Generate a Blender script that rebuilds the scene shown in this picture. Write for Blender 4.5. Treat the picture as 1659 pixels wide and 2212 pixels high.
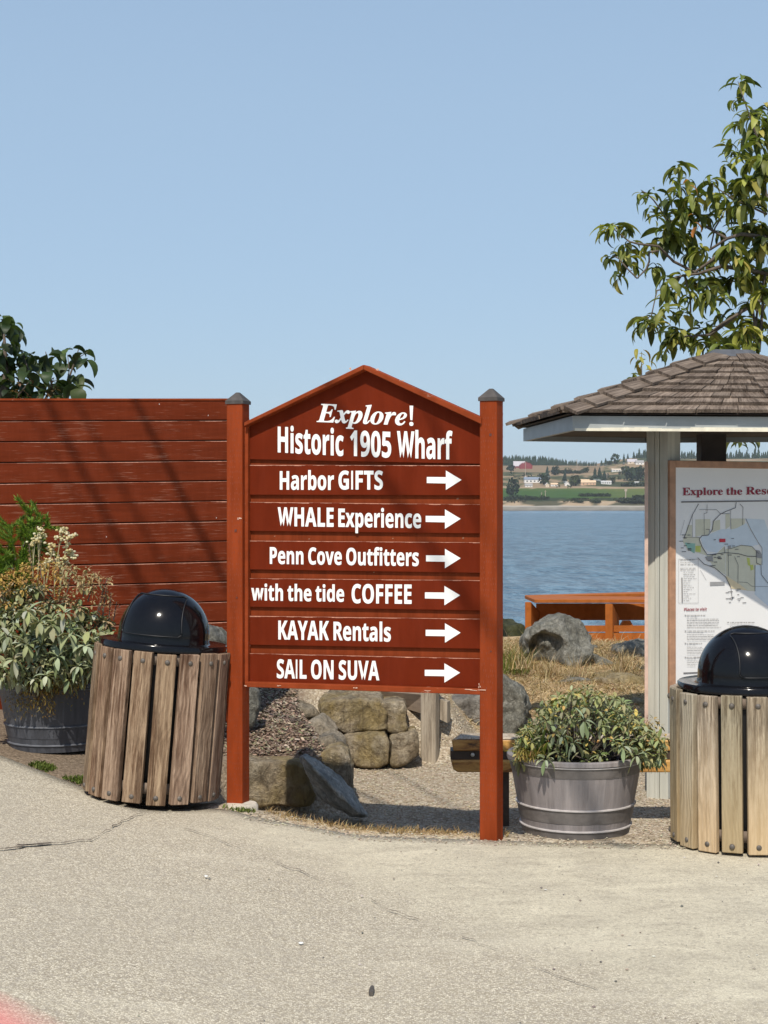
import bpy, bmesh, math, random
from mathutils import Vector, Matrix, noise
R = math.radians
rnd = random.Random(7)
for o in list(bpy.data.objects): bpy.data.objects.remove(o)
SC = bpy.context.scene
COL = SC.collection

# ------------------------------------------------------------------ camera
EYE = Vector((0, 0, 1.6)); F = 3318.0; CX = 829.5; HY = 1092.0
cd = bpy.data.cameras.new('camera'); cam = bpy.data.objects.new('camera', cd); COL.objects.link(cam)
cam.location = EYE; cam.rotation_euler = (R(90), 0, 0)
cd.sensor_fit = 'HORIZONTAL'; cd.sensor_width = 36; cd.lens = 36*F/1659
cd.shift_y = -14/1659; cd.clip_start = .1; cd.clip_end = 20000
SC.camera = cam
# ------------------------------------------------------------------ light
SUN_EL, SUN_AZ = 52.0, 10.0            # azimuth: degrees to the left of straight behind the camera
S = Vector((-math.sin(R(SUN_AZ))*math.cos(R(SUN_EL)), -math.cos(R(SUN_AZ))*math.cos(R(SUN_EL)), math.sin(R(SUN_EL))))
sl = bpy.data.lights.new('sun', 'SUN'); sl.energy = 4.35; sl.angle = R(.53); sl.color = (1, .93, .82)
sun = bpy.data.objects.new('sun', sl); COL.objects.link(sun)
sun.rotation_euler = (-S).to_track_quat('-Z', 'Y').to_euler()
W = bpy.data.worlds.new('World'); SC.world = W; W.use_nodes = True
wn = W.node_tree; bg = wn.nodes['Background']
sky = wn.nodes.new('ShaderNodeTexSky'); sky.sky_type = 'NISHITA'; sky.sun_disc = False
sky.sun_elevation = R(SUN_EL); sky.sun_rotation = R(180+SUN_AZ)
sky.altitude = 0; sky.air_density = 1.0; sky.dust_density = .8; sky.ozone_density = 2.5
# thin pale haze low in the sky, thinning out towards the zenith
tc = wn.nodes.new('ShaderNodeTexCoord'); sx = wn.nodes.new('ShaderNodeSeparateXYZ'); wn.links.new(tc.outputs['Generated'], sx.inputs[0])
hr = wn.nodes.new('ShaderNodeValToRGB'); hr.color_ramp.elements[0].position = .25; hr.color_ramp.elements[0].color = (.75, .75, .75, 1)
hr.color_ramp.elements[1].position = .75; hr.color_ramp.elements[1].color = (.08, .08, .08, 1); wn.links.new(sx.outputs[2], hr.inputs[0])
hm = wn.nodes.new('ShaderNodeMix'); hm.data_type = 'RGBA'; wn.links.new(hr.outputs[0], hm.inputs[0]); wn.links.new(sky.outputs[0], hm.inputs[6])
hm.inputs[7].default_value = (.388/.14, .538/.14, .708/.14, 1)
wn.links.new(hm.outputs[2], bg.inputs[0]); bg.inputs[1].default_value = .14
SC.view_settings.view_transform = 'Standard'; SC.view_settings.look = 'None'
SC.view_settings.exposure = 0.05; SC.view_settings.gamma = 1

# ------------------------------------------------------------------ helpers
def at(px, py, Y): return Vector(((px-CX)/F*Y, Y, EYE.z+(HY-py)/F*Y))
def lerp(a, b, t): return a+(b-a)*t
def ss(a, b, x):
    t = max(0, min(1, (x-a)/(b-a))); return t*t*(3-2*t)
def interp(pts, x):
    if x <= pts[0][0]: return pts[0][1]
    for (a, va), (b, vb) in zip(pts, pts[1:]):
        if x <= b: return va+(vb-va)*(x-a)/(b-a)
    return pts[-1][1]
ROOTM = {}
def tag(o, label=None, cat=None, group=None, kind=None):
    if label: o['label'] = label
    if cat: o['category'] = cat
    if group: o['group'] = group
    if kind: o['kind'] = kind
    return o
def empty(name, loc, rz=0, tilt=None):
    o = bpy.data.objects.new(name, None); COL.objects.link(o)
    M = Matrix.Translation(Vector(loc)) @ Matrix.Rotation(rz, 4, 'Z')
    if tilt is not None: M = Matrix.Translation(Vector(loc)) @ tilt
    o.matrix_basis = M; o.empty_display_size = .1; ROOTM[o.name] = M
    return o
class MB:
    def __init__(s): s.v = []; s.f = []; s.c = []; s.g = []; s.mi = []; s.col = (1, 1, 1); s.gofs = None; s.m = 0
    def vert(s, p, g=None):
        p = Vector(p); s.v.append(p); s.c.append(s.col); s.g.append(Vector(g) if g is not None else p); return len(s.v)-1
    def face(s, ids): s.f.append(ids); s.mi.append(s.m)
    def poly(s, pts, gs=None): s.face([s.vert(p, gs[i] if gs else None) for i, p in enumerate(pts)])
    def box(s, c, size, M=None, jit=0):
        c = Vector(c); hx, hy, hz = [q/2 for q in size]; ids = []
        for x, y, z in ((-1,-1,-1),(1,-1,-1),(1,1,-1),(-1,1,-1),(-1,-1,1),(1,-1,1),(1,1,1),(-1,1,1)):
            l = Vector((x*hx, y*hy, z*hz)); w = (M @ l if M else l)+c
            ids.append(s.vert(w, l+(s.gofs if s.gofs is not None else c)))
        for q in ((0,3,2,1),(4,5,6,7),(0,1,5,4),(1,2,6,5),(2,3,7,6),(3,0,4,7)): s.face([ids[k] for k in q])
    def hexa(s, b, t):          # eight corners: bottom loop, top loop
        n = len(b); i0 = [s.vert(p) for p in b]; i1 = [s.vert(p) for p in t]
        s.face(i0[::-1]); s.face(i1)
        for k in range(n): s.face([i0[k], i0[(k+1) % n], i1[(k+1) % n], i1[k]])
    def tube(s, pts, rad, n=6, cap=True):
        pts = [Vector(p) for p in pts]; rings = []
        if not isinstance(rad, (list, tuple)): rad = [rad]*len(pts)
        up = Vector((.13, .31, 1)).normalized()
        for i, p in enumerate(pts):
            d = (pts[min(i+1, len(pts)-1)]-pts[max(i-1, 0)]).normalized()
            a = d.cross(up)
            if a.length < 1e-3: a = d.cross(Vector((1, 0, 0)))
            a.normalize(); b = d.cross(a)
            rings.append([s.vert(p+(a*math.cos(k*2*math.pi/n)+b*math.sin(k*2*math.pi/n))*rad[i]) for k in range(n)])
        for r0, r1 in zip(rings, rings[1:]):
            for k in range(n): s.face([r0[k], r0[(k+1) % n], r1[(k+1) % n], r1[k]])
        if cap: s.face(rings[0][::-1]); s.face(rings[-1])
    def lathe(s, prof, c, n=48, M=None, closed=True):
        c = Vector(c); rings = []
        for r, z in prof:
            ring = []
            for k in range(n):
                a = 2*math.pi*k/n; l = Vector((r*math.cos(a), r*math.sin(a), z))
                ring.append(s.vert((M @ l if M else l)+c, l))
            rings.append(ring)
        for r0, r1 in zip(rings, rings[1:]):
            for k in range(n): s.face([r0[k], r0[(k+1) % n], r1[(k+1) % n], r1[k]])
        if closed: s.face(rings[0][::-1]); s.face(rings[-1])
    def leaf(s, base, d, L, Wd, droop=.6, fold=.35, shape=1.0, seg=5, roll=0, tipcol=None, up0=None):
        d = Vector(d).normalized(); up = up0 or Vector((0, 0, 1))
        side = d.cross(up)
        if side.length < .05: side = d.cross(Vector((0, -1, 0)))
        side.normalize()
        if roll: side = Matrix.Rotation(roll, 3, d) @ side
        p = Vector(base); prev = None; base_col = s.col
        for i in range(seg+1):
            t = i/seg; w = Wd*.5*(math.sin(math.pi*min(1, t**shape*.97+.03))**.8)*(1 if t < .98 else .1)
            if i == 0: w = Wd*.05
            nrm = side.cross(d).normalized()
            if tipcol: s.col = tuple(lerp(a, b, t*t) for a, b in zip(base_col, tipcol))
            ids = (s.vert(p-side*w*math.cos(fold)+nrm*w*math.sin(fold)), s.vert(p), s.vert(p+side*w*math.cos(fold)+nrm*w*math.sin(fold)))
            if prev: s.face([prev[0], prev[1], ids[1], ids[0]]); s.face([prev[1], prev[2], ids[2], ids[1]])
            prev = ids
            d = (Matrix.Rotation(-droop/seg, 3, side) @ d).normalized() if d.z > -.97 else d
            p = p+d*(L/seg)
        s.col = base_col
    def build(s, name, mats, parent=None, smooth=False, origin=None, sharp=None):
        if not isinstance(mats, (list, tuple)): mats = [mats]
        me = bpy.data.meshes.new(name)
        if parent is not None:
            q = parent
            while q.parent: q = q.parent
            Mi = ROOTM[q.name].inverted() if q.name in ROOTM else Matrix.Translation(-q.location)
        else:
            if origin is None:
                xs = [p.x for p in s.v]; ys = [p.y for p in s.v]
                origin = Vector(((min(xs)+max(xs))/2, (min(ys)+max(ys))/2, min(p.z for p in s.v)))
            Mi = Matrix.Translation(-Vector(origin))
        me.from_pydata([Mi @ p for p in s.v], [], s.f)
        for m in mats: me.materials.append(m)
        if len(mats) > 1: me.polygons.foreach_set('material_index', s.mi)
        a = me.color_attributes.new('col', 'FLOAT_COLOR', 'POINT')
        a.data.foreach_set('color', [x for c in s.c for x in (c[0], c[1], c[2], 1)])
        a = me.attributes.new('gc', 'FLOAT_VECTOR', 'POINT')
        a.data.foreach_set('vector', [x for g in s.g for x in g])
        if smooth: me.polygons.foreach_set('use_smooth', [True]*len(me.polygons))
        me.validate(); me.update()
        if sharp is not None and smooth: me.set_sharp_from_angle(angle=R(sharp))
        o = bpy.data.objects.new(name, me); COL.objects.link(o)
        if parent is not None: o.parent = parent
        else: o.location = origin
        return o
def bevel(o, w, seg=1, ang=35):
    m = o.modifiers.new('bevel', 'BEVEL'); m.width = w; m.segments = seg; m.limit_method = 'ANGLE'; m.angle_limit = R(ang); return o
def pick(*c): return rnd.choice(c)
def jit(c, k=.15):
    f = 1+rnd.uniform(-k, k); return tuple(max(0, x*f*(1+rnd.uniform(-k, k)*.35)) for x in c)

# ------------------------------------------------------------------ materials
class NT:
    def __init__(s, name):
        s.m = bpy.data.materials.new(name); s.m.use_nodes = True; s.t = s.m.node_tree
        s.b = s.t.nodes['Principled BSDF']; s.out = s.t.nodes['Material Output']
    def n(s, ty, **kw):
        x = s.t.nodes.new('ShaderNode'+ty)
        for k, v in kw.items():
            if hasattr(x, k): setattr(x, k, v)
        return x
    def l(s, a, b): s.t.links.new(a, b)
    def attr(s, nm): x = s.n('Attribute'); x.attribute_name = nm; return x
    def coord(s, src='gc', scale=(1, 1, 1), loc=(0, 0, 0)):
        o = s.attr('gc').outputs['Vector'] if src == 'gc' else s.n('TexCoord').outputs['Object'] if src == 'obj' else s.n('NewGeometry').outputs['Position']
        m = s.n('Mapping'); m.inputs['Scale'].default_value = scale; m.inputs['Location'].default_value = loc
        s.l(o, m.inputs['Vector']); return m.outputs[0]
    def noise(s, vec, scale, detail=4, rough=.55, dist=0):
        x = s.n('TexNoise'); x.inputs['Scale'].default_value = scale; x.inputs['Detail'].default_value = detail
        x.inputs['Roughness'].default_value = rough; x.inputs['Distortion'].default_value = dist; s.l(vec, x.inputs['Vector']); return x.outputs['Fac']
    def vor(s, vec, scale, feat='F1', out='Distance'):
        x = s.n('TexVoronoi'); x.feature = feat; x.inputs['Scale'].default_value = scale; s.l(vec, x.inputs['Vector']); return x.outputs[out]
    def ramp(s, fac, stops):
        x = s.n('ValToRGB'); e = x.color_ramp.elements
        while len(e) < len(stops): e.new(.5)
        for q, (p, c) in zip(e, stops): q.position = p; q.color = (c[0], c[1], c[2], 1) if isinstance(c, tuple) else (c, c, c, 1)
        s.l(fac, x.inputs[0]); return x.outputs[0]
    def mix(s, fac, a, b, mode='MIX'):
        x = s.n('Mix'); x.data_type = 'RGBA'; x.blend_type = mode
        for v, i in ((fac, 0), (a, 6), (b, 7)):
            if hasattr(v, 'is_linked') or hasattr(v, 'links'): s.l(v, x.inputs[i])
            elif isinstance(v, tuple): x.inputs[i].default_value = (*v, 1)
            else: x.inputs[i].default_value = v
        return x.outputs[2]
    def math(s, op, a, b=None):
        x = s.n('Math'); x.operation = op
        for v, i in ((a, 0), (b, 1)):
            if v is None: continue
            if isinstance(v, (int, float)): x.inputs[i].default_value = v
            else: s.l(v, x.inputs[i])
        return x.outputs[0]
    def bump(s, h, strength=.3, dist=.01, prev=None):
        x = s.n('Bump'); x.inputs['Strength'].default_value = strength; x.inputs['Distance'].default_value = dist
        s.l(h, x.inputs['Height'])
        if prev is not None: s.l(prev, x.inputs['Normal'])
        return x.outputs[0]
    def fin(s, color=None, rough=.6, nrm=None, spec=None, metal=0):
        if color is not None:
            if isinstance(color, tuple): s.b.inputs['Base Color'].default_value = (*color, 1)
            else: s.l(color, s.b.inputs['Base Color'])
        if isinstance(rough, (int, float)): s.b.inputs['Roughness'].default_value = rough
        else: s.l(rough, s.b.inputs['Roughness'])
        if nrm is not None: s.l(nrm, s.b.inputs['Normal'])
        if spec is not None: s.b.inputs['Specular IOR Level'].default_value = spec
        s.b.inputs['Metallic'].default_value = metal
        return s.m
def m_painted(name, base, grain=(1, 1, 1), flake=.0, dark=.7, rough=.55, src='gc', flakecol=(.5, .42, .36), fl_scale=1.0):
    t = NT(name); v = t.coord(src, grain)
    n1 = t.noise(v, 6, 6, .65); n2 = t.noise(t.coord(src, (1, 1, 1)), 2.3, 4)
    c = t.ramp(n1, [(.3, tuple(x*dark for x in base)), (.7, tuple(min(1, x*1.15) for x in base))])
    c = t.mix(t.math('MULTIPLY', n2, .35), c, tuple(x*.75 for x in base))
    if flake > 0:
        f1 = t.noise(t.coord(src, (.55, 1, 15) if src == 'gc' and flake > .3 else tuple(g*2.2 for g in grain), (3, 7, 1)), 9, 8, .72); f2 = t.noise(t.coord(src, (1, 1, 1), (9, 2, 4)), 3.0, 3)
        fm = t.ramp(t.math('ADD', t.math('MULTIPLY', f1, .7), t.math('MULTIPLY', f2, .3)), [(.60-flake*.1, 0.0), (.66-flake*.1, 1.0)])
        c = t.mix(t.math('MULTIPLY', fm, .6), c, flakecol)
    sv = t.noise(t.coord(src, (1, 1, .12), (2, 5, 8)), 14, 5, .7); c = t.mix(t.math('MULTIPLY', t.ramp(sv, [(.45, 0.0), (.7, 1.0)]), .22), c, tuple(min(1, x*1.5+.008) for x in base))
    nb = t.bump(n1, .35, .004)
    return t.fin(c, rough, nb, spec=.06)
def m_weathered(name, dark, mid, light, rings=1.0, base_tint=None):
    t = NT(name); v = t.coord('gc', (1, 1, .022))
    kn = t.noise(t.coord('gc', (.9, .9, .5)), 7, 2, .5)
    w = t.n('TexWave'); w.wave_type = 'BANDS'; w.bands_direction = 'X'; w.inputs['Scale'].default_value = 14
    w.inputs['Distortion'].default_value = 0; w.inputs['Detail'].default_value = 0
    va = t.n('VectorMath'); va.operation = 'ADD'; sc = t.n('VectorMath'); sc.operation = 'SCALE'; sc.inputs['Scale'].default_value = .12*rings
    cx = t.n('CombineXYZ'); t.l(kn, cx.inputs[0]); t.l(cx.outputs[0], sc.inputs[0]); t.l(t.coord('gc', (1, 1, .1)), va.inputs[0]); t.l(sc.outputs[0], va.inputs[1]); t.l(va.outputs[0], w.inputs['Vector'])
    fine = t.noise(v, 105, 6, .75); big = t.noise(t.coord('gc', (1, 1, .35)), 5, 5, .7); pat = t.noise(t.coord('gc', (2.5, 2.5, .25)), 9, 7, .78)
    c = t.ramp(fine, [(.39, tuple(x*.8 for x in dark)), (.5, mid), (.60, light)])
    c = t.mix(t.math('MULTIPLY', t.ramp(w.outputs['Fac'], [(.45, 0.0), (.8, 1.0)]), .32), c, dark)
    c = t.mix(t.math('MULTIPLY', t.ramp(big, [(.42, 0.0), (.62, 1.0)]), .7), c, light)
    c = t.mix(t.math('MULTIPLY', t.ramp(pat, [(.5, 0.0), (.62, 1.0)]), .5), c, tuple(min(1, x*1.25) for x in light))
    pat2 = t.noise(t.coord('gc', (2.2, 2.2, .22), (7, 3, 9)), 8, 7, .78)
    c = t.mix(t.math('MULTIPLY', t.ramp(pat2, [(.48, 0.0), (.60, 1.0)]), .65), c, tuple(x*.9 for x in dark))
    if base_tint:
        z = t.n('SeparateXYZ'); t.l(t.attr('gc').outputs['Vector'], z.inputs[0])
        c = t.mix(t.ramp(z.outputs['Z'], [(.1, 1.0), (.62, 0.0)]), c, t.mix(.6, c, base_tint))
    c = t.mix(1.0, c, t.attr('col').outputs['Color'], 'MULTIPLY')
    h = t.math('ADD', fine, t.math('MULTIPLY', w.outputs['Fac'], .5))
    return t.fin(c, .85, t.bump(h, .55, .006), spec=.2)
def m_simple(name, col, rough=.5, nscale=8, var=.25, src='obj', bump=.15, metal=0, spec=None):
    t = NT(name); n = t.noise(t.coord(src), nscale, 5, .6)
    c = t.ramp(n, [(.3, tuple(x*(1-var) for x in col)), (.7, tuple(min(1, x*(1+var)) for x in col))])
    return t.fin(c, rough, t.bump(n, bump, .004) if bump else None, spec=spec, metal=metal)
def m_leaf(name, rough=.5, trans=.25, nscale=60, spec=.4):
    t = NT(name); a = t.attr('col').outputs['Color']; n = t.noise(t.coord('pos'), nscale, 3)
    c = t.mix(t.math('MULTIPLY', n, .35), a, t.mix(1.0, a, (.55, .55, .5), 'MULTIPLY'))
    t.fin(c, rough, None, spec=spec)
    tr = t.n('BsdfTranslucent'); t.l(t.mix(1.0, c, (1.0, 1.1, .5), 'MULTIPLY'), tr.inputs[0])
    mx = t.n('MixShader'); mx.inputs[0].default_value = trans
    t.l(t.b.outputs[0], mx.inputs[1]); t.l(tr.outputs[0], mx.inputs[2]); t.l(mx.outputs[0], t.out.inputs[0]); return t.m
def m_rock(name, a, b, c3, moss=None, scale=5):
    t = NT(name); v = t.coord('pos')
    n1 = t.noise(v, scale, 8, .68, .4); n2 = t.noise(v, scale*5, 6, .7); n3 = t.noise(t.coord('pos', (1, 1, 1), (4, 8, 3)), scale*.6, 4, .6)
    c = t.ramp(n1, [(.33, a), (.5, b), (.66, c3)])
    c = t.mix(t.ramp(n2, [(.35, .55), (.6, 0.0)]), c, tuple(x*.45 for x in a))
    if moss: c = t.mix(t.math('MULTIPLY', t.ramp(n3, [(.45, 0.0), (.6, 1.0)]), .55), c, moss)
    vs_ = t.noise(t.coord('pos', (1, 1, .35)), scale*4, 6, .75, 1.2); c = t.mix(t.ramp(vs_, [(.40, .45), (.5, 0.0)]), c, tuple(x*.5 for x in a)); h = t.math('ADD', t.math('ADD', n1, t.math('MULTIPLY', n2, .5)), t.math('MULTIPLY', vs_, .8))
    return t.fin(c, .9, t.bump(h, 1.0, .06), spec=.2)
M = {}
M['red'] = m_painted('red_stain_boards', (.138, .024, .0075), (.35, .35, 3.2), flake=.50, rough=.75, src='gc', fl_scale=1.3, flakecol=(.33, .165, .11))
M['redpost'] = m_painted('red_post_paint', (.255, .045, .012), (3, 3, .6), flake=.0, rough=.6)
M['redtrim'] = m_painted('red_trim_paint', (.25, .047, .014), (1, 1, 2), flake=.06, rough=.6, flakecol=(.6, .36, .26))
M['redstrip'] = m_painted('red_strip', (.205, .038, .011), (5, 5, .5), rough=.6)
M['redpanel'] = m_painted('red_panel', (.135, .0175, .0045), (1, 1, .6), dark=.82, rough=.65)
M['white'] = m_simple('white_lettering', (.86, .86, .82), .5, 30, .04, bump=0)
M['lead'] = m_simple('cap_metal', (.065, .056, .05), .65, 20, .35)
M['blackpl'] = None
t = NT('black_gloss_plastic'); n = t.noise(t.coord('obj'), 14, 5, .6); n2 = t.noise(t.coord('obj', (1, 1, 1), (3, 3, 3)), 60, 5, .7)
t.fin(t.ramp(n2, [(.35, (.004, .004, .005)), (.7, (.007, .007, .008))]), t.ramp(n, [(.35, .09), (.7, .15)]), t.bump(n, .04, .01), spec=.28); M['blackpl'] = t.m
M['blackin'] = m_simple('black_liner', (.008, .008, .009), .5, 10, .2)
M['galv'] = m_simple('galvanised_bolt', (.12, .105, .09), .6, 40, .3, metal=.3)
M['slatA'] = m_weathered('weathered_slats_brown', (.07, .036, .020), (.20, .12, .074), (.40, .29, .20), 1.1)
M['slatB'] = m_weathered('weathered_slats_honey', (.125, .095, .065), (.31, .25, .18), (.46, .40, .31), .8, base_tint=(.56, .40, .22))
M['timber'] = m_weathered('grey_timber', (.20, .16, .115), (.33, .27, .20), (.42, .36, .28), .3)
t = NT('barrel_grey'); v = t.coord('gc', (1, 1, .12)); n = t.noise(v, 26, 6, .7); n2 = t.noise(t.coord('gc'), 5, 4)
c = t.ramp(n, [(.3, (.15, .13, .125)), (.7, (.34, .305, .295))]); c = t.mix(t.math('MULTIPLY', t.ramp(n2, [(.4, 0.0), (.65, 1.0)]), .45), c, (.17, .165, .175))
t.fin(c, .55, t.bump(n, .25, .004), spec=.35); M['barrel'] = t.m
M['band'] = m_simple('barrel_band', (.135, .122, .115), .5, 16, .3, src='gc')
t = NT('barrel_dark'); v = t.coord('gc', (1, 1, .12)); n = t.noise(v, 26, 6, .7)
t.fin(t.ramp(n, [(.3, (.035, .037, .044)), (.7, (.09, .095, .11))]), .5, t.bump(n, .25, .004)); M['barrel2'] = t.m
M['soil'] = m_simple('potting_soil', (.05, .034, .022), .95, 40, .5, bump=.6)
M['leaf'] = m_leaf('leaf', .5, .34); M['sage'] = m_leaf('sage_leaf', .75, .12, spec=.2); M['dry'] = m_leaf('dry_plant', .8, .2, spec=.1)
M['bark'] = m_simple('bark', (.11, .085, .065), .85, 25, .4, bump=.5)
M['orange'] = m_painted('orange_stained_timber', (.36, .110, .024), (2, 2, 2), dark=.75, rough=.55, src='obj')
M['rockgrey'] = m_rock('grey_rock', (.16, .155, .13), (.33, .32, .27), (.50, .48, .42), None, 6)
M['rockpale'] = m_rock('pale_blue_grey_rock', (.34, .35, .33), (.60, .61, .57), (.84, .83, .77), None, 6)
M['sand'] = m_rock('sandstone', (.24, .18, .11), (.44, .36, .25), (.60, .52, .39), (.36, .26, .08), 5)
M['sandtop'] = m_rock('sandstone_pale', (.30, .245, .17), (.46, .39, .29), (.58, .50, .39), None, 6)
M['slabgrey'] = m_rock('grey_slab', (.19, .17, .15), (.29, .27, .24), (.37, .35, .31), None, 3)
M['greypaint'] = m_painted('pale_grey_paint', (.50, .50, .44), (8, 8, .3), dark=.86, rough=.55)
M['fascia'] = m_simple('fascia_grey_paint', (.36, .38, .37), .5, 8, .1, bump=.05)
M['cream'] = m_simple('peeling_cream_edge', (.74, .69, .55), .6, 18, .12, bump=.1)
M['shake'] = m_weathered('cedar_shakes', (.075, .055, .042), (.17, .127, .097), (.27, .215, .17), .2)
M['frame'] = m_simple('cedar_frame', (.40, .22, .13), .55, 12, .25, bump=.1)
M['darkwood'] = m_simple('shaded_brown_wood', (.06, .045, .035), .8, 10, .2)  # dark wood of the fence sheathing, roof deck, soffit and column
M['board'] = m_simple('map_board_white', (.78, .77, .75), .35, 3, .02, bump=0)
t = NT('beam_wood'); v = t.coord('obj', (.5, 2, 2.2)); n = t.noise(v, 9, 7, .7, .6); n2 = t.noise(t.coord('obj', (1, 1, 1)), 6, 3)
c = t.ramp(n, [(.33, (.06, .028, .010)), (.43, (.34, .15, .035)), (.58, (.55, .30, .08)), (.75, (.50, .33, .14))]); t.fin(c, .5, t.bump(n, .4, .01)); M['beam'] = t.m
M['beamtop'] = m_weathered('beam_top', (.25, .18, .11), (.42, .34, .24), (.52, .46, .38), .2)
M['beamdark'] = m_simple('dark_slot_wood', (.05, .03, .018), .6, 20, .4)
def m_flat(name, col, rough=.6): return m_simple(name, col, rough, 20, .05, bump=0)
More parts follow.
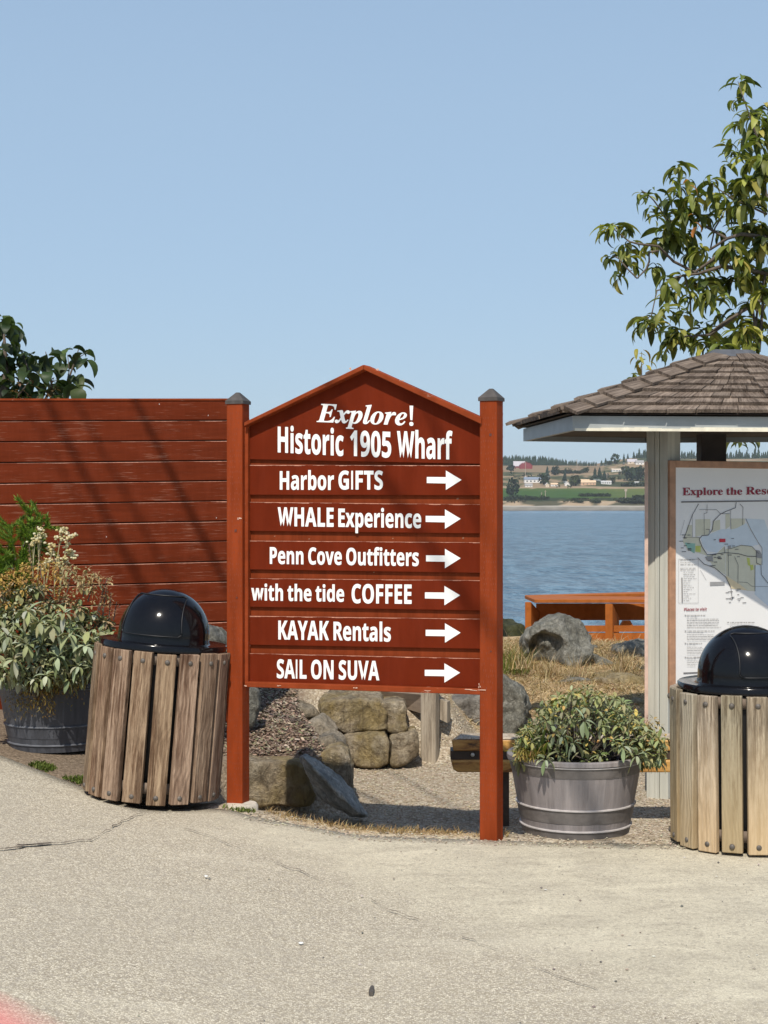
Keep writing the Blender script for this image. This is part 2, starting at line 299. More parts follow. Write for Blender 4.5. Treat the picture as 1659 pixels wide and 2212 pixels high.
GLYPHS = '''
S0384;191,-7 151,-3 116,10 88,30 64,59 47,95 34,137 27,185 24,240 25,277 28,312 33,344 40,373 50,399 62,421 76,441 93,457 113,470 136,480 162,485 191,487 232,483 266,471 295,450 318,422 336,386 349,344 357,295 359,240 358,203 355,168 350,136 343,107 333,82 321,59 307,39 290,23 270,10 247,1 221,-5|191,75 209,78 223,85 235,98 244,116 250,139 255,168 258,201 259,240 258,278 255,312 250,340 244,363 235,382 223,395 209,402 191,405 174,402 159,395 148,382 139,363 133,340 128,312 126,278 125,240 126,201 128,168 133,140 139,117 148,98 159,86 174,78
S1384;176,0 176,277 176,287 176,298 177,310 177,323 179,373 176,370 173,367 169,363 164,358 159,353 154,348 149,344 144,340 89,296 40,357 194,480 277,480 277,0
S5384;162,-7 143,-6 125,-5 108,-3 91,0 75,4 60,8 46,13 33,19 33,107 46,101 60,95 76,90 93,85 110,81 127,78 143,76 158,76 180,77 198,81 214,86 227,94 238,105 245,118 250,134 251,152 245,184 227,206 197,220 155,224 146,224 136,223 126,222 116,221 107,219 98,217 90,215 83,214 42,235 60,480 320,480 320,394 149,394 140,300 146,301 152,302 158,303 165,304 172,305 181,306 190,306 201,306 223,305 243,302 262,297 279,289 296,280 310,269 323,256 333,240 342,223 348,204 352,183 353,161 350,124 341,91 326,62 305,38 278,18 245,4 206,-4
S9384;120,-7 112,-7 104,-6 96,-6 87,-6 78,-5 69,-4 62,-3 55,-2 55,79 62,78 69,77 76,76 83,75 91,74 98,73 105,73 113,73 141,74 166,77 187,83 205,92 220,102 233,114 243,129 251,144 257,162 262,181 265,201 267,222 263,222 255,211 246,201 236,191 225,183 212,176 197,171 178,168 156,167 127,169 101,176 78,189 58,206 42,228 31,254 24,284 21,318 24,355 32,388 46,416 65,441 89,460 117,474 149,482 185,485 209,483 231,479 253,472 273,462 292,450 309,434 324,415 336,393 347,368 354,340 359,309 360,275 360,254 358,234 357,213 354,193 350,173 346,154 340,135 333,117 324,99 315,83 303,67 290,53 276,40 260,28 241,18 221,9 199,2 175,-3 148,-6|185,244 196,245 206,247 215,250 224,255 232,260 239,266 245,272 250,280 254,287 257,295 259,303 259,311 259,322 257,333 255,344 251,355 247,365 241,374 235,382 227,390 218,396 209,400 198,403 187,404 173,402 160,399 148,392 138,383 130,372 124,357 121,340 120,320 121,303 124,288 129,276 136,265 145,256 156,249 169,246
SA463;0,0 169,482 293,482 463,0 354,0 319,114 144,114 109,0|170,199 295,199 259,311 251,340 240,375 238,384 236,392 234,400 232,407 230,400 228,392 225,383 223,374 212,336 210,328 207,321 206,315 204,311
SC428;255,-7 219,-5 187,1 158,10 133,24 110,41 91,61 75,84 62,110 52,139 45,170 40,203 39,239 41,274 46,307 54,338 65,367 80,394 97,417 118,437 141,455 168,468 197,478 229,484 264,486 282,486 300,484 318,481 335,477 353,472 371,467 388,460 404,453 371,370 358,376 344,382 331,387 317,392 304,396 290,399 277,401 264,402 236,399 212,391 192,377 175,358 161,334 151,306 146,274 144,238 146,202 151,171 160,143 172,120 189,102 209,88 235,81 264,78 279,78 293,80 308,82 323,85 338,88 353,93 369,98 386,103 386,18 370,12 355,7 339,3 324,-1 308,-3 291,-5 273,-6
SE376;60,0 60,480 336,480 336,396 162,396 162,291 324,291 324,208 162,208 162,84 336,84 336,0
SF369;60,0 60,480 335,480 335,396 161,396 161,273 323,273 323,189 161,189 161,0
SG486;262,-7 211,-3 167,9 129,29 97,56 71,92 53,134 43,184 39,240 41,277 46,311 55,342 68,371 84,397 104,420 127,439 153,456 183,469 215,479 251,484 289,486 309,486 327,484 346,482 365,478 383,474 400,469 416,463 432,457 398,375 387,381 375,386 362,390 348,394 334,397 319,400 304,401 289,402 267,400 247,397 229,390 212,381 197,370 183,357 171,342 162,325 154,306 148,285 145,262 144,238 145,216 147,194 151,174 156,155 164,138 173,123 184,110 197,98 212,89 229,83 248,79 269,78 279,78 289,78 297,79 305,80 313,81 320,82 327,83 333,85 333,185 242,185 242,269 433,269 433,21 414,15 394,9 374,5 354,1 333,-3 311,-5 287,-6
SH514;60,0 60,480 162,480 162,291 352,291 352,480 453,480 453,0 352,0 352,207 162,207 162,0
SI261;21,0 21,58 80,85 80,395 21,422 21,480 240,480 240,422 181,395 181,85 240,58 240,0
SK446;60,0 60,480 162,480 162,260 167,267 171,274 176,281 181,288 186,296 192,303 197,310 202,316 332,480 445,480 277,267 446,0 330,0 205,202 162,171 162,0
SL379;60,0 60,480 162,480 162,84 357,84 357,0
SN546;60,0 60,480 189,480 397,120 399,120 398,137 397,154 396,170 396,187 395,203 395,220 394,236 394,253 394,480 486,480 486,0 357,0 148,363 145,363 146,346 147,328 149,311 149,294 150,277 151,260 151,243 151,226 151,0
SO534;267,-7 230,-5 196,1 166,11 139,24 115,41 95,61 77,84 63,111 53,140 45,171 40,205 39,241 40,277 45,311 53,342 63,371 77,397 95,420 115,440 139,456 166,470 196,479 230,485 268,487 305,485 339,479 369,470 396,456 420,440 440,420 457,397 471,370 482,341 490,310 494,277 496,240 494,204 490,171 482,139 471,110 457,84 440,61 420,41 396,24 369,11 339,1 305,-5|267,79 298,81 323,89 344,103 361,122 373,146 382,173 387,205 389,240 387,276 382,308 373,336 361,359 344,378 323,392 298,400 268,402 238,400 212,392 191,378 175,359 162,336 153,308 148,276 146,240 148,205 153,173 162,146 175,122 191,103 212,89 238,81
SP422;60,0 60,480 214,480 257,477 294,470 324,457 349,440 368,418 381,392 389,363 392,330 390,309 387,289 382,270 374,252 364,234 351,219 335,205 316,193 294,183 268,176 239,172 206,171 162,171 162,0|162,254 195,254 216,255 234,258 250,263 264,271 275,281 282,293 287,309 289,326 284,357 269,379 243,392 208,396 162,396
SR443;60,0 60,480 200,480 246,477 285,471 318,459 345,444 365,424 380,399 389,370 392,336 391,320 388,305 385,291 379,278 372,267 365,256 356,246 346,237 336,229 325,221 314,215 302,209 443,0 330,0 216,184 162,184 162,0|162,267 195,267 218,268 238,271 254,276 267,283 277,293 283,304 287,318 289,333 287,349 283,362 276,373 266,382 252,388 236,393 216,395 193,396 162,396
SS370;167,-7 130,-5 95,1 62,10 31,22 31,117 48,110 66,103 84,96 102,90 120,84 138,80 156,78 175,77 192,78 207,81 219,85 228,92 235,99 240,108 243,118 244,128 242,141 237,153 229,163 217,172 203,180 187,189 170,198 150,207 142,211 133,215 124,220 114,225 105,231 95,238 86,245 77,253 68,262 61,272 54,282 48,293 43,306 39,319 37,334 36,350 39,380 47,407 61,431 80,450 104,466 131,477 163,484 199,486 217,486 235,484 253,481 270,478 287,473 305,467 323,460 341,453 308,373 292,380 277,385 263,390 249,394 236,397 223,400 209,401 195,402 182,401 170,398 160,394 151,388 144,381 140,373 137,363 136,353 137,341 141,330 149,321 158,313 171,305 187,296 205,287 226,277 244,268 260,259 275,250 289,241 301,231 312,220 321,208 329,196 335,183 340,168 342,151 343,133 340,103 332,76 317,52 297,31 272,15 242,3 206,-4
ST389;144,0 144,395 13,395 13,480 375,480 375,395 245,395 245,0
SU508;252,-7 207,-4 168,5 134,21 107,42 85,68 70,98 60,133 57,171 57,480 158,480 158,186 160,159 165,136 172,117 183,103 196,92 213,85 232,80 255,79 278,80 297,85 314,93 327,105 337,120 344,138 348,161 349,187 349,480 451,480 451,169 449,145 445,122 438,100 429,80 417,61 401,44 384,29 363,16 340,6 313,-1 284,-5
SV436;163,0 0,480 103,480 193,194 194,190 196,184 198,176 200,167 211,125 213,115 215,105 217,96 218,89 219,96 221,105 223,115 225,125 228,136 230,147 233,157 236,167 243,194 334,480 437,480 273,0
SW649;122,0 0,480 100,480 161,218 163,209 165,200 168,190 170,179 172,167 174,155 177,143 179,132 181,120 182,110 184,101 185,92 186,101 187,110 189,121 191,132 193,143 195,155 197,166 199,177 207,211 277,480 373,480 443,211 444,204 446,197 448,188 450,177 452,166 455,155 457,143 459,132 461,120 462,110 464,101 465,92 466,101 467,110 469,121 471,132 473,144 475,155 477,167 480,179 488,218 549,480 649,480 527,0 412,0 347,252 345,256 344,261 343,267 342,274 335,306 333,315 331,323 330,331 328,339 324,364 324,359 323,354 322,347 321,339 314,307 313,298 311,290 309,282 308,274 302,251 238,0
SY419;159,0 159,183 0,480 110,480 210,282 310,480 419,480 260,187 260,0
Sa406;142,-7 118,-5 97,0 78,9 60,22 46,38 36,58 30,82 28,109 31,137 38,160 51,180 69,196 92,208 120,217 154,223 192,226 256,228 256,244 255,258 252,269 247,279 241,287 232,293 223,297 211,299 199,300 185,300 172,298 159,296 146,292 134,288 121,284 108,279 95,273 62,341 78,348 94,355 110,361 128,365 146,369 165,372 184,374 203,374 238,372 268,366 294,356 316,342 333,324 345,302 353,275 355,244 355,0 285,0 266,50 263,50 251,36 239,24 226,14 214,7 199,1 183,-3 163,-6|179,66 195,68 209,71 222,77 234,86 243,96 250,109 254,123 256,140 256,170 217,169 195,167 176,164 161,158 150,151 142,142 136,132 132,121 131,109 132,98 134,89 139,82 144,76 152,72 160,69 169,67
Sb425;254,-7 235,-6 218,-3 203,1 190,8 179,15 169,23 160,31 152,40 146,40 129,0 52,0 52,510 152,510 152,392 152,381 152,371 152,361 151,351 150,341 150,333 149,325 148,319 152,319 160,330 170,340 180,349 192,358 205,365 221,369 238,372 257,373 286,370 312,361 336,346 357,325 373,299 385,266 393,228 395,184 392,140 385,101 373,69 356,42 335,20 311,5 284,-4|226,75 240,76 253,82 265,91 275,103 283,119 288,138 292,160 293,185 292,211 288,232 282,251 274,266 264,278 253,287 239,292 224,293 206,292 191,287 179,280 170,269 163,256 157,239 154,219 152,195 152,185 153,160 156,138 161,119 168,103 178,91 190,82 206,76
Sc345;201,-7 163,-4 129,5 100,19 75,39 55,65 41,97 33,136 30,181 32,213 36,242 43,268 53,291 66,311 80,328 97,342 117,353 138,362 160,368 184,372 210,373 228,373 245,372 261,369 276,366 289,362 302,358 314,353 324,349 295,271 283,276 272,280 261,284 251,287 241,289 230,291 220,292 210,293 176,286 152,265 137,230 132,182 134,156 137,134 144,116 153,101 164,89 177,81 193,76 210,75 226,75 240,77 253,79 266,83 278,88 290,93 301,99 313,106 313,21 301,14 290,8 277,3 265,0 252,-3 236,-5 220,-6
Sd425;169,-7 139,-4 113,5 90,20 69,41 52,68 40,101 33,139 30,183 33,227 40,265 52,298 69,325 90,346 114,361 141,370 171,373 190,372 207,370 223,365 236,358 248,350 259,341 269,331 277,320 280,320 279,326 278,333 277,341 275,351 274,361 273,372 273,382 273,393 273,510 373,510 373,0 296,0 277,48 273,48 265,37 255,27 245,17 233,9 220,2 204,-3 187,-6|203,73 223,75 239,79 252,87 262,98 269,112 275,128 278,148 279,171 279,182 278,207 275,229 270,248 263,264 253,276 240,285 223,290 202,292 187,290 173,285 161,276 150,264 142,248 136,229 133,207 132,181 133,156 136,134 142,116 150,100 161,89 173,80 187,75
Se397;218,-7 192,-5 166,-2 143,5 121,14 101,25 83,40 68,56 54,76 44,98 36,123 32,150 30,181 32,212 36,240 42,265 52,288 64,308 78,325 94,340 113,352 133,361 155,368 178,372 203,373 239,371 271,363 300,349 324,330 343,306 357,278 365,245 368,207 368,158 132,158 134,138 139,121 146,105 157,92 170,81 185,74 203,69 223,68 240,68 257,70 273,72 287,75 302,79 317,84 332,90 347,97 347,19 334,13 320,8 305,3 290,0 275,-3 257,-5 239,-6|134,225 274,225 273,241 269,256 264,269 257,280 247,290 235,297 221,301 204,302 190,301 178,298 166,292 156,283 148,273 141,259 136,243
Sf260;69,0 69,291 13,291 13,340 69,367 69,394 69,416 72,435 77,452 84,466 93,478 103,488 116,497 129,503 145,508 161,511 179,513 198,514 213,513 226,513 239,511 252,509 263,507 273,504 282,501 290,498 265,425 259,427 253,428 246,430 240,431 233,433 225,434 217,434 209,435 199,434 191,431 184,427 178,422 174,415 171,407 169,399 169,390 169,367 255,367 255,291 169,291 169,0
Sh441;52,0 52,510 152,510 152,406 152,393 152,380 152,367 151,355 150,343 149,333 148,326 148,320 153,320 162,333 173,344 185,353 198,361 212,366 227,370 243,373 259,373 288,371 313,365 335,355 355,342 371,323 382,300 389,272 391,239 391,0 291,0 291,214 287,249 276,274 258,289 232,293 211,292 194,286 180,276 170,262 162,245 157,224 154,200 152,173 152,0
Si205;103,412 92,413 82,415 72,418 64,423 57,430 52,438 49,449 48,461 49,474 52,485 57,494 64,500 72,505 82,508 92,510 103,510 113,510 123,508 133,505 141,500 148,494 153,485 156,474 157,461 156,449 153,438 148,430 141,423 133,418 123,415 113,413|52,0 52,367 152,367 152,0
Sl205;52,0 52,510 152,510 152,0
Sn441;52,0 52,367 129,367 142,320 148,320 157,333 168,344 181,353 196,361 211,366 227,370 244,373 261,373 289,371 314,365 336,355 355,342 371,323 382,300 389,272 391,239 391,0 291,0 291,214 290,233 287,249 283,263 277,274 269,282 258,289 246,292 232,293 211,292 193,286 179,276 169,262 162,245 157,224 154,200 152,173 152,0
So416;207,-7 182,-5 159,-1 137,6 116,15 97,28 80,43 66,60 53,80 43,103 36,128 32,155 30,184 33,227 42,265 57,297 78,324 104,346 134,361 169,370 209,373 234,372 258,368 280,361 300,351 319,339 336,324 350,307 363,287 373,265 380,240 384,213 385,184 382,141 373,103 358,70 337,43 311,21 281,6 246,-4|208,74 227,76 242,81 255,90 266,102 273,117 279,136 282,158 283,184 282,210 279,232 273,250 266,266 255,278 242,286 226,291 208,293 189,291 173,286 160,278 150,266 142,250 137,232 133,210 132,184 133,158 137,136 142,117 150,102 160,90 174,81 189,76
Sp425;52,-161 52,367 134,367 148,319 152,319 160,330 170,340 180,349 192,357 205,364 221,369 238,372 257,373 286,370 312,361 336,346 357,325 373,299 385,266 393,228 395,184 392,140 385,102 373,69 355,42 334,21 310,5 283,-4 254,-7 235,-6 218,-3 203,1 191,8 180,15 169,23 160,31 152,40 147,40 149,26 151,13 152,-1 152,-13 152,-161|226,75 242,76 255,82 267,91 276,103 284,119 289,138 292,160 293,185 289,233 276,266 254,287 224,293 206,292 191,287 179,280 170,269 163,256 157,239 154,219 152,195 152,185 153,160 156,138 161,119 168,103 178,91 190,82 206,76
Sr305;52,0 52,367 128,367 143,305 148,305 157,319 167,331 179,343 192,353 207,362 222,368 239,372 257,373 261,373 265,373 270,373 275,373 279,372 284,372 288,371 291,371 283,277 281,277 278,278 274,279 270,279 265,279 261,280 257,280 254,280 241,279 229,278 217,275 205,271 194,266 184,259 175,251 167,242 161,231 156,218 153,203 152,187 152,0
Ss334;152,-7 133,-6 116,-5 100,-4 86,-2 72,1 58,5 45,9 31,15 31,97 46,91 62,85 78,80 95,75 111,71 127,69 142,67 155,66 169,67 180,69 190,71 197,75 203,80 206,85 209,91 210,98 209,103 208,107 207,111 204,115 201,119 197,123 190,127 183,132 173,137 161,142 147,149 130,156 114,163 99,171 86,178 74,185 64,193 55,201 47,210 41,220 36,231 33,243 31,257 30,271 33,295 40,316 53,334 70,348 91,359 116,367 144,372 175,373 192,373 209,372 225,370 240,367 256,363 272,358 288,352 304,345 274,273 261,278 248,283 235,288 223,292 211,295 199,298 186,299 174,300 155,298 141,293 132,286 130,275 130,271 131,267 133,263 135,260 139,256 144,252 150,248 157,244 167,240 178,235 191,229 206,223 221,217 236,210 249,203 261,196 271,189 281,181 289,172 296,162 301,151 305,139 307,124 308,109 306,83 298,60 286,40 269,23 247,10 220,1 188,-5
St291;178,-7 162,-6 147,-4 133,-1 119,4 107,10 96,19 86,29 78,41 72,56 67,73 64,93 63,115 63,291 15,291 15,334 71,367 99,445 163,445 163,367 266,367 266,291 163,291 163,115 164,105 166,97 170,89 175,84 182,79 189,76 198,74 207,73 215,73 223,74 231,75 239,77 247,78 255,80 262,82 270,85 270,10 261,7 252,4 241,1 230,-2 218,-4 205,-5 192,-6
Su441;181,-7 153,-5 127,1 105,11 86,25 70,44 59,67 53,95 50,128 50,367 150,367 150,152 151,134 154,118 158,105 165,93 173,85 183,78 195,74 210,73 231,75 248,81 262,91 272,104 279,122 285,142 288,167 289,194 289,367 389,367 389,0 312,0 299,47 293,47 284,34 273,23 260,13 245,6 230,0 214,-4 198,-6
Sv382;140,0 0,367 105,367 175,158 178,148 181,139 183,129 185,119 187,109 188,100 189,91 189,83 192,83 194,101 197,120 201,139 207,158 277,367 382,367 242,0
Sw575;111,0 7,367 106,367 148,204 151,195 153,186 155,175 157,164 164,119 165,108 167,99 168,91 169,84 171,84 172,89 172,95 173,102 174,109 175,117 176,125 178,133 179,142 184,172 185,179 186,184 187,188 188,191 233,367 343,367 386,191 388,185 389,178 391,170 393,161 394,150 396,140 398,129 399,118 401,108 402,99 402,91 402,84 405,84 406,90 407,98 408,107 410,117 411,128 413,140 415,151 417,163 420,175 422,186 424,195 426,204 470,367 568,367 463,0 354,0 326,128 318,162 307,211 296,258 293,268 291,277 289,284 288,290 285,290 284,284 283,277 281,268 278,258 267,211 256,162 248,127 218,0
Sx388;3,0 128,187 9,367 123,367 194,250 266,367 379,367 260,187 385,0 271,0 194,126 117,0
BE442;14,0 14,17 30,18 44,20 55,24 62,30 68,37 72,48 74,62 75,78 75,369 74,389 72,405 68,417 62,425 54,431 44,435 31,438 16,439 16,455 399,455 399,320 383,320 378,349 369,373 356,392 340,406 320,417 295,424 266,429 232,430 222,430 213,430 206,429 200,428 195,427 191,424 188,421 186,417 185,412 184,405 183,397 183,388 183,246 193,246 214,247 232,252 247,259 259,269 269,282 277,300 283,321 288,345 304,345 304,118 287,118 285,137 282,154 278,169 273,181 267,192 259,201 251,208 241,213 229,217 216,220 202,222 185,222 183,222 183,67 183,56 185,47 188,40 192,35 198,32 206,29 217,28 230,28 254,28 276,30 295,34 313,39 330,45 345,53 358,63 371,75 382,89 393,105 402,123 411,143 430,143 402,0
BR473;15,0 15,17 31,19 45,22 55,26 62,32 68,39 72,50 74,64 75,81 75,379 74,394 71,406 68,416 62,424 55,429 44,434 32,437 16,439 16,455 217,455 264,453 305,448 339,439 367,426 389,409 405,388 414,363 417,334 411,296 392,265 360,241 315,224 432,50 437,43 443,36 448,30 452,26 457,22 463,19 470,18 478,17 480,17 480,0 338,0 201,212 182,212 182,81 183,64 185,50 189,39 194,32 202,26 212,22 225,19 242,17 242,0|182,234 203,234 228,235 249,240 266,248 280,258 290,272 298,290 302,311 304,336 299,378 284,407 259,425 224,431 212,431 202,429 195,426 190,422 186,417 184,409 182,398 182,385
Be301;154,-10 135,-9 117,-5 100,1 85,10 70,22 58,35 46,51 37,69 29,88 24,109 21,132 19,157 21,180 24,201 30,222 38,240 47,258 59,273 72,286 87,298 103,307 120,313 138,317 157,318 185,316 209,309 230,297 249,280 264,259 274,234 281,206 283,173 283,166 117,166 123,112 138,73 164,50 199,42 219,45 237,53 254,67 270,86 285,73 258,36 228,11 193,-5|116,192 201,192 201,215 201,235 199,252 197,266 193,277 188,286 181,292 172,296 161,297 141,291 127,274 119,244 116,203
Bh381;18,0 18,16 27,17 35,19 41,22 45,26 48,31 51,37 52,46 52,56 52,399 52,409 51,417 49,424 46,429 41,433 36,437 28,439 19,440 19,455 148,455 148,267 168,289 190,305 215,315 243,318 281,312 309,292 325,258 330,212 330,56 331,46 332,38 334,31 337,26 341,22 347,19 354,17 363,16 363,0 202,0 202,16 207,16 219,19 228,26 233,38 235,56 235,217 235,230 234,241 232,250 229,258 225,264 219,268 212,270 203,271 188,269 173,262 160,251 148,235 148,56 148,46 149,38 151,31 154,26 158,22 164,19 171,17 180,16 180,0
Bl199;18,0 18,16 27,17 35,19 41,22 45,26 48,30 51,37 52,46 52,56 52,398 52,408 51,417 49,424 47,429 43,433 38,436 30,438 20,439 20,455 148,455 148,56 149,46 150,38 152,31 154,26 158,22 164,19 171,17 180,16 180,0
Bo336;169,-10 147,-9 127,-5 108,2 90,11 74,23 60,37 48,53 38,70 29,89 24,110 20,131 19,154 20,177 24,199 29,219 38,239 48,256 60,272 74,286 90,297 108,306 127,313 147,317 168,318 189,317 209,313 228,307 245,298 261,286 275,273 287,257 298,240 306,221 312,200 316,178 317,154 316,130 312,108 306,88 298,69 287,51 275,36 261,22 245,11 228,2 210,-5 190,-9|169,11 182,13 193,18 202,27 209,39 212,47 214,56 216,68 217,81 218,97 219,114 219,133 220,154 219,194 217,227 213,253 208,271 201,283 192,292 181,297 169,299 155,297 144,292 135,283 128,271 123,253 120,227 118,194 117,154 117,134 118,114 118,97 120,82 121,68 123,56 125,47 128,39 135,27 144,18 155,13
Bp371;17,-139 17,-124 25,-123 31,-122 36,-120 40,-117 44,-114 47,-110 49,-106 50,-101 51,-95 52,-86 52,-76 52,-64 52,243 52,257 51,269 49,277 46,283 42,287 37,291 29,293 19,295 19,310 143,310 143,263 160,287 180,305 203,315 230,319 248,318 264,314 279,307 293,298 306,287 317,274 326,258 335,241 341,223 346,203 349,182 350,160 349,136 346,113 341,92 334,72 326,54 316,38 304,24 291,12 277,2 261,-5 245,-9 227,-10 204,-7 183,1 164,14 148,32 148,-58 148,-70 149,-81 150,-91 152,-99 154,-105 158,-110 162,-115 167,-118 173,-120 180,-121 188,-122 197,-123 197,-139|195,28 210,30 222,36 232,46 239,59 245,77 249,99 252,125 253,154 252,183 250,208 246,230 241,248 234,261 225,270 213,276 199,278 184,275 171,267 158,254 148,235 148,69 157,51 167,38 180,31
Br287;18,0 18,16 27,17 35,19 41,22 45,26 48,30 51,37 52,46 52,56 52,252 52,263 51,273 49,280 46,285 42,289 37,291 29,293 20,293 21,310 146,310 146,252 155,267 165,280 176,292 187,301 199,309 210,314 222,317 233,318 246,317 258,315 267,310 275,304 282,296 286,287 289,277 289,266 289,257 287,248 283,241 278,234 272,229 265,225 257,223 248,222 240,223 233,224 227,227 222,231 218,235 214,240 210,245 207,250 203,254 199,257 194,259 189,260 182,259 175,255 168,250 162,241 156,231 152,220 150,207 149,192 149,56 150,45 152,37 155,30 159,25 165,22 173,19 184,17 197,16 197,0
Bs288;151,-10 137,-9 122,-6 105,-1 87,6 84,7 80,8 77,9 73,9 66,8 60,4 55,-1 51,-9 36,-9 36,105 53,105 59,85 66,68 75,52 87,39 99,28 112,21 126,16 140,15 152,16 162,18 171,21 179,27 185,33 189,40 191,49 192,58 190,72 183,84 172,95 156,105 107,130 90,139 76,148 64,158 54,169 47,181 41,193 38,206 37,220 39,241 44,259 53,276 65,291 80,303 98,312 118,317 141,319 147,319 153,318 159,317 166,316 173,314 181,312 190,310 199,308 206,306 208,305 210,305 211,305 213,305 218,306 223,308 227,313 230,319 244,319 244,222 228,222 222,239 215,254 206,266 196,277 186,285 174,291 162,295 149,296 139,296 130,294 123,290 116,286 111,280 108,274 105,267 105,259 105,252 107,244 111,238 115,232 121,227 128,222 137,217 146,212 191,189 207,181 221,172 232,162 241,151 248,140 253,127 256,112 257,95 255,72 250,51 241,33 228,18 212,6 194,-3 174,-8
Bt228;124,-9 105,-8 89,-4 76,2 66,10 58,22 53,36 49,52 48,71 48,279 20,279 20,300 39,318 57,336 73,353 88,369 101,384 112,398 121,412 129,424 144,424 144,310 208,310 208,279 144,279 144,82 145,72 146,64 147,57 149,51 152,46 157,43 162,41 168,40 179,42 189,49 198,60 206,75 222,66 205,33 182,9 155,-5
Bv306;142,-10 38,248 34,258 30,267 26,275 22,281 18,286 12,290 5,292 -3,293 -3,310 164,310 164,294 156,294 144,293 136,290 131,284 129,276 129,274 129,272 130,270 130,268 185,122 236,253 238,259 240,264 241,269 241,272 239,282 232,289 220,293 203,294 203,310 305,310 305,295 296,292 289,289 283,284 278,279 273,272 269,264 265,254 260,243 160,-10
Bx319;5,0 5,15 20,20 34,29 48,41 62,56 123,136 43,263 34,276 24,285 14,291 4,293 4,310 169,310 169,294 156,293 147,291 142,286 140,280 141,277 143,272 145,267 149,260 183,206 224,257 228,263 232,268 234,274 234,279 234,283 232,286 230,288 227,290 223,292 217,293 210,294 201,294 201,310 311,310 311,296 297,291 283,283 268,270 254,254 198,184 291,36 294,32 297,28 300,24 303,21 306,19 310,17 314,16 319,15 319,0 155,0 155,16 162,16 168,17 174,18 178,19 181,21 184,24 185,27 185,30 185,36 182,43 179,50 173,59 138,114 97,61 92,53 88,46 85,40 85,34 86,26 92,20 101,16 114,15 118,15 118,0
I!181;71,135 54,480 126,480 109,135|90,-9 82,-9 74,-7 67,-3 60,1 55,8 51,15 49,25 48,36 49,48 51,57 55,65 60,71 67,76 74,79 82,81 90,81 98,81 106,79 113,76 119,71 125,65 129,57 131,48 132,36 131,25 129,15 125,8 119,1 113,-3 106,-7 98,-9
IE440;-34,0 -34,15 -24,16 -15,17 -7,18 0,20 7,24 12,28 18,34 22,41 26,49 31,59 35,71 39,85 115,369 116,374 117,378 118,383 119,387 119,391 120,394 120,398 120,401 120,409 118,416 114,422 109,426 103,429 95,431 85,433 73,435 73,451 432,451 407,324 388,324 388,330 386,355 381,376 372,393 360,407 343,416 323,424 298,428 269,429 261,429 253,429 247,428 242,427 238,425 234,423 231,421 229,418 227,414 224,409 222,404 220,398 181,251 200,251 217,251 232,252 246,254 257,257 268,261 277,266 285,272 293,280 300,288 307,298 313,309 320,322 336,322 289,136 274,136 274,140 275,143 275,146 275,149 275,163 274,179 270,193 264,205 256,213 245,220 231,224 214,227 194,228 185,228 182,228 180,228 178,227 175,227 134,73 130,56 129,52 128,48 128,45 128,44 128,39 130,34 133,30 137,28 143,25 150,24 160,23 173,23 196,23 218,25 238,29 256,33 273,39 289,47 304,57 319,69 332,82 346,98 359,116 372,136 389,136 350,0
Ie269;87,-9 66,-8 47,-2 31,6 16,19 4,34 -4,53 -9,74 -11,98 -10,116 -7,135 -1,153 6,172 15,190 25,207 36,224 49,240 63,255 78,268 93,280 109,290 126,299 143,305 159,308 176,310 192,309 207,305 219,300 230,293 238,284 244,273 248,261 249,248 246,228 238,209 225,191 207,174 183,158 153,144 119,133 79,124 77,115 76,106 75,97 75,88 75,77 78,66 82,57 87,50 94,44 102,39 111,36 122,36 141,39 159,51 177,69 195,95 214,83 188,43 158,14 125,-4|84,146 99,151 114,156 128,163 140,171 152,180 163,190 172,201 179,212 185,224 190,236 193,248 193,260 193,266 192,272 190,276 187,280 184,283 180,286 176,287 171,287 160,285 149,278 137,267 126,252 114,232 103,207 93,179
Il173;40,-9 29,-9 19,-6 10,-2 3,3 -3,10 -7,19 -9,29 -10,40 -10,45 -9,50 -9,56 -8,61 -6,67 -5,73 -4,79 -2,85 77,371 81,387 84,399 86,408 87,414 85,423 80,428 71,432 58,433 52,433 52,450 88,455 122,460 153,465 183,470 79,86 75,69 74,64 73,60 73,57 73,54 73,48 75,44 79,42 83,41 93,44 104,53 116,68 131,89 144,79 131,58 118,39 105,24 93,12 81,3 68,-4 54,-8
Io316;96,-9 74,-8 54,-2 36,7 20,20 7,36 -3,54 -8,75 -10,98 -9,117 -6,135 -1,154 6,172 14,191 24,208 35,225 48,241 62,256 76,269 91,281 107,291 124,299 141,305 158,308 175,310 200,308 221,302 240,294 256,281 269,265 278,247 283,226 285,203 284,185 281,167 276,148 270,130 261,112 252,94 241,77 228,61 215,46 200,33 185,21 168,10 151,2 133,-5 115,-8|103,13 111,14 119,18 126,23 134,30 141,39 148,50 155,61 162,74 168,88 174,102 179,116 184,132 189,147 193,162 197,177 200,191 202,205 204,218 205,230 206,240 203,261 197,276 187,285 172,288 164,287 157,284 149,279 141,272 134,263 127,253 120,242 113,229 107,216 101,202 95,187 90,172 86,157 82,141 78,126 75,111 72,97 71,83 70,70 69,58 71,39 78,25 88,16
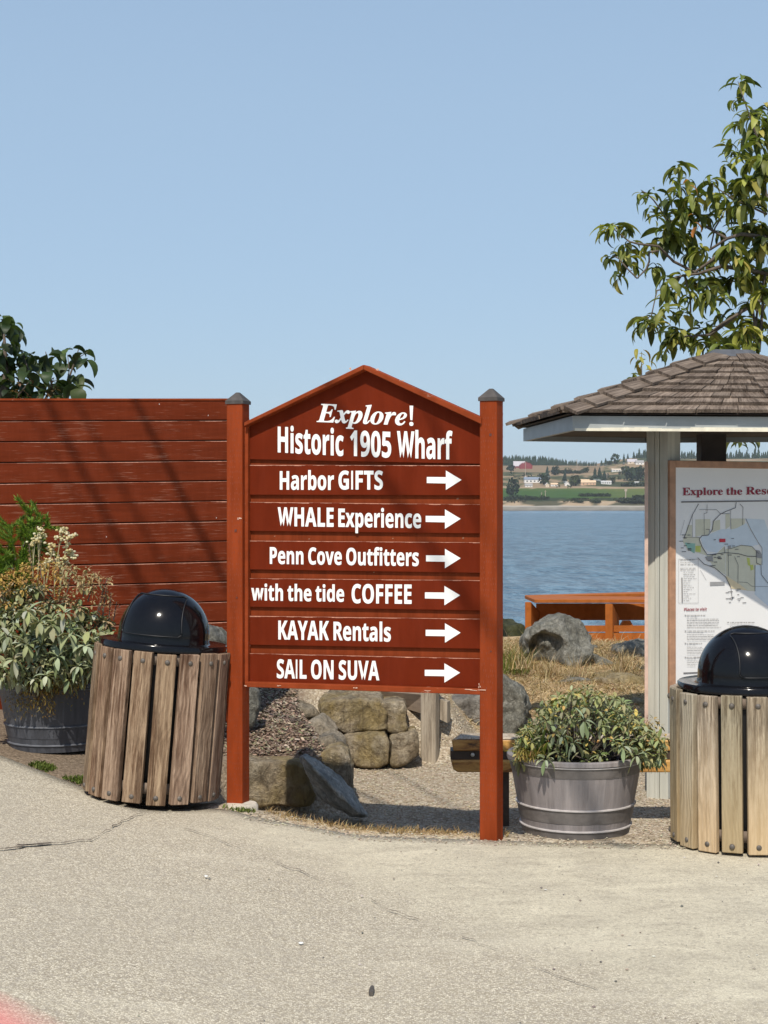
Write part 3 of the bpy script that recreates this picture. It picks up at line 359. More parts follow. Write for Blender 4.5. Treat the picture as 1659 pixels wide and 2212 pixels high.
Ip330;-79,-139 -79,-121 -70,-120 -63,-119 -56,-117 -51,-114 -47,-110 -43,-106 -40,-101 -37,-95 -35,-90 -33,-83 -31,-77 -30,-71 48,228 49,235 51,241 51,247 52,253 51,258 50,263 47,267 44,269 39,271 33,272 25,273 16,273 16,290 85,300 101,303 116,305 130,307 144,310 124,242 150,271 176,293 202,305 228,310 243,308 257,304 268,297 279,288 287,276 293,261 296,244 298,224 297,204 294,184 289,163 282,143 273,122 263,103 252,85 239,67 225,50 211,36 196,23 180,11 164,2 147,-4 131,-8 114,-9 101,-8 90,-6 79,-1 69,6 48,-69 47,-75 45,-82 45,-89 44,-97 45,-103 47,-109 50,-113 54,-116 59,-118 66,-119 75,-121 86,-122 86,-139|102,15 110,16 119,19 127,24 135,31 143,39 151,49 158,59 165,71 172,84 178,97 184,111 190,125 195,139 200,153 204,166 207,179 210,192 212,203 213,214 214,224 213,232 212,240 209,247 206,252 202,256 198,259 193,261 187,262 163,254 141,232 121,195 103,142 86,78 82,65 80,53 78,44 78,38 79,28 84,20 92,16
Ir260;-14,0 42,211 45,220 47,227 48,234 50,240 51,245 51,249 52,252 52,254 50,262 45,268 36,271 24,273 18,273 17,289 47,293 80,298 114,304 151,310 114,189 122,204 130,218 137,231 144,243 151,254 158,264 165,272 171,280 178,287 184,293 190,298 197,302 203,305 210,308 216,309 222,310 238,307 250,298 257,284 259,265 259,254 257,245 253,237 249,230 243,225 236,221 229,218 220,218 211,219 202,223 193,229 186,238 184,239 183,240 181,241 180,241 169,237 157,225 143,204 127,175 119,157 110,139 103,119 95,97 87,75 80,51 73,26 66,0
Ix302;-1,-11 -11,-10 -19,-8 -26,-5 -33,0 -38,6 -42,13 -44,20 -45,29 -44,37 -42,45 -39,51 -34,57 -29,62 -22,66 -15,68 -7,69 -1,68 6,67 12,65 18,62 24,59 29,57 34,55 38,55 44,56 49,59 55,65 60,73 95,129 74,238 71,249 69,258 66,265 62,270 58,274 53,277 46,278 38,279 32,279 17,278 17,294 27,296 37,297 46,298 55,300 63,301 70,302 77,304 84,305 90,306 95,307 100,308 104,309 108,309 112,309 115,310 118,310 124,309 129,307 134,303 138,298 139,295 141,292 142,287 144,283 145,277 146,271 148,265 149,258 157,218 172,240 186,259 199,275 211,288 222,298 235,305 248,310 261,311 270,310 278,308 284,305 290,300 295,294 299,287 301,280 302,272 301,264 299,257 296,250 292,245 288,240 282,237 276,235 270,234 267,235 264,235 261,236 257,237 253,238 249,240 245,241 241,243 240,244 238,245 235,246 232,246 230,247 227,248 225,248 223,248 218,248 213,247 209,245 206,242 204,239 201,235 197,230 192,223 186,215 179,206 172,195 163,183 183,86 188,67 194,54 203,46 212,43 217,44 221,46 226,49 231,54 234,57 237,60 239,63 242,66 256,82 269,72 255,53 242,36 230,22 219,11 207,2 196,-4 183,-8 170,-9 157,-8 146,-3 136,4 128,15 121,29 114,47 108,68 102,93 69,40 53,18 36,2 18,-8
'''

# ------------------------------------------------------------------ ground
EDGE = [(-9, 16.5), (-3.6, 10.1), (-2.15, 8.62), (-1.22, 7.66), (-.83, 7.90), (-.70, 7.82), (-.12, 7.62), (.47, 7.52), (1.0, 7.45), (8, 7.2), (14, 7.0)]
def Ye(x): return interp(EDGE, x)
def hap(x): t = max(0, -.1-x); return -.04+.118*min(t, 3.5)*t/(t+.06) if t > 0 else -.04
def wleft(x, y):
    xb = interp([(8.2, -.98), (9.28, -1.0), (9.5, -.36), (9.9, -.36), (12, -.70), (13, -.6)], y)
    return ss(0, 1, (xb+.12-x)/.2)
def gz(x, y):
    d = y-Ye(x); a = hap(x)
    B = a+.02*max(0, d); A = .05+.05*max(-.5, min(3, y-9.5))
    zl = lerp(A, B, ss(0, 1, (-1.05-x)/.5))
    zr = a-.27*ss(.12, .95, d)
    if x > .25 or y > 11.0:
        lm = ss(.35, .8, x)
        zr += lm*(.36*ss(11.3, 13.2, y)+.14*ss(13, 15.6, y))+(1-lm)*.5*ss(11.3, 11.75, y)
    z = lerp(zr, zl, wleft(x, y))
    z = lerp(z, a, 1-ss(-.02, .12, d))
    if y > 16.0: z = lerp(z, -2.2, ss(16.2, 25, y)); 
    if y > 25: z = lerp(-2.2, -3.4, (y-25)/38)
    z += .012*noise.noise(Vector((x*3, y*3, 0)))*ss(.05, .3, d)+.03*noise.noise(Vector((x*.9, y*.9, 4)))*ss(.3, 1.2, d)
    return z
def zones(x, y):
    d = y-Ye(x); k = noise.noise(Vector((x*2.2, y*2.2, 9)))*.35+noise.noise(Vector((x*7, y*7, 2)))*.2
    wl = wleft(x, y)
    mul = wl*ss(9.2, 9.6, y+k)*(1-ss(-.85, -1.3, x))
    dirt = wl*(1-mul)
    straw = max(ss(.05, .12, d)*(1-ss(.28, .46, d+k*.25))*ss(-.62, -.5, x)*(1-ss(.5, .62, x)), ss(.55, .8, x+k*.3)*ss(11.9, 12.6, y+k))
    if x < .55 and y > 11.6: straw = max(straw, ss(11.6, 12, y)*(1-wl))
    beach = ss(17.5, 20, y)
    return mul, straw*(1-beach), dirt, beach
def frange(a, b, s):
    n = max(1, int(round((b-a)/s))); return [a+(b-a)*i/n for i in range(n+1)]
gx = frange(-14, -3, .5)[:-1]+frange(-3, 3.4, .045)[:-1]+frange(3.4, 16, .6)
gy = frange(-6, 7, .6)[:-1]+frange(7, 13.6, .045)[:-1]+frange(13.6, 17, .12)[:-1]+frange(17, 26, .5)[:-1]+frange(26, 66, 2)
g = MB()
for y in gy:
    for x in gx:
        d = y-Ye(x); z = gz(x, y)-(.06 if d < -.05 else .03*(1-ss(-.05, .1, d)))
        q = zones(x, y); me_ = q
        g.col = (q[0], q[1], q[2]+2*q[3]); g.vert((x, y, z))
nx = len(gx)
for j in range(len(gy)-1):
    for i in range(nx-1): g.face([j*nx+i, j*nx+i+1, (j+1)*nx+i+1, (j+1)*nx+i])
t = NT('ground_mixed'); v = t.coord('pos')
fine = t.noise(v, 55, 4, .7); med = t.noise(v, 9, 5, .65); st = t.vor(v, 62, 'F1', 'Color'); sd = t.vor(v, 62)
sep = t.n('SeparateColor'); t.l(t.attr('col').outputs['Color'], sep.inputs[0])
stone = t.n('SeparateColor'); t.l(st, stone.inputs[0])
grav = t.ramp(stone.outputs[0], [(0, (.26, .205, .14)), (.4, (.42, .355, .255)), (.75, (.52, .455, .35)), (1, (.60, .54, .43))])
grav = t.mix(t.ramp(sd, [(.45, 0.0), (.75, .65)]), grav, (.17, .135, .10))
grav = t.mix(t.math('MULTIPLY', t.ramp(med, [(.4, 0.0), (.65, 1.0)]), .5), grav, (.40, .31, .22))
mul = t.ramp(stone.outputs[1], [(0, (.06, .04, .028)), (.5, (.15, .095, .068)), (.8, (.22, .155, .11)), (1, (.30, .24, .18))])
straw = t.ramp(t.noise(t.coord('pos', (6, 1, 1)), 20, 5, .7), [(.3, (.24, .16, .085)), (.5, (.50, .37, .21)), (.7, (.62, .49, .31))])
dirt = t.ramp(fine, [(.3, (.10, .075, .05)), (.6, (.25, .19, .135)), (.8, (.36, .30, .22))])
beach = t.ramp(med, [(.3, (.025, .028, .012)), (.55, (.075, .07, .03)), (.75, (.13, .12, .08))])
c = t.mix(sep.outputs[0], grav, mul); c = t.mix(sep.outputs[1], c, straw)
bl = t.math('MINIMUM', sep.outputs[2], 1.0); c = t.mix(bl, c, dirt)
c = t.mix(t.math('MAXIMUM', t.math('SUBTRACT', sep.outputs[2], 1.0), 0.0), c, beach)
h = t.math('ADD', t.math('MULTIPLY', sd, -.8), fine)
t.fin(c, .95, t.bump(h, .8, .012), spec=.1); M['ground'] = t.m
tag(g.build('ground', M['ground'], smooth=True, origin=(0, 0, 0)), kind='structure')

# concrete apron
g = MB(); ax = frange(-9, -3, .5)[:-1]+frange(-3, 3, .06)[:-1]+frange(3, 14, .6)
NR = 60
for j in range(NR+1):
    for x in ax:
        kq = 1 if x > -.8 else .25; ed = Ye(x)+kq*(.02*noise.noise(Vector((x*5, 0, 1)))+.035*noise.noise(Vector((x*1.7, 3, 1))))
        y = lerp(-5, ed, (j/NR)**.6)
        g.vert((x, y, hap(x)+.006*noise.noise(Vector((x*.7, y*.7, 0)))+.003*noise.noise(Vector((x*4, y*4, 3)))))
n_ = len(ax)
for j in range(NR):
    for i in range(n_-1): g.face([j*n_+i, j*n_+i+1, (j+1)*n_+i+1, (j+1)*n_+i])
# turned-down slab edge
for i in range(n_-1):
    a, b = NR*n_+i, NR*n_+i+1
    p, q = g.v[a]-Vector((0, -.02, .12)), g.v[b]-Vector((0, -.02, .12))
    g.face([a, b, g.vert(q), g.vert(p)])
t = NT('exposed_aggregate_concrete'); v = t.coord('pos')
vc = t.vor(v, 150, 'F1', 'Color'); vd = t.vor(v, 150); sp = t.n('SeparateColor'); t.l(vc, sp.inputs[0])
big = t.noise(v, .9, 6, .65); md = t.noise(v, 5, 6, .7); fn = t.noise(v, 130, 3, .7); fn2 = t.noise(v, 45, 4, .75)
agg = t.ramp(sp.outputs[0], [(0, (.25, .21, .155)), (.25, (.45, .40, .30)), (.55, (.62, .56, .43)), (1, (.80, .735, .585))])
agg = t.mix(t.ramp(vd, [(.35, 0.0), (.65, .85)]), agg, (.33, .285, .21))
agg = t.mix(t.ramp(fn2, [(.40, .55), (.52, 0.0)]), agg, (.30, .265, .22))
agg = t.mix(t.math('MULTIPLY', t.ramp(big, [(.35, 0.0), (.7, 1.0)]), .22), agg, (.46, .40, .305))
# dusty zone to the right of the joint, sandy and paler
xyz = t.n('SeparateXYZ'); t.l(v, xyz.inputs[0])
dl = t.math('ADD', t.math('MULTIPLY', t.math('SUBTRACT', xyz.outputs[0], -1.01), .834), t.math('MULTIPLY', t.math('SUBTRACT', xyz.outputs[1], 7.64), .552))
dl = t.math('ADD', dl, t.math('MULTIPLY', t.math('SUBTRACT', md, .5), 1.1))
dm = t.ramp(dl, [(.0, 0.0), (.5, 1.0)])
streak = t.noise(t.coord('pos', (1, 1.8, 1)), 3.0, 8, .72, .8)
dust = t.ramp(streak, [(.32, (.38, .34, .26)), (.47, (.57, .52, .39)), (.65, (.72, .66, .495))])
dust = t.mix(t.ramp(fn, [(.36, .6), (.5, 0.0)]), dust, (.27, .235, .185))
dust = t.mix(t.ramp(fn2, [(.36, .55), (.47, 0.0)]), dust, (.22, .19, .15))
c = t.mix(t.math('MULTIPLY', dm, .62), agg, dust)
pt1 = t.noise(t.coord('pos', (1, 1, 1), (5, 2, 0)), 1.7, 5, .6, 1.0); pt2 = t.noise(t.coord('pos', (.5, 2.2, 1), (1, 9, 0)), 1.3, 6, .7)
c = t.mix(t.math('MULTIPLY', t.ramp(pt1, [(.5, 0.0), (.68, 1.0)]), .22), c, (.36, .325, .26)); c = t.mix(t.math('MULTIPLY', t.ramp(pt2, [(.53, 0.0), (.66, 1.0)]), .20), c, (.72, .66, .51))
pl = t.math('ADD', t.math('ADD', xyz.outputs[0], xyz.outputs[1]), t.math('MULTIPLY', t.math('SUBTRACT', md, .5), .18))
pk = t.math('SUBTRACT', 3.63, pl)    # faded red kerb paint in the corner
c = t.mix(t.math('MULTIPLY', t.ramp(pk, [(.0, 0.0), (.22, 1.0), (.42, 1.0), (.5, 0.0)]), .75), c, (.70, .24, .22))
h = t.math('ADD', t.math('MULTIPLY', vd, -.7), t.math('ADD', fn, fn2))
t.fin(c, .9, t.bump(h, .45, .006), spec=.15); M['apron'] = t.m
tag(g.build('pavement', M['apron'], smooth=True, origin=(0, 0, 0)), kind='structure')

def on_apron(px, py):
    Y = 7.
    for _ in range(12):
        X = (px-CX)/F*Y; Y = (EYE.z-hap(X))*F/(py-HY)
    return Vector(((px-CX)/F*Y, Y, hap(X)))
cr = MB()
def crack(pts, w0):
    P = [on_apron(*p) for p in pts]; Q = []
    for a, b in zip(P, P[1:]):
        n = max(2, int((b-a).length/.035))
        for k in range(n): Q.append(a.lerp(b, k/n)+Vector((rnd.gauss(0, .006), rnd.gauss(0, .010), 0)))
    Q.append(P[-1]); prev = None
    for q in Q:
        w = w0*rnd.uniform(.35, 1.3); z = hap(q.x)+.0095
        ids = (cr.vert((q.x, q.y-w, z)), cr.vert((q.x, q.y+w, z)))
        if prev: cr.face([prev[0], ids[0], ids[1], prev[1]])
        prev = ids
crack([(-30, 1840), (0, 1838), (75, 1829), (200, 1817), (220, 1804), (280, 1769), (312, 1756)], .012)
crack([(40, 1830), (75, 1829), (110, 1824)], .016)
for a_, b_ in (((395, 1790), (520, 1838)), ((560, 1852), (700, 1905)), ((800, 1948), (905, 1990)), ((1000, 2028), (1075, 2056)), ((1150, 2090), (1290, 2142)), ((640, 1880), (655, 1886))): crack([a_, ((a_[0]+b_[0])/2+rnd.uniform(-10, 10), (a_[1]+b_[1])/2), b_], .0035)
M['crack'] = m_simple('dirt_in_crack', (.13, .105, .08), .95, 60, .4)
tag(cr.build('pavement_crack', M['crack'], origin=(0, 0, 0)), kind='structure')

# loose grit and pebbles on the apron
g = MB()
def pebble(mb, p, r, col):
    mb.col = col; ids = []
    for x, y, z in ((1,0,0),(-1,0,0),(0,1,0),(0,-1,0),(0,0,1),(0,0,-.5)):
        k = r*rnd.uniform(.6, 1.15); ids.append(mb.vert(Vector(p)+Vector((x*k, y*k, z*k*.65))))
    for f in ((0,2,4),(2,1,4),(1,3,4),(3,0,4),(2,0,5),(1,2,5),(3,1,5),(0,3,5)): mb.face([ids[i] for i in f])
for i in range(420):
    x = rnd.uniform(-.9, 2.2); y = rnd.uniform(4.6, 7.4)
    if (x+1.01)*.834+(y-7.64)*.552 < rnd.uniform(-.1, .5) and rnd.random() < .8: continue
    pebble(g, (x, y, hap(x)+.004), rnd.choice((.003, .0035, .004, .005, .008)), jit(pick((.12, .11, .10), (.2, .17, .14), (.3, .26, .2), (.5, .46, .4)), .2))
for i in range(1500):
    x = rnd.uniform(-.7, 2.3); y = Ye(x)+abs(rnd.gauss(0, .16))-.12
    pebble(g, (x, y, gz(x, y)+.004), rnd.uniform(.003, .009), jit(pick((.40, .35, .26), (.46, .40, .30), (.3, .25, .18), (.22, .17, .12)), .2))
t = NT('pebbles'); t.fin(t.attr('col').outputs['Color'], .85); M['vcol'] = t.m
tag(g.build('loose_grit', M['vcol'], origin=(0, 0, 0)), kind='stuff')
g = MB()
for i in range(14000):
    x = rnd.uniform(-.5, 2.6); y = rnd.uniform(8.3, 12.2)
    if wleft(x, y) > .3: continue
    pebble(g, (x, y, gz(x, y)+.004), rnd.uniform(.004, .0105), jit(pick((.46, .40, .30), (.50, .44, .34), (.36, .29, .20), (.42, .33, .22), (.27, .21, .14)), .2))
tag(g.build('gravel', M['vcol'], origin=(0, 0, 0)), kind='stuff')
g = MB()
for i in range(11000):     # bark mulch and dead leaves on the bed
    y = rnd.uniform(9.5, 13); x = rnd.uniform(-1.25, -.3)
    if wleft(x, y) < .7: continue
    p = Vector((x, y, gz(x, y)+rnd.uniform(.004, .02))); a = rnd.uniform(0, 6.28); L = rnd.uniform(.006, .018); w = L*rnd.uniform(.3, .6)
    u = Vector((math.cos(a), math.sin(a), rnd.uniform(-.5, .5)))*L; n = Vector((-math.sin(a), math.cos(a), rnd.uniform(-.5, .5)))*w
    g.col = jit(pick((.27, .18, .125), (.21, .14, .10), (.33, .25, .18), (.15, .10, .07), (.38, .31, .23), (.21, .20, .11)), .2)
    g.poly([p-u-n, p+u-n*.6, p+u*.9+n, p-u*.8+n])
tag(g.build('bark_mulch', M['vcol'], origin=(0, 0, 0)), kind='stuff')
def blade(mb, p, h, lean, w=.004):
    p = Vector(p); a = rnd.uniform(0, 6.28); d = Vector((math.cos(a), math.sin(a), 0))*lean; s = Vector((-math.sin(a+.6), math.cos(a+.6), 0))*w
    if abs(s.x) < w*.3: s.x = w*.6
    m = p+d*.35+Vector((0, 0, h*.6)); e = p+d+Vector((0, 0, h))
    i = [mb.vert(q) for q in (p-s, p+s, m+s*.7, m-s*.7, e)]
    mb.face([i[0], i[1], i[2], i[3]]); mb.face([i[3], i[2], i[4]])
g = MB()
for i in range(1900):
    x = rnd.uniform(-.62, .62); y = Ye(x)+.08+abs(rnd.gauss(0, .16))
    if noise.noise(Vector((x*6, y*6, 3))) < -.12+rnd.uniform(-.2, .2): continue
    g.col = jit(pick((.42, .29, .13), (.34, .23, .11), (.48, .36, .2), (.3, .2, .1)), .2)
    blade(g, (x, y, gz(x, y)), rnd.choice((.008, .01, .014, .02, .035)), rnd.uniform(.01, .05), .0022)
STRAW = ((.56, .42, .24), (.46, .32, .17), (.64, .51, .32), (.36, .25, .13), (.52, .40, .23), (.24, .17, .09))
for i in range(22000):
    y = 12.0+rnd.random()**.9*4.0; x = rnd.uniform(.6, 3.0)
    if zones(x, y)[1] < .3: continue
    g.col = jit(pick(*STRAW), .25); k = rnd.random()
    blade(g, (x, y, gz(x, y)), rnd.uniform(.01, .045) if k < .985 else rnd.uniform(.08, .16), rnd.uniform(.05, .15), .0035)
for (px, py, n) in ((1200, 1478, 150), (1190, 1462, 90), (1345, 1446, 120), (1250, 1462, 60), (1130, 1440, 60), (1370, 1475, 90), (1150, 1500, 80)):
    for i in range(n):
        Y = 13.6; p = at(px, py, Y)+Vector((rnd.gauss(0, .05), rnd.gauss(0, .06), -.02))
        g.col = jit(pick(*STRAW), .2); blade(g, p, rnd.uniform(.06, .24), rnd.uniform(.04, .2), .003)
for i in range(140):
    p = at(1110, 1440, 13.8)+Vector((rnd.gauss(0, .07), rnd.gauss(0, .08), -.06)); g.col = jit(pick((.14, .17, .04), (.3, .24, .08), (.2, .2, .06)), .2); blade(g, p, rnd.uniform(.1, .3), rnd.uniform(.04, .2), .004)
tag(g.build('dry_grass', M['dry'], origin=(0, 0, 0)), kind='stuff')
g = MB()
for i in range(900):      # green moss along the slab edge
    x = rnd.uniform(-1.95, -1.45); y = Ye(x)+rnd.uniform(.02, .17)
    if noise.noise(Vector((x*5, y*5, 0))) < -.05: continue
    g.col = jit(pick((.10, .14, .03), (.16, .19, .05), (.08, .11, .02)), .2); blade(g, (x, y, gz(x, y)), rnd.uniform(.01, .03), rnd.uniform(.005, .02), .005)
for i in range(160):
    p = on_apron(522, 1748); x = p.x+rnd.gauss(0, .035); y = p.y+rnd.gauss(0, .02)-.03
    g.col = jit(pick((.12, .16, .04), (.18, .20, .06)), .2); blade(g, (x, y, hap(x)), rnd.uniform(.008, .025), rnd.uniform(.005, .02), .004)
tag(g.build('moss', M['dry'], origin=(0, 0, 0)), kind='stuff')

# ------------------------------------------------------------------ water and far shore
g = MB(); g.poly([(-1500, 24, -3), (2400, 24, -3), (2400, 1430, -3), (-1500, 1430, -3)])
t = NT('cove_water'); v = t.coord('pos', (1, .22, 1))
a1 = t.noise(v, .8, 6, .7); a2 = t.noise(v, 3.0, 4, .65); a3 = t.noise(t.coord('pos', (1, .3, 1)), .12, 5, .65)
xyz = t.n('SeparateXYZ'); t.l(t.coord('pos'), xyz.inputs[0])
calm = t.ramp(t.math('DIVIDE', xyz.outputs[1], 1400), [(.04, .55), (.09, 1.0), (.60, .9), (.70, .15)])
h = t.math('ADD', t.math('MULTIPLY', a3, 5.0), t.math('ADD', a1, t.math('MULTIPLY', a2, .22)))
bp = t.n('Bump'); bp.inputs['Distance'].default_value = 1.6; t.l(h, bp.inputs['Height']); t.l(calm, bp.inputs['Strength'])
ripple_shade = t.math('ADD', t.math('MULTIPLY', a1, .6), t.math('MULTIPLY', a2, .4))  # light and dark of the ripples painted into the water colour
t.fin(t.ramp(ripple_shade, [(.44, (.012, .045, .085)), (.51, (.05, .125, .185)), (.58, (.14, .24, .31))]), .2, bp.outputs[0], spec=.5); M['water'] = t.m
tag(g.build('water', M['water'], origin=(0, 0, -3)), kind='structure')

PROF = [(1380, 1103.6), (1388, 1103), (1410, 1094), (1418, 1091), (1424, 1083), (1450, 1076), (1600, 1057), (1640, 1052), (1720, 1044), (1800, 1036), (2000, 1019), (2200, 1007), (2330, 1003), (2700, 1012)]
def fz(x, y):
    py = interp(PROF, y); z = EYE.z+(HY-py)*y/F
    r = x/y
    if y > 1800: z += 10*ss(.135, .165, r)*ss(1800, 2100, y)
    if y > 1440: z += 1.5*noise.noise(Vector((x*.012, y*.012, 0)))+.8*noise.noise(Vector((x*.04, y*.04, 3)))
    elif y > 1412: z += 1.0*noise.noise(Vector((x*.08, y*.08, 1)))
    return z
g = MB(); hx = frange(-900, 0, 50)[:-1]+frange(0, 420, 5)[:-1]+frange(420, 1800, 50)
hy = [1376, 1388, 1398, 1406, 1412, 1416, 1420, 1424, 1428, 1434, 1442]+frange(1450, 2340, 9)+frange(2360, 2700, 40)
BE = (.40, .35, .28); 
def fcol(x, y):
    k = noise.noise(Vector((x*.03, y*.02, 5))); k2 = noise.noise(Vector((x*.1, y*.06, 8))); r = x/y
    if y < 1396: return lerp3((.12, .11, .09), (.24, .21, .17), max(0, min(1, .5+k2)))
    if y < 1409: return lerp3((.22, .20, .165), (.30, .275, .23), .5+k2)
    if y < 1414: return (.46, .42, .36)
    if y < 1426: return (.09, .085, .05) if k+1.2*k2 > -.06-(.25 if r > .125 else 0) else (.40, .30, .20)
    if y < 1452+12*k: return (.035, .05, .022) if k2 > -.35 else (.16, .14, .07)
    if y < 1606+10*k2: return lerp3((.05, .105, .022), (.125, .15, .04), ss(.12, .17, r)*.8+.15*k2+ss(1560, 1606, y)*.5)
    if y < 1632: return (.36, .26, .165)
    # upper mosaic
    m = noise.noise(Vector((x*.014, y*.009, 11)))+.5*k2
    if y > 1985 and r < .142: return (.27, .19, .115) if m > -.45 else (.16, .14, .075)
    return (.055, .065, .028) if m > .12 else (.12, .115, .05) if m > -.08 else (.33, .235, .145)
def lerp3(a, b, t): t = max(0, min(1, t)); return tuple(lerp(p, q, t) for p, q in zip(a, b))
for y in hy:
    for x in hx: g.col = fcol(x, y); g.vert((x, y, fz(x, y)))
n_ = len(hx)
for j in range(len(hy)-1):
    for i in range(n_-1): g.face([j*n_+i, j*n_+i+1, (j+1)*n_+i+1, (j+1)*n_+i])
t = NT('far_fields'); n = t.noise(t.coord('pos'), .25, 5, .7)
t.fin(t.mix(t.math('MULTIPLY', n, .7), t.attr('col').outputs['Color'], t.mix(1.0, t.attr('col').outputs['Color'], (.6, .62, .6), 'MULTIPLY')), .95, spec=.05); M['fields'] = t.m
tag(g.build('hills', M['fields'], smooth=True, origin=(0, 0, 0)), kind='structure')
def fD(zx, zy): return ((1650+zx/3.607)/1.507, (1450+zy/3.607)/1.507)
def far_at(zx, zy):          # ground point of the far shore under a pixel
    px, py = fD(zx, zy); best = None
    y = 1390
    while y < 2330:
        x = (px-CX)/F*y; s = HY-(fz(x, y)-EYE.z)*F/y
        if s <= py: break
        y += 4
    x = (px-CX)/F*y; return Vector((x, y, fz(x, y)))
def conifer(mb, p, h, w, dark=1.0):
    n = 7; base = p+Vector((0, 0, -.5))
    for L in range(n):
        z0 = h*(.08+.9*L/n); z1 = min(h, z0+h*.28); r = w*.5*(1-L/n)**.8+.15
        k = 9; c = [mb.vert(base+Vector((0, 0, z1)))]; ring = []
        mb.col = jit((.020*dark, .036*dark, .020*dark), .3)
        for q in range(k):
            a = q*2*math.pi/k+L; rr = r*rnd.uniform(.65, 1.15); ring.append(mb.vert(base+Vector((rr*math.cos(a), rr*math.sin(a), z0-rnd.uniform(0, h*.04)))))
        for q in range(k): mb.face([c[0], ring[q], ring[(q+1) % k]])
def broadleaf(mb, p, h, w, col=(.03, .05, .018), n=150):
    for i in range(n):
        while True:
            q = Vector((rnd.uniform(-1, 1), rnd.uniform(-1, 1), rnd.uniform(-1, 1)))
            if .35 < q.length < 1: break
        if noise.noise(q*2+p) < -.25: continue
        c = p+Vector((q.x*w/2, q.y*w/2, h*.52+q.z*h*.48)); s = w*.13*rnd.uniform(.6, 1.3); mb.col = jit(col, .35)
        a = Vector((rnd.gauss(0, 1), rnd.gauss(0, 1), rnd.gauss(0, 1))).normalized()*s; b = a.cross(Vector((rnd.gauss(0, 1), rnd.gauss(0, 1), rnd.gauss(0, 1)))).normalized()*s
        mb.poly([c+a, c+b, c-a, c-b])
M['fartree'] = m_leaf('far_foliage', .8, .1, .5, spec=.1)
g = MB()                      # the wood along the crest reads as one mass
for zx in [x+rnd.uniform(-6, 6) for x in range(-40, 1050, 11)]:
    for row in range(2):
        p = Vector(((fD(zx, 0)[0]-CX)/F*(2240+row*40), 2240+row*40, 0)); p.z = fz(p.x, p.y)-1
        hh = .62*interp([(-40, 24), (150, 24), (300, 22), (500, 21), (700, 15), (850, 11), (1050, 9)], zx)*rnd.uniform(.75, 1.18)
        conifer(g, p, hh, hh*.42, 1.5)
for zx in [x+rnd.uniform(-10, 10) for x in range(1500, 4200, 26)]:
    y = 2250; p = Vector(((fD(zx, 0)[0]-CX)/F*y, y, 0)); p.z = fz(p.x, p.y)-1
    hh = rnd.uniform(9, 17); conifer(g, p, hh, hh*.5, 1.4)
tag(g.build('evergreen_wood', M['fartree'], origin=(0, 0, 0)), kind='stuff')
FT = [  # zx, base zy, height zy, width zx, type, label
 (75, 590, 190, 140, 'b', 'dark round tree at the left end of the green field'),
 (40, 600, 120, 90, 'b', 'dark tree half hidden by the red post at the field edge'),
 (50, 300, 60, 90, 'b', 'dark bushy tree beside the red barn'),
 (475, 380, 130, 70, 'c', 'tall dark conifer just right of the white gabled house'),
 (440, 470, 130, 110, 'b', 'broad dark tree between the white gabled house and the small cream houses'),
 (570, 350, 110, 85, 'b', 'dark tree standing alone in the upper tan field'),
 (678, 445, 155, 70, 'c', 'single dark pointed conifer above the small cream houses'),
 (800, 480, 120, 120, 'b2', 'pale green bushy tree left of the orange roofed house'),
 (925, 320, 55, 60, 'b', 'small dark tree on the slope above the orange roofed house'),
 (1035, 420, 150, 80, 'c', 'dark conifer right behind the orange roofed house'),
 (1090, 430, 165, 90, 'c', 'tallest dark conifer in the clump behind the flat white house'),
 (1145, 430, 130, 80, 'c', 'dark conifer at the right of the clump behind the flat white house'),
 (1240, 450, 70, 60, 'b', 'small dark tree right of the flat white house'),
 (1275, 225, 115, 90, 'b', 'large round tree standing up on the skyline'),
 (1375, 225, 125, 40, 'c', 'slim columnar conifer on the skyline left of the hilltop houses'),
 (1420, 210, 110, 45, 'c', 'slim conifer on the skyline touching the hilltop houses'),
 (1160, 240, 90, 45, 'c', 'thin pointed conifer on the skyline right of the gap'),
 (1112, 240, 65, 40, 'c', 'short pointed conifer on the skyline at the edge of the gap'),
 (1205, 230, 45, 60, 'b', 'low round bush on the skyline'),
 (1480, 415, 130, 190, 'b', 'broad dark tree mass above the small white shed'),
 (1575, 420, 160, 120, 'b', 'dark tree behind the kiosk frame edge'),
 (1390, 330, 80, 90, 'b2', 'pale green tree between the hillside white houses'),
 (1500, 330, 60, 120, 'b2', 'light green spreading tree below the hilltop houses'),
]
for zx, by, hy_, wx, ty, lab in FT:
    p = far_at(zx, by); k = p.y/F/3.607/1.507; o = MB()
    hy_ *= 1.12; wx *= 1.15
    if ty == 'c': conifer(o, p, hy_*k, wx*k, 1.1)
    else: broadleaf(o, p, hy_*k, wx*k, (.030, .050, .020) if ty == 'b' else (.06, .075, .028))
    root = empty('far_tree', p); tag(root, lab, 'tree', 'trees on the far shore')
    o.build('crown', M['fartree'], root)
    tr = MB(); tr.tube([p-Vector((0, 0, 1)), p+Vector((0, 0, hy_*k*.4))], [.5, .25], 5); tr.build('trunk', M['bark'], root)
g = MB()
for (zx0, zx1, zy, hh) in ((860, 1205, 600, 2.2), (1350, 1620, 478, 3), (1340, 1640, 690, 3.5), (0, 480, 640, 2.5), (550, 900, 330, 3), (560, 720, 310, 2), (780, 960, 640, 1.5), (1500, 1640, 620, 2.5), (1000, 1080, 690, 2), (820, 870, 690, 2)):
    for i in range(int((zx1-zx0)/5)):
        p = far_at(rnd.uniform(zx0, zx1), zy+rnd.uniform(-4, 4)); broadleaf(g, p, hh*rnd.uniform(.7, 1.4), hh*2.6, (.03, .042, .018), 14)
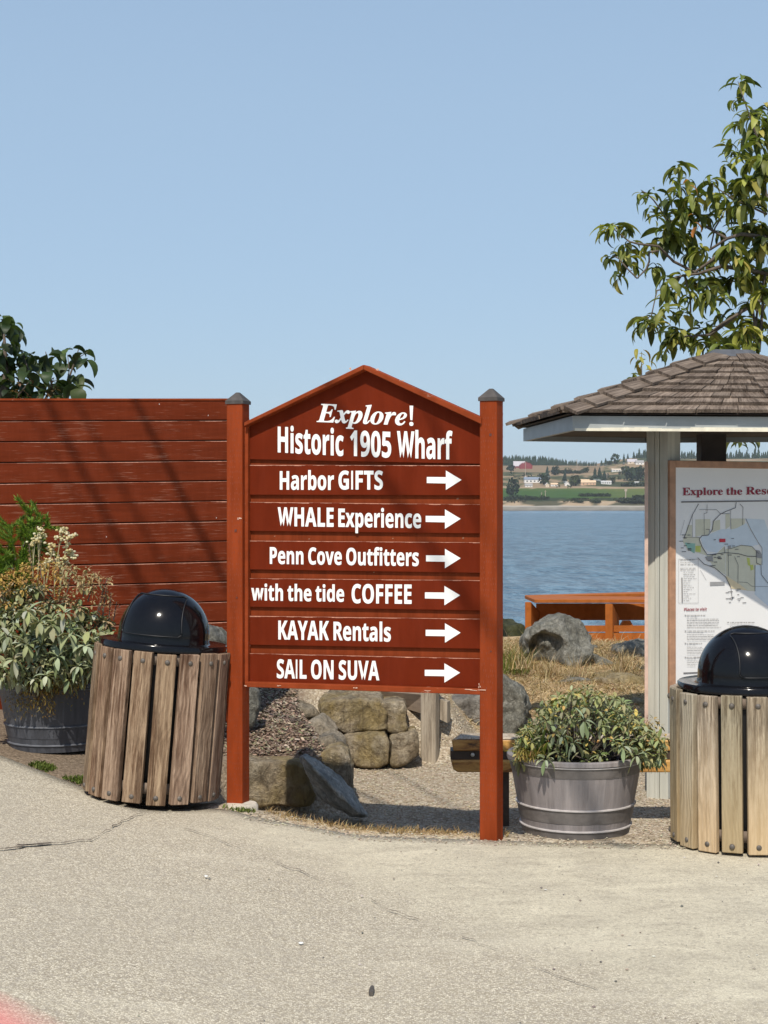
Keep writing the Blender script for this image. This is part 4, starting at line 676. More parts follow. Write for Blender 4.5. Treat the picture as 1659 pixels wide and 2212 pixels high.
for i in range(150):
    zx, zy = rnd.uniform(-20, 1640), rnd.uniform(290, 505)
    if noise.noise(Vector((zx*.006, zy*.012, 3))) < -.02 or (zy > 480 and rnd.random() < .6): continue
    p = far_at(zx, zy); hh = rnd.uniform(2, 5.5); broadleaf(g, p, hh, hh*rnd.uniform(1, 2), pick((.03, .042, .018), (.045, .055, .024), (.022, .034, .016)), 26)
for i in range(160):
    p = far_at(rnd.uniform(-20, 1640), pick(648, 655, 662, 675, 690)+rnd.uniform(-5, 5)); hh = rnd.uniform(.8, 2.2)
    if noise.noise(Vector((p.x*.03, 0, 3))) < 0: continue
    broadleaf(g, p, hh, hh*2.4, pick((.05, .055, .025), (.09, .08, .04), (.035, .045, .02)), 12)
tag(g.build('hedgerow_scrub', M['fartree'], origin=(0, 0, 0)), kind='stuff')
def m_far(n, c): return m_simple(n, c, .8, .3, .08, bump=0)
FW = {'white': m_far('far_white', (.72, .70, .66)), 'cream': m_far('far_cream', (.66, .55, .42)), 'blue': m_far('far_blue_roof', (.20, .24, .30)), 'orange': m_far('far_orange', (.62, .40, .25)), 'grey': m_far('far_grey', (.30, .29, .28)), 'red': m_far('far_red', (.22, .03, .035)), 'pale': m_far('far_pale_roof', (.47, .44, .46)), 'tan': m_far('far_tan_roof', (.66, .47, .30)), 'dark': m_far('far_window', (.05, .06, .07))}
def house(name, label, cat, zx0, zx1, zyb, zyt, wall, roof, rf=.5, yaw=0, gable_front=False, wins=3, barn=False):
    p = far_at((zx0+zx1)/2, zyb); k = p.y/F/3.607/1.507; w = (zx1-zx0)*k; h = (zyb-zyt)*k; dp = max(6, w*.6)
    root = empty(name, p, R(yaw)); tag(root, label, cat, None if barn else 'buildings on the far shore')
    Mx = ROOTM[root.name]; T = lambda a, b, c: Mx @ Vector((a, b, c))
    wl = h*(1-rf); m = MB()
    m.hexa([T(-w/2, 0, -2), T(w/2, 0, -2), T(w/2, dp, -2), T(-w/2, dp, -2)], [T(-w/2, 0, wl), T(w/2, 0, wl), T(w/2, dp, wl), T(-w/2, dp, wl)])
    r = MB(); e = .4
    if gable_front:
        m.hexa([T(-w/2, .02, wl), T(w/2, .02, wl), T(0, .02, h-.3)], [T(-w/2, dp, wl), T(w/2, dp, wl), T(0, dp, h-.3)])
        prof = [(-w/2-e, wl-.2), (-w*.3, wl+(h-wl)*.66), (0, h), (w*.3, wl+(h-wl)*.66), (w/2+e, wl-.2)] if barn else [(-w/2-e, wl-.2), (0, h), (w/2+e, wl-.2)]
        for (a, za), (b, zb) in zip(prof, prof[1:]): r.hexa([T(a, -e, za), T(b, -e, zb), T(b, dp+e, zb), T(a, dp+e, za)], [T(a, -e, za+.3), T(b, -e, zb+.3), T(b, dp+e, zb+.3), T(a, dp+e, za+.3)])
        if barn: m.poly([T(-w*.3, .0, wl+(h-wl)*.6), T(-w/2, 0, wl), T(w/2, 0, wl), T(w*.3, 0, wl+(h-wl)*.6)])
    else:
        r.hexa([T(-w/2-e, -e, wl), T(w/2+e, -e, wl), T(w/2+e, dp+e, wl), T(-w/2-e, dp+e, wl)], [T(-w/2-e, dp*.47, h), T(w/2+e, dp*.47, h), T(w/2+e, dp*.53, h), T(-w/2-e, dp*.53, h)])
    m.build('wall', FW[wall], root); r.build('roof', FW[roof], root)
    for i in range(wins):
        q = MB(); cx = -w/2+w*(i+.7)/(wins+.4); q.box((0, 0, 0), (1, 1, 1)); q.v = [Mx @ Vector((cx+a.x*w*.09, -.08+a.y*.1, wl*.5+a.z*wl*.42)) for a in q.v]; q.build('window', FW['dark'], root)
    return root
house('red_barn', 'red barn with a pale gambrel roof on the crest of the far hill', 'barn', 150, 300, 275, 190, 'red', 'red', .55, 0, True, 0, True)
b_ = house('red_barn', 'long pale roofed wing of the red barn', 'barn', 82, 215, 262, 185, 'red', 'pale', .78, 0, False, 0, True)
house('white_house', 'white two storey house with blue grey roof and front gables', 'house', 208, 400, 440, 372, 'white', 'blue', .45, 0, False, 4)
house('white_house', 'narrow white gable house at the left of the blue roofed one', 'house', 205, 240, 436, 365, 'white', 'white', .4, 0, True, 1)
house('low_house', 'low grey roofed house at the field edge below the white two storey one', 'house', 215, 300, 490, 445, 'white', 'grey', .6, 0, False, 2)
house('small_house', 'small cream gabled house left of the conifer', 'house', 455, 495, 490, 440, 'cream', 'white', .5, 0, True, 1)
house('small_house', 'small white house with sloping roof in the middle of the row', 'house', 520, 600, 480, 440, 'white', 'tan', .5, 0, False, 2)
house('small_house', 'small white gabled house right of the conifer', 'house', 682, 742, 480, 430, 'white', 'white', .45, 0, True, 1)
house('orange_roof_house', 'house with a pale orange roof in the row above the green field', 'house', 870, 975, 468, 398, 'orange', 'tan', .55, 8, False, 2)
house('orange_roof_house', 'lower wing of the orange roofed house', 'house', 962, 1045, 468, 410, 'orange', 'tan', .45, 0, False, 2)
house('flat_house', 'flat white house in the row above the right of the green field', 'house', 1110, 1228, 458, 418, 'white', 'white', .25, 0, False, 4)
house('hillside_house', 'long white house up on the right hillside', 'house', 1235, 1350, 308, 272, 'white', 'cream', .4, 0, False, 3)
house('hillside_house', 'pale house right of the long white one on the hillside', 'house', 1375, 1450, 312, 275, 'cream', 'white', .4, 0, False, 2)
house('hilltop_house', 'grey roofed house on the skyline at right', 'house', 1420, 1530, 215, 160, 'cream', 'pale', .6, 0, False, 2)
house('hilltop_house', 'white gabled house on the skyline next to the kiosk edge', 'house', 1515, 1610, 228, 175, 'white', 'grey', .5, 0, False, 2)
house('white_shed', 'small white shed above the right end of the green field', 'shed', 1505, 1560, 450, 425, 'white', 'white', .3, 0, False, 1)
M['polewood'] = m_far('pole_wood', (.42, .34, .26))
for zx, zb, zt, lab in ((218, 430, 200, 'tall thin utility pole in front of the red barn'), (822, 315, 165, 'thin utility pole in the middle of the upper tan field'), (1175, 415, 320, 'utility pole beside the flat white house'), (1396, 632, 530, 'pale post with a box top at the shore edge of the green field'), (408, 612, 550, 'thin post at the left of the green field'), (452, 610, 530, 'taller thin post at the left of the green field')):
    p = far_at(zx, zb); k = p.y/F/3.607/1.507; m = MB(); m.tube([p, p+Vector((0, 0, (zb-zt)*k))], .32 if zx != 1396 else .55, 5)
    if zx == 1396: m.box(p+Vector((0, 0, (zb-zt)*k)), (2.4, 1, 2.2))
    else: m.box(p+Vector((0, -.4, (zb-zt)*k-1)), (2.2, .2, .2))
    tag(m.build('utility_pole', M['polewood']), lab, 'pole', 'poles on the far shore')

# ------------------------------------------------------------------ lettering outlines
GL = {}
for ln in GLYPHS.strip().split('\n'):
    ad, sp = ln[2:].split(';'); GL[ln[0]+ln[1]] = (int(ad), [[tuple(map(int, q.split(','))) for q in s.split(' ')] for s in sp.split('|')])
CAP = max(y for s in GL['SH'][1] for x, y in s)
st = 52; GL['SI'] = (st*3.1, [[(st, 0), (st*2.05, 0), (st*2.05, CAP), (st, CAP)]])
def text_mesh(body, font='S', shear=0, track=0, bold=0, space=150):
    c = bpy.data.curves.new('t', 'CURVE'); c.dimensions = '2D'; c.fill_mode = 'BOTH'; x = 0; x0 = None
    for ch in body:
        if ch == ' ': x += space; continue
        ad, sp = GL[font+ch]
        for s in sp:
            q = c.splines.new('POLY'); q.points.add(len(s)-1); q.use_cyclic_u = True
            for P, (a, b) in zip(q.points, s): P.co = (a+x+shear*b, b, 0, 1)
        x += ad+track
    c.offset = bold
    o = bpy.data.objects.new('t', c); COL.objects.link(o); bpy.context.view_layer.update()
    me = bpy.data.meshes.new_from_object(o.evaluated_get(bpy.context.evaluated_depsgraph_get()))
    vs = [v.co.copy() for v in me.vertices]; fs = [list(p.vertices) for p in me.polygons]
    bpy.data.objects.remove(o); bpy.data.curves.remove(c); bpy.data.meshes.remove(me)
    xs = [v.x for v in vs]; return vs, fs, min(xs), max(xs)
def put_text(mb, body, font, fn, cap, left, right, base, **kw):
    """fn(a, b): surface point for horizontal coordinate a and vertical b; cap height in surface units"""
    vs, fs, x0, x1 = text_mesh(body, font, **kw); sy = cap/CAP; sx = (right-left)/(x1-x0); off = len(mb.v)
    for v in vs: mb.vert(fn(left+(v.x-x0)*sx, (v.x-x0)*sx, base+v.y*sy))
    for f in fs: mb.face([i+off for i in f])

# ------------------------------------------------------------------ wooden sign
M['worn'] = m_simple('worn_paint_edge', (.50, .24, .16), .7, 60, .35, bump=0)  # worn paint on the fence; on sign panels also painted edge light
TH = R(20); U = Vector((math.cos(TH), -math.sin(TH), 0)); N = Vector((math.sin(TH), math.cos(TH), 0))
O = Vector(((489-CX)/F*8.0, 8.0, 0))
def sD(zx, zy): return ((700+zx/1.659)/1.507, (1150+zy/1.659)/1.507)
def on_sign(zx, zy, d=0.):            # pixel of the sign close-up -> (a, z) on the plane d behind the post fronts
    px, py = sD(zx, zy); r = Vector(((px-CX)/F, 1, (HY-py)/F)); k = (O+N*d-EYE).dot(N)/r.dot(N)
    P = EYE+r*k; return (P-O).dot(U), P.z
def sp(a, d, z): return O+U*a+N*d+Vector((0, 0, z))
sign = empty('directory_sign', sp(.73, .05, 0), -TH)
tag(sign, 'red brown wooden directory sign with gabled top board, white lettering and arrows between two posts', 'sign')
PW = .091
def sbox(mb, a0, a1, d0, d1, zl0, zl1, zr0=None, zr1=None):   # left bottom/top z, right bottom/top z
    zr0 = zl0 if zr0 is None else zr0; zr1 = zl1 if zr1 is None else zr1
    mb.hexa([sp(a0, d0, zl0), sp(a1, d0, zr0), sp(a1, d1, zr0), sp(a0, d1, zl0)], [sp(a0, d0, zl1), sp(a1, d0, zr1), sp(a1, d1, zr1), sp(a0, d1, zl1)])
# posts
aL0, zLt = on_sign(63, 262); aR1, zRt = on_sign(1527, 242)
for (a0, zt, zb, dth, lab) in ((0, zLt, -.12, 0, None), (aR1-PW, zRt, -.25, R(-5), None)):
    c0 = sp(a0+PW/2, PW/2, 0); Mr = Matrix.Rotation(-TH+dth, 3, 'Z'); p = MB()
    p.box(c0+Vector((0, 0, (zt+zb)/2)), (PW, PW, zt-zb), Mr)
    for face in (0, 1):               # incising marks of the treated timber
        for iz in range(int((zt-.05)/.028)):
            for ix in range(7):
                q = Vector(((ix+.5+.5*(iz % 2)*.6)/7.6*PW-PW/2+.004, -PW/2-.0006, (zt+zb)/2*0)); z = .06+iz*.028+rnd.uniform(-.004, .004)
                if rnd.random() < .35: continue
                if face: q = Vector((PW/2+.0006, q.x, 0)); e = Vector((0, .0011, 0))
                else: e = Vector((.0011, 0, 0))
                p.m = 1; w = [c0+Mr @ (q-e)+Vector((0, 0, z)), c0+Mr @ (q+e)+Vector((0, 0, z)), c0+Mr @ (q+e)+Vector((0, 0, z+.011)), c0+Mr @ (q-e)+Vector((0, 0, z+.011))]
                p.poly(w); p.m = 0
    M.setdefault('incise', m_simple('incising_mark', (.20, .040, .015), .7, 30, .2))
    po = bevel(p.build('post', [M['redpost'], M['incise']], sign), .006, 2)
    cp = MB(); h = PW/2+.005; b0 = [c0+Mr @ Vector((x*h, y*h, 0))+Vector((0, 0, zt-.012)) for x, y in ((-1, -1), (1, -1), (1, 1), (-1, 1))]
    b1 = [q+Vector((0, 0, .016)) for q in b0]; cp.hexa(b0, b1)
    tip = c0+Vector((0, 0, zt+.052)); ring = [c0+Mr @ Vector((x*.008, y*.008, 0))+Vector((0, 0, zt+.050)) for x, y in ((-1, -1), (1, -1), (1, 1), (-1, 1))]
    cp.hexa([q+Vector((0, 0, .0005)) for q in b1], ring); cp.build('post_cap', M['lead'], po)
# footing at the left post
p = MB(); f0 = sp(.075, .03, 0); p.lathe([(.0, -.08), (.085, -.08), (.085, .018), (.076, .03), (.0, .034)], f0+Vector((0, 0, hap(f0.x)-.008)), 20, closed=False); p.build('footing', M['apronpad'] if 'apronpad' in M else m_simple('pale_footing_concrete', (.52, .46, .38), .9, 30, .2, bump=.3), sign, smooth=True, sharp=40)
# backing, stiles
aa0 = PW+.002; aa1 = aR1-PW-.002
bk = MB(); zl, zr = on_sign(188, 385, .06)[1], on_sign(1437, 376, .06)[1]; zb_l, zb_r = on_sign(188, 1785, .06)[1], on_sign(1437, 1820, .06)[1]
ap_a, ap_z = on_sign(805, 78, .06)
bk.hexa([sp(aa0, .060, zb_l), sp(aa1, .060, zb_r), sp(aa1, .060, zr), sp(ap_a, .060, ap_z), sp(aa0, .060, zl)], [sp(aa0, .085, zb_l), sp(aa1, .085, zb_r), sp(aa1, .085, zr), sp(ap_a, .085, ap_z), sp(aa0, .085, zl)])
bk.build('backing_board', M['redstrip'], sign)
st_ = MB(); z0 = on_sign(175, 1780, .02)[1]; z1 = on_sign(175, 400, .02)[1]; sbox(st_, aa0, aa0+.020, .022, .058, z0, z1); bevel(st_.build('stile', M['redtrim'], sign), .002)
# panels
D0 = .044
aP0 = on_sign(188, 900, D0)[0]; aP1 = min(on_sign(1437, 900, D0)[0], aa1-.001)
rows = [None, (603, 605, 765, 768), (803, 816, 960, 974), (1012, 1021, 1168, 1187), (1215, 1226, 1370, 1390), (1418, 1434, 1575, 1597), (1620, 1648, 1775, 1808)]
texts = [None, [('Harbor GIFTS', 350, 907, 735, 99, 734)], [('WHALE Experience', 339, 1114, 932, 98, 942)], [('Penn Cove Outfitters', 296, 1101, 1136, 88, 1148)],
         [('with the tide', 196, 698, 1333, 84, 1341), ('COFFEE', 738, 1062, 1348, 100, 1352)], [('KAYAK Rentals', 342, 950, 1544, 97, 1556)], [('SAIL ON SUVA', 334, 888, 1753, 99, 1765)]]
arrows = [None, (1144, 1332, 685), (1138, 1327, 895), (1140, 1327, 1108), (1134, 1324, 1308), (1138, 1327, 1510), (1133, 1324, 1726)]
def letter_fn(dd, slope): return lambda a, da, z: sp(a, dd, z+slope*da)
def sline(mb, body, x0, x1, base, cap, base_r, font='S', **kw):
    a0, z0 = on_sign(x0, base, D0); a1, z1 = on_sign(x1, base_r, D0); zc = on_sign(x0, base-cap, D0)[1]-z0
    put_text(mb, body, font, letter_fn(D0-.0012, (z1-z0)/(a1-a0)), zc, a0, a1, z0, **kw)
for i in range(7):
    b = MB()
    if i == 0:
        pts = [on_sign(188, 573, D0), on_sign(1437, 598, D0), on_sign(1437, 378, D0), on_sign(805, 80, D0), on_sign(188, 388, D0)]
        pts[0] = (aP0, pts[0][1]); pts[4] = (aP0, pts[4][1]); pts[1] = (aP1, pts[1][1]); pts[2] = (aP1, pts[2][1])
        b.hexa([sp(a, D0, z) for a, z in pts], [sp(a, D0+.0155, z) for a, z in pts])
    else:
        r = rows[i]; z = [on_sign(x, y, D0)[1] for x, y in ((188, r[2]), (188, r[0]), (1437, r[3]), (1437, r[1]))]
        sbox(b, aP0, aP1, D0, D0+.0155, z[0], z[1], z[2], z[3])
    pn = bevel(b.build('panel', M['redpanel'], sign), .0015)
    if i:
        ew = MB(); na = 60  # pale strip: paint wear and painted-in light along the bevelled top edge
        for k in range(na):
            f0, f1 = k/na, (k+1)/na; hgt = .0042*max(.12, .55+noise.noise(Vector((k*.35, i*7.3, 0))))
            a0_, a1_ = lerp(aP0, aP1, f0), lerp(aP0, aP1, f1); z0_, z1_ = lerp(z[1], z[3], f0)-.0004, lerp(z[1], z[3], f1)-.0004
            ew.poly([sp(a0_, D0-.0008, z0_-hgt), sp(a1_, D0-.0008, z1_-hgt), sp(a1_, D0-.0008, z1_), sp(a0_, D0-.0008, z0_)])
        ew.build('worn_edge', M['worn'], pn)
    l = MB()
    if i == 0:
        sline(l, 'Explore!', 549, 1072, 370, 103, 390, 'I', bold=5, track=-4)
        sline(l, 'Historic', 339, 695, 533, 135, 553, bold=8, track=2); sline(l, '1905', 730, 952, 552, 134, 562, bold=8, track=2); sline(l, 'Wharf', 983, 1283, 562, 140, 572, bold=8)
    else:
        for tx in texts[i]:
            if tx[0] == 'WHALE Experience': sline(l, 'WHALE', 339, 641, 932, 99, 936, bold=8, track=2); sline(l, 'Experience', 666, 1114, 936, 96, 943, bold=8, track=2)
            elif tx[0] == 'Harbor GIFTS': sline(l, 'Harbor', 350, 643, 735, 97, 737, bold=8, track=2); sline(l, 'GIFTS', 667, 907, 734, 98, 735, bold=8, track=2)
            elif tx[0] == 'KAYAK Rentals': sline(l, 'KAYAK', 342, 616, 1544, 99, 1548, bold=8, track=2); sline(l, 'Rentals', 640, 950, 1548, 97, 1556, bold=8, track=2)
            else: sline(l, *tx, bold=8, track=2)
    l.build('lettering', M['white'], pn)
    if i:
        x0, x1, yc = arrows[i]; A = MB(); q = lambda x, y: sp(on_sign(x, y, D0)[0], D0-.0012, on_sign(x, y, D0)[1])
        xm = x1-85; A.poly([q(x0, yc+16), q(xm, yc+18), q(xm, yc-16), q(x0, yc-17)]); A.poly([q(xm, yc+53), q(x1, yc-1), q(xm, yc-52)])
        A.build('arrow', M['white'], pn)
# gable trim: two sloping boards standing proud, and the bottom rail
def trim(pts_o, pts_i, dn):
    m = MB(); b = [sp(a, -.010, z) for a, z in pts_o+pts_i[::-1]]; t_ = [p+N*dn for p in b]; m.hexa(b, t_); return m
ou = [on_sign(160, 374, 0), on_sign(805, 62, 0), on_sign(1440, 347, 0)]; inn = [on_sign(160, 396, 0), on_sign(805, 90, 0), on_sign(1440, 384, 0)]
bevel(trim([ou[0], ou[1]], [inn[0], inn[1]], .087).build('gable_trim', M['redtrim'], sign), .003)
bevel(trim([(ou[1][0]+.001, ou[1][1]), ou[2]], [(inn[1][0]+.001, inn[1][1]), inn[2]], .087).build('gable_trim', M['redtrim'], sign), .003)
ct = MB()
for a, b, c_, d_ in ((ou[0], ou[1], inn[0], inn[1]), (ou[1], ou[2], inn[1], inn[2])):
    pass
rl = MB(); zz = [on_sign(*q, 0)[1] for q in ((160, 1803), (160, 1776), (1432, 1845), (1432, 1815))]
a0, a1 = on_sign(158, 1790, 0)[0], on_sign(1432, 1830, 0)[0]
sbox(rl, a0+.001, a1, .001, .072, *zz); bevel(rl.build('bottom_rail', M['redtrim'], sign), .003, 2)
# knot, screw heads and chips
M['rusty'] = m_simple('rusty_screw', (.10, .03, .02), .6, 30, .2); M['knot'] = m_simple('bare_wood_knot', (.30, .16, .09), .7, 30, .3); M['bare'] = m_simple('bare_pinkish_wood', (.62, .40, .30), .8, 60, .25)
for (x, y, r_) in ((112, 957, .006), (1488, 440, .006), (1490, 1610, .004), (118, 1320, .004)):
    a, z = on_sign(x, y, 0); kn = MB(); kn.box(sp(a, -.0005, z), (r_*2, r_, r_*2), Matrix.Rotation(-TH, 3, 'Z')); kn.build('screw_head', M['rusty'], sign)
for (x, y, r_) in ((1310, 786, .006), (1340, 998, .005), (960, 1000, .004), (508, 1003, .004), (322, 988, .004), (858, 1183, .004)):
    a, z = on_sign(x, y, .058); kn = MB(); kn.poly([sp(a-r_, .0592, z-r_*.6), sp(a+r_, .0592, z-r_*.3), sp(a+r_*.6, .0592, z+r_*.7), sp(a-r_*.8, .0592, z+r_*.5)]); kn.build('wood_knot', M['knot'], sign)
for (x, y, rx, ry) in ((140, 893, .017, .007), (732, 88, .007, .010), (875, 90, .02, .006), (1010, 148, .014, .005), (1400, 1818, .05, .004), (765, 1806, .012, .006), (1427, 1795, .006, .012), (168, 1795, .009, .006), (340, 1795, .018, .003), (1150, 1822, .02, .003)):
    a, z = on_sign(x, y, 0); kn = MB()
    for k in range(5):
        aa, z2, r1, r2 = a+rnd.gauss(0, rx*.45), z+rnd.gauss(0, ry*.4), rx*rnd.uniform(.2, .5), ry*rnd.uniform(.25, .6)
        kn.poly([sp(aa+r1*math.cos(q)*rnd.uniform(.6, 1.1), -.0012-.0002*k, z2+r2*math.sin(q)) for q in [i*math.pi/3 for i in range(6)]])
    kn.build('paint_chip', M['bare'], sign)

# ------------------------------------------------------------------ board fence
fA = Vector(((-60-CX)/F*10.08, 10.08, 0)); fB = Vector(((527-CX)/F*10.5, 10.5, 0)); fU = (fB-fA); fL = fU.length; fU.normalize(); fN = Vector((-fU.y, fU.x, 0))
fA0 = fA-fU*1.6; fT = fL+1.6
fence = empty('board_fence', fA+fU*.8); tag(fence, 'red brown fence of wide horizontal boards with peeling paint behind the left planter and bin', 'fence')
zA = 2.288-.0085*0; slope = .0165
pit = .1372; b = MB()
for k in range(17):
    zt = zA-k*pit; h = pit-.006
    M4 = lambda s, d, z: fA0+fU*s+fN*d+Vector((0, 0, z+slope*(s-1.6)))
    P = [(0, .022), (fT, .022)]; off = Vector((rnd.uniform(0, 30), 0, rnd.uniform(0, 30)))
    for (zz0, zz1, d0) in ((zt-h, zt, 0.0),):
        lo = .004 if k else 0.; q = [M4(0, d0, zz0), M4(fT, d0, zz0), M4(fT, d0+.022, zz0), M4(0, d0+.022, zz0)]; t_ = [M4(0, d0+lo, zz1), M4(fT, d0+lo, zz1), M4(fT, d0+.022+lo, zz1), M4(0, d0+.022+lo, zz1)]
        i0 = [b.vert(p, Vector((s, 0, z))+off) for p, s, z in zip(q, (0, fT, fT, 0), (0, 0, 0, 0))]; i1 = [b.vert(p, Vector((s, 0, z))+off) for p, s, z in zip(t_, (0, fT, fT, 0), (h,)*4)]
        b.face(i0[::-1]); b.face(i1)
        for e in range(4): b.face([i0[e], i0[(e+1) % 4], i1[(e+1) % 4], i1[e]])
bevel(b.build('boards', M['red'], fence), .004, 2)
ew = MB()
for k in range(1, 14):
    zt = zA-k*pit; n_ = 90; st_k = rnd.uniform(.25, .9)
    for q_ in range(n_):
        s0, s1 = fT*q_/n_, fT*(q_+1)/n_; hgt = .0045*max(.08, st_k*.7+noise.noise(Vector((q_*.22, k*5.1, 0))))
        ew.poly([M4(s0, .0026, zt-.0015-hgt), M4(s1, .0026, zt-.0015-hgt), M4(s1, .0030, zt-.0015), M4(s0, .0030, zt-.0015)])
ew.build('worn_edges', M['worn'], fence)
b = MB(); b.hexa([M4(0, .03, -.1), M4(fT, .03, -.1), M4(fT, .05, -.1), M4(0, .05, -.1)], [M4(0, .03, zA-.01), M4(fT, .03, zA-.01), M4(fT, .05, zA-.01), M4(0, .05, zA-.01)]); b.build('sheathing', M['darkwood'], fence)
b = MB(); b.hexa([M4(0, -.006, zA+.001), M4(fT, -.006, zA+.001), M4(fT, .055, zA+.001), M4(0, .055, zA+.001)], [M4(0, -.006, zA+.014), M4(fT, -.006, zA+.014), M4(fT, .055, zA+.014), M4(0, .055, zA+.014)]); b.build('top_cap', M['redtrim'], fence)
for (px, py) in ((520, 1318), (679, 1355), (703, 1688), (345, 1750)):
    p = at(px/1.507, py/1.507, 1); r = p-EYE; k = (fA-EYE).dot(fN)/r.dot(fN); P = EYE+r*k-fN*.0012; b = MB()
    for q in range(1): w = rnd.uniform(.0012, .0022); hh = rnd.uniform(.006, .012); dx = fU*rnd.uniform(-.004, .004); b.poly([P+dx-fU*w-fN*.0003*q, P+dx+fU*w-fN*.0003*q+Vector((0, 0, hh*.3)), P+dx+fU*w*.6-fN*.0003*q+Vector((0, 0, hh)), P+dx-fU*w*.5-fN*.0003*q+Vector((0, 0, hh*.8))])
    b.build('paint_chip', M['white'], fence)

# ------------------------------------------------------------------ litter bins
def bin_(loc, tilt, slat_mat, label, phase, lid_off, seed, H):
    rs = random.Random(seed); root = empty('litter_bin', loc, tilt=tilt); tag(root, label, 'bin', 'slatted litter bins')
    X = ROOTM[root.name]; T = lambda p: X @ Vector(p); RT = X.to_3x3(); Rr = .352; NS = 18
    s = MB()
    for k in range(NS):
        a = 2*math.pi*(k+phase)/NS; ca, sa = math.cos(a), math.sin(a); w = .096; th = .034; r = Rr-th/2+rs.uniform(-.003, .003)
        Mx = RT @ Matrix.Rotation(a+math.pi/2, 3, 'Z'); dz = rs.uniform(-.006, .006)
        kc = rs.uniform(.72, 1.18); s.col = (kc, kc*rs.uniform(.96, 1.02), kc*rs.uniform(.92, 1.04))
        s.gofs = Vector((rs.uniform(0, 40), rs.uniform(0, 40), H/2))
        s.box(T((r*ca, r*sa, H/2+.02+dz)), (w, th, H), Mx @ Matrix.Rotation(rs.uniform(-.006, .006), 3, 'Y'))
    so = bevel(s.build('slats', slat_mat, root), .004, 2)
    s = MB()
    for zz in (.045, H-.065):
        s = MB(); s.lathe([(Rr-.037, zz+.02), (Rr-.0365, zz+.02), (Rr-.0365, zz+.075), (Rr-.037, zz+.075)], (0, 0, 0), 48, closed=False); s.v = [T(v) for v in s.v]; s.build('hoop', M['timberdk'], root, smooth=True)
    s = MB(); s.lathe([(.0, .03), (.27, .03), (.285, .05), (.292, H), (.288, H), (.27, .06), (0, .06)], (0, 0, 0), 40, closed=False); s.v = [T(v) for v in s.v]; s.build('liner', M['blackin'], root, smooth=True, sharp=40)
    s = MB()
    for k in range(NS):
        a = 2*math.pi*(k+phase)/NS
        for zz in (H-.025, .052):
            q = Vector(((Rr+.001)*math.cos(a+rs.uniform(-.01, .01)), (Rr+.001)*math.sin(a), zz)); Mx = Matrix.Rotation(a, 3, 'Z') @ Matrix.Rotation(math.pi/2, 3, 'Y')
            s = MB(); s.lathe([(.0135, -.002), (.0125, .003), (.008, .0065), (.002, .008)], (0, 0, 0), 10); s.v = [T(q+Mx @ v) for v in s.v]
            if q.y < .12: s.build('bolt', M['galv'], root, smooth=True, sharp=60)
    # lid: flange, skirt and dome, with a push door
    lid = MB(); rd = .236; z0 = H+.028
    prof = [(.0, z0-.012), (.325, z0-.012), (.332, z0-.008), (.334, z0+.020), (.328, z0+.026), (.300, z0+.021), (.250, z0+.022), (rd+.004, z0+.026), (rd+.001, z0+.036), (rd, z0+.062)]
    for i in range(1, 22): a = i/21*math.pi/2; prof.append((max(.001, rd*math.cos(a)), z0+.062+rd*1.0*math.sin(a)))
    ox, oy = lid_off; lid.lathe(prof, (ox, oy, 0), 72, closed=False); lid.v = [T(v) for v in lid.v]
    lo = lid.build('lid', M['blackpl'], root, smooth=True, sharp=50)
    zc = z0+.062; d = MB(); e = MB(); cam_a = -math.pi/2
    def dome_pt(u, v, k): el = v; az = cam_a+u; return T((ox+(rd+k)*math.cos(el)*math.cos(az), oy+(rd+k)*math.cos(el)*math.sin(az), zc+(rd+k)*math.sin(el)))
    dph = bin_.door
    def outline(v):            # rounded door on the dome: half width at elevation v
        t_ = (v-dph[1])/(dph[2]-dph[1]); w = lerp(dph[0], dph[0]*.80, t_); cr_ = .10
        ed = min(t_, 1-t_)
        if ed < cr_: w -= dph[0]*.10*(1-math.sqrt(max(0, 1-((cr_-ed)/cr_)**2)))
        return w
    NV, NU = 22, 26; ids = []
    for j in range(NV+1):
        v = dph[1]+(dph[2]-dph[1])*j/NV; hw = math.asin(min(.97, outline(v)/math.cos(v)))
        ids.append([d.vert(dome_pt(dph[3]+hw*(2*i/NU-1), v, .0055)) for i in range(NU+1)])
    for j in range(NV):
        for i in range(NU): d.face([ids[j][i], ids[j][i+1], ids[j+1][i+1], ids[j+1][i]])
    ring = [ids[0][i] for i in range(NU+1)]+[ids[j][NU] for j in range(1, NV+1)]+[ids[NV][i] for i in range(NU-1, -1, -1)]+[ids[j][0] for j in range(NV-1, 0, -1)]
    cpt = dome_pt(dph[3], .5, -.2); low = [d.vert(cpt+(d.v[i]-cpt)*.972) for i in ring]
    for k in range(len(ring)): d.face([ring[k], low[k], low[(k+1) % len(ring)], ring[(k+1) % len(ring)]])
    door = d.build('door', M['blackpl'], lo, smooth=True, sharp=50)
    cen = dome_pt(dph[3], (dph[1]+dph[2])/2, 0); loop = [d.v[i] for i in ring]; e.tube([p+(p-cen)*.03 for p in loop]+[loop[0]+(loop[0]-cen)*.03], .0035, 5)
    e.build('door_rim', M['blackin'], lo, smooth=True)
    return root
M['timberdk'] = m_simple('inner_hoop', (.16, .12, .09), .8, 30, .3)
bin_.door = (.66, .03, 1.0, -.22)
tl = Matrix.Rotation(R(4.6), 4, 'Y') @ Matrix.Rotation(R(-1.0), 4, 'X')
pb = Vector(((327-CX)/F*8.0, 8.0, .088))
bin_(pb, tl, M['slatA'], 'leaning bin of dark brown weathered slats with black dome lid left of the sign', .07, (-.004, -.0), 3, .755)
bin_.door = (.66, .03, 1.0, .36)
pr = Vector(((1606-CX)/F*7.5, 7.5, -.045))
bin_(pr, Matrix.Rotation(R(-.4), 4, 'Y'), M['slatB'], 'upright bin of honey grey slats with black dome lid before the map board', .42, (.022, 0), 9, .735)

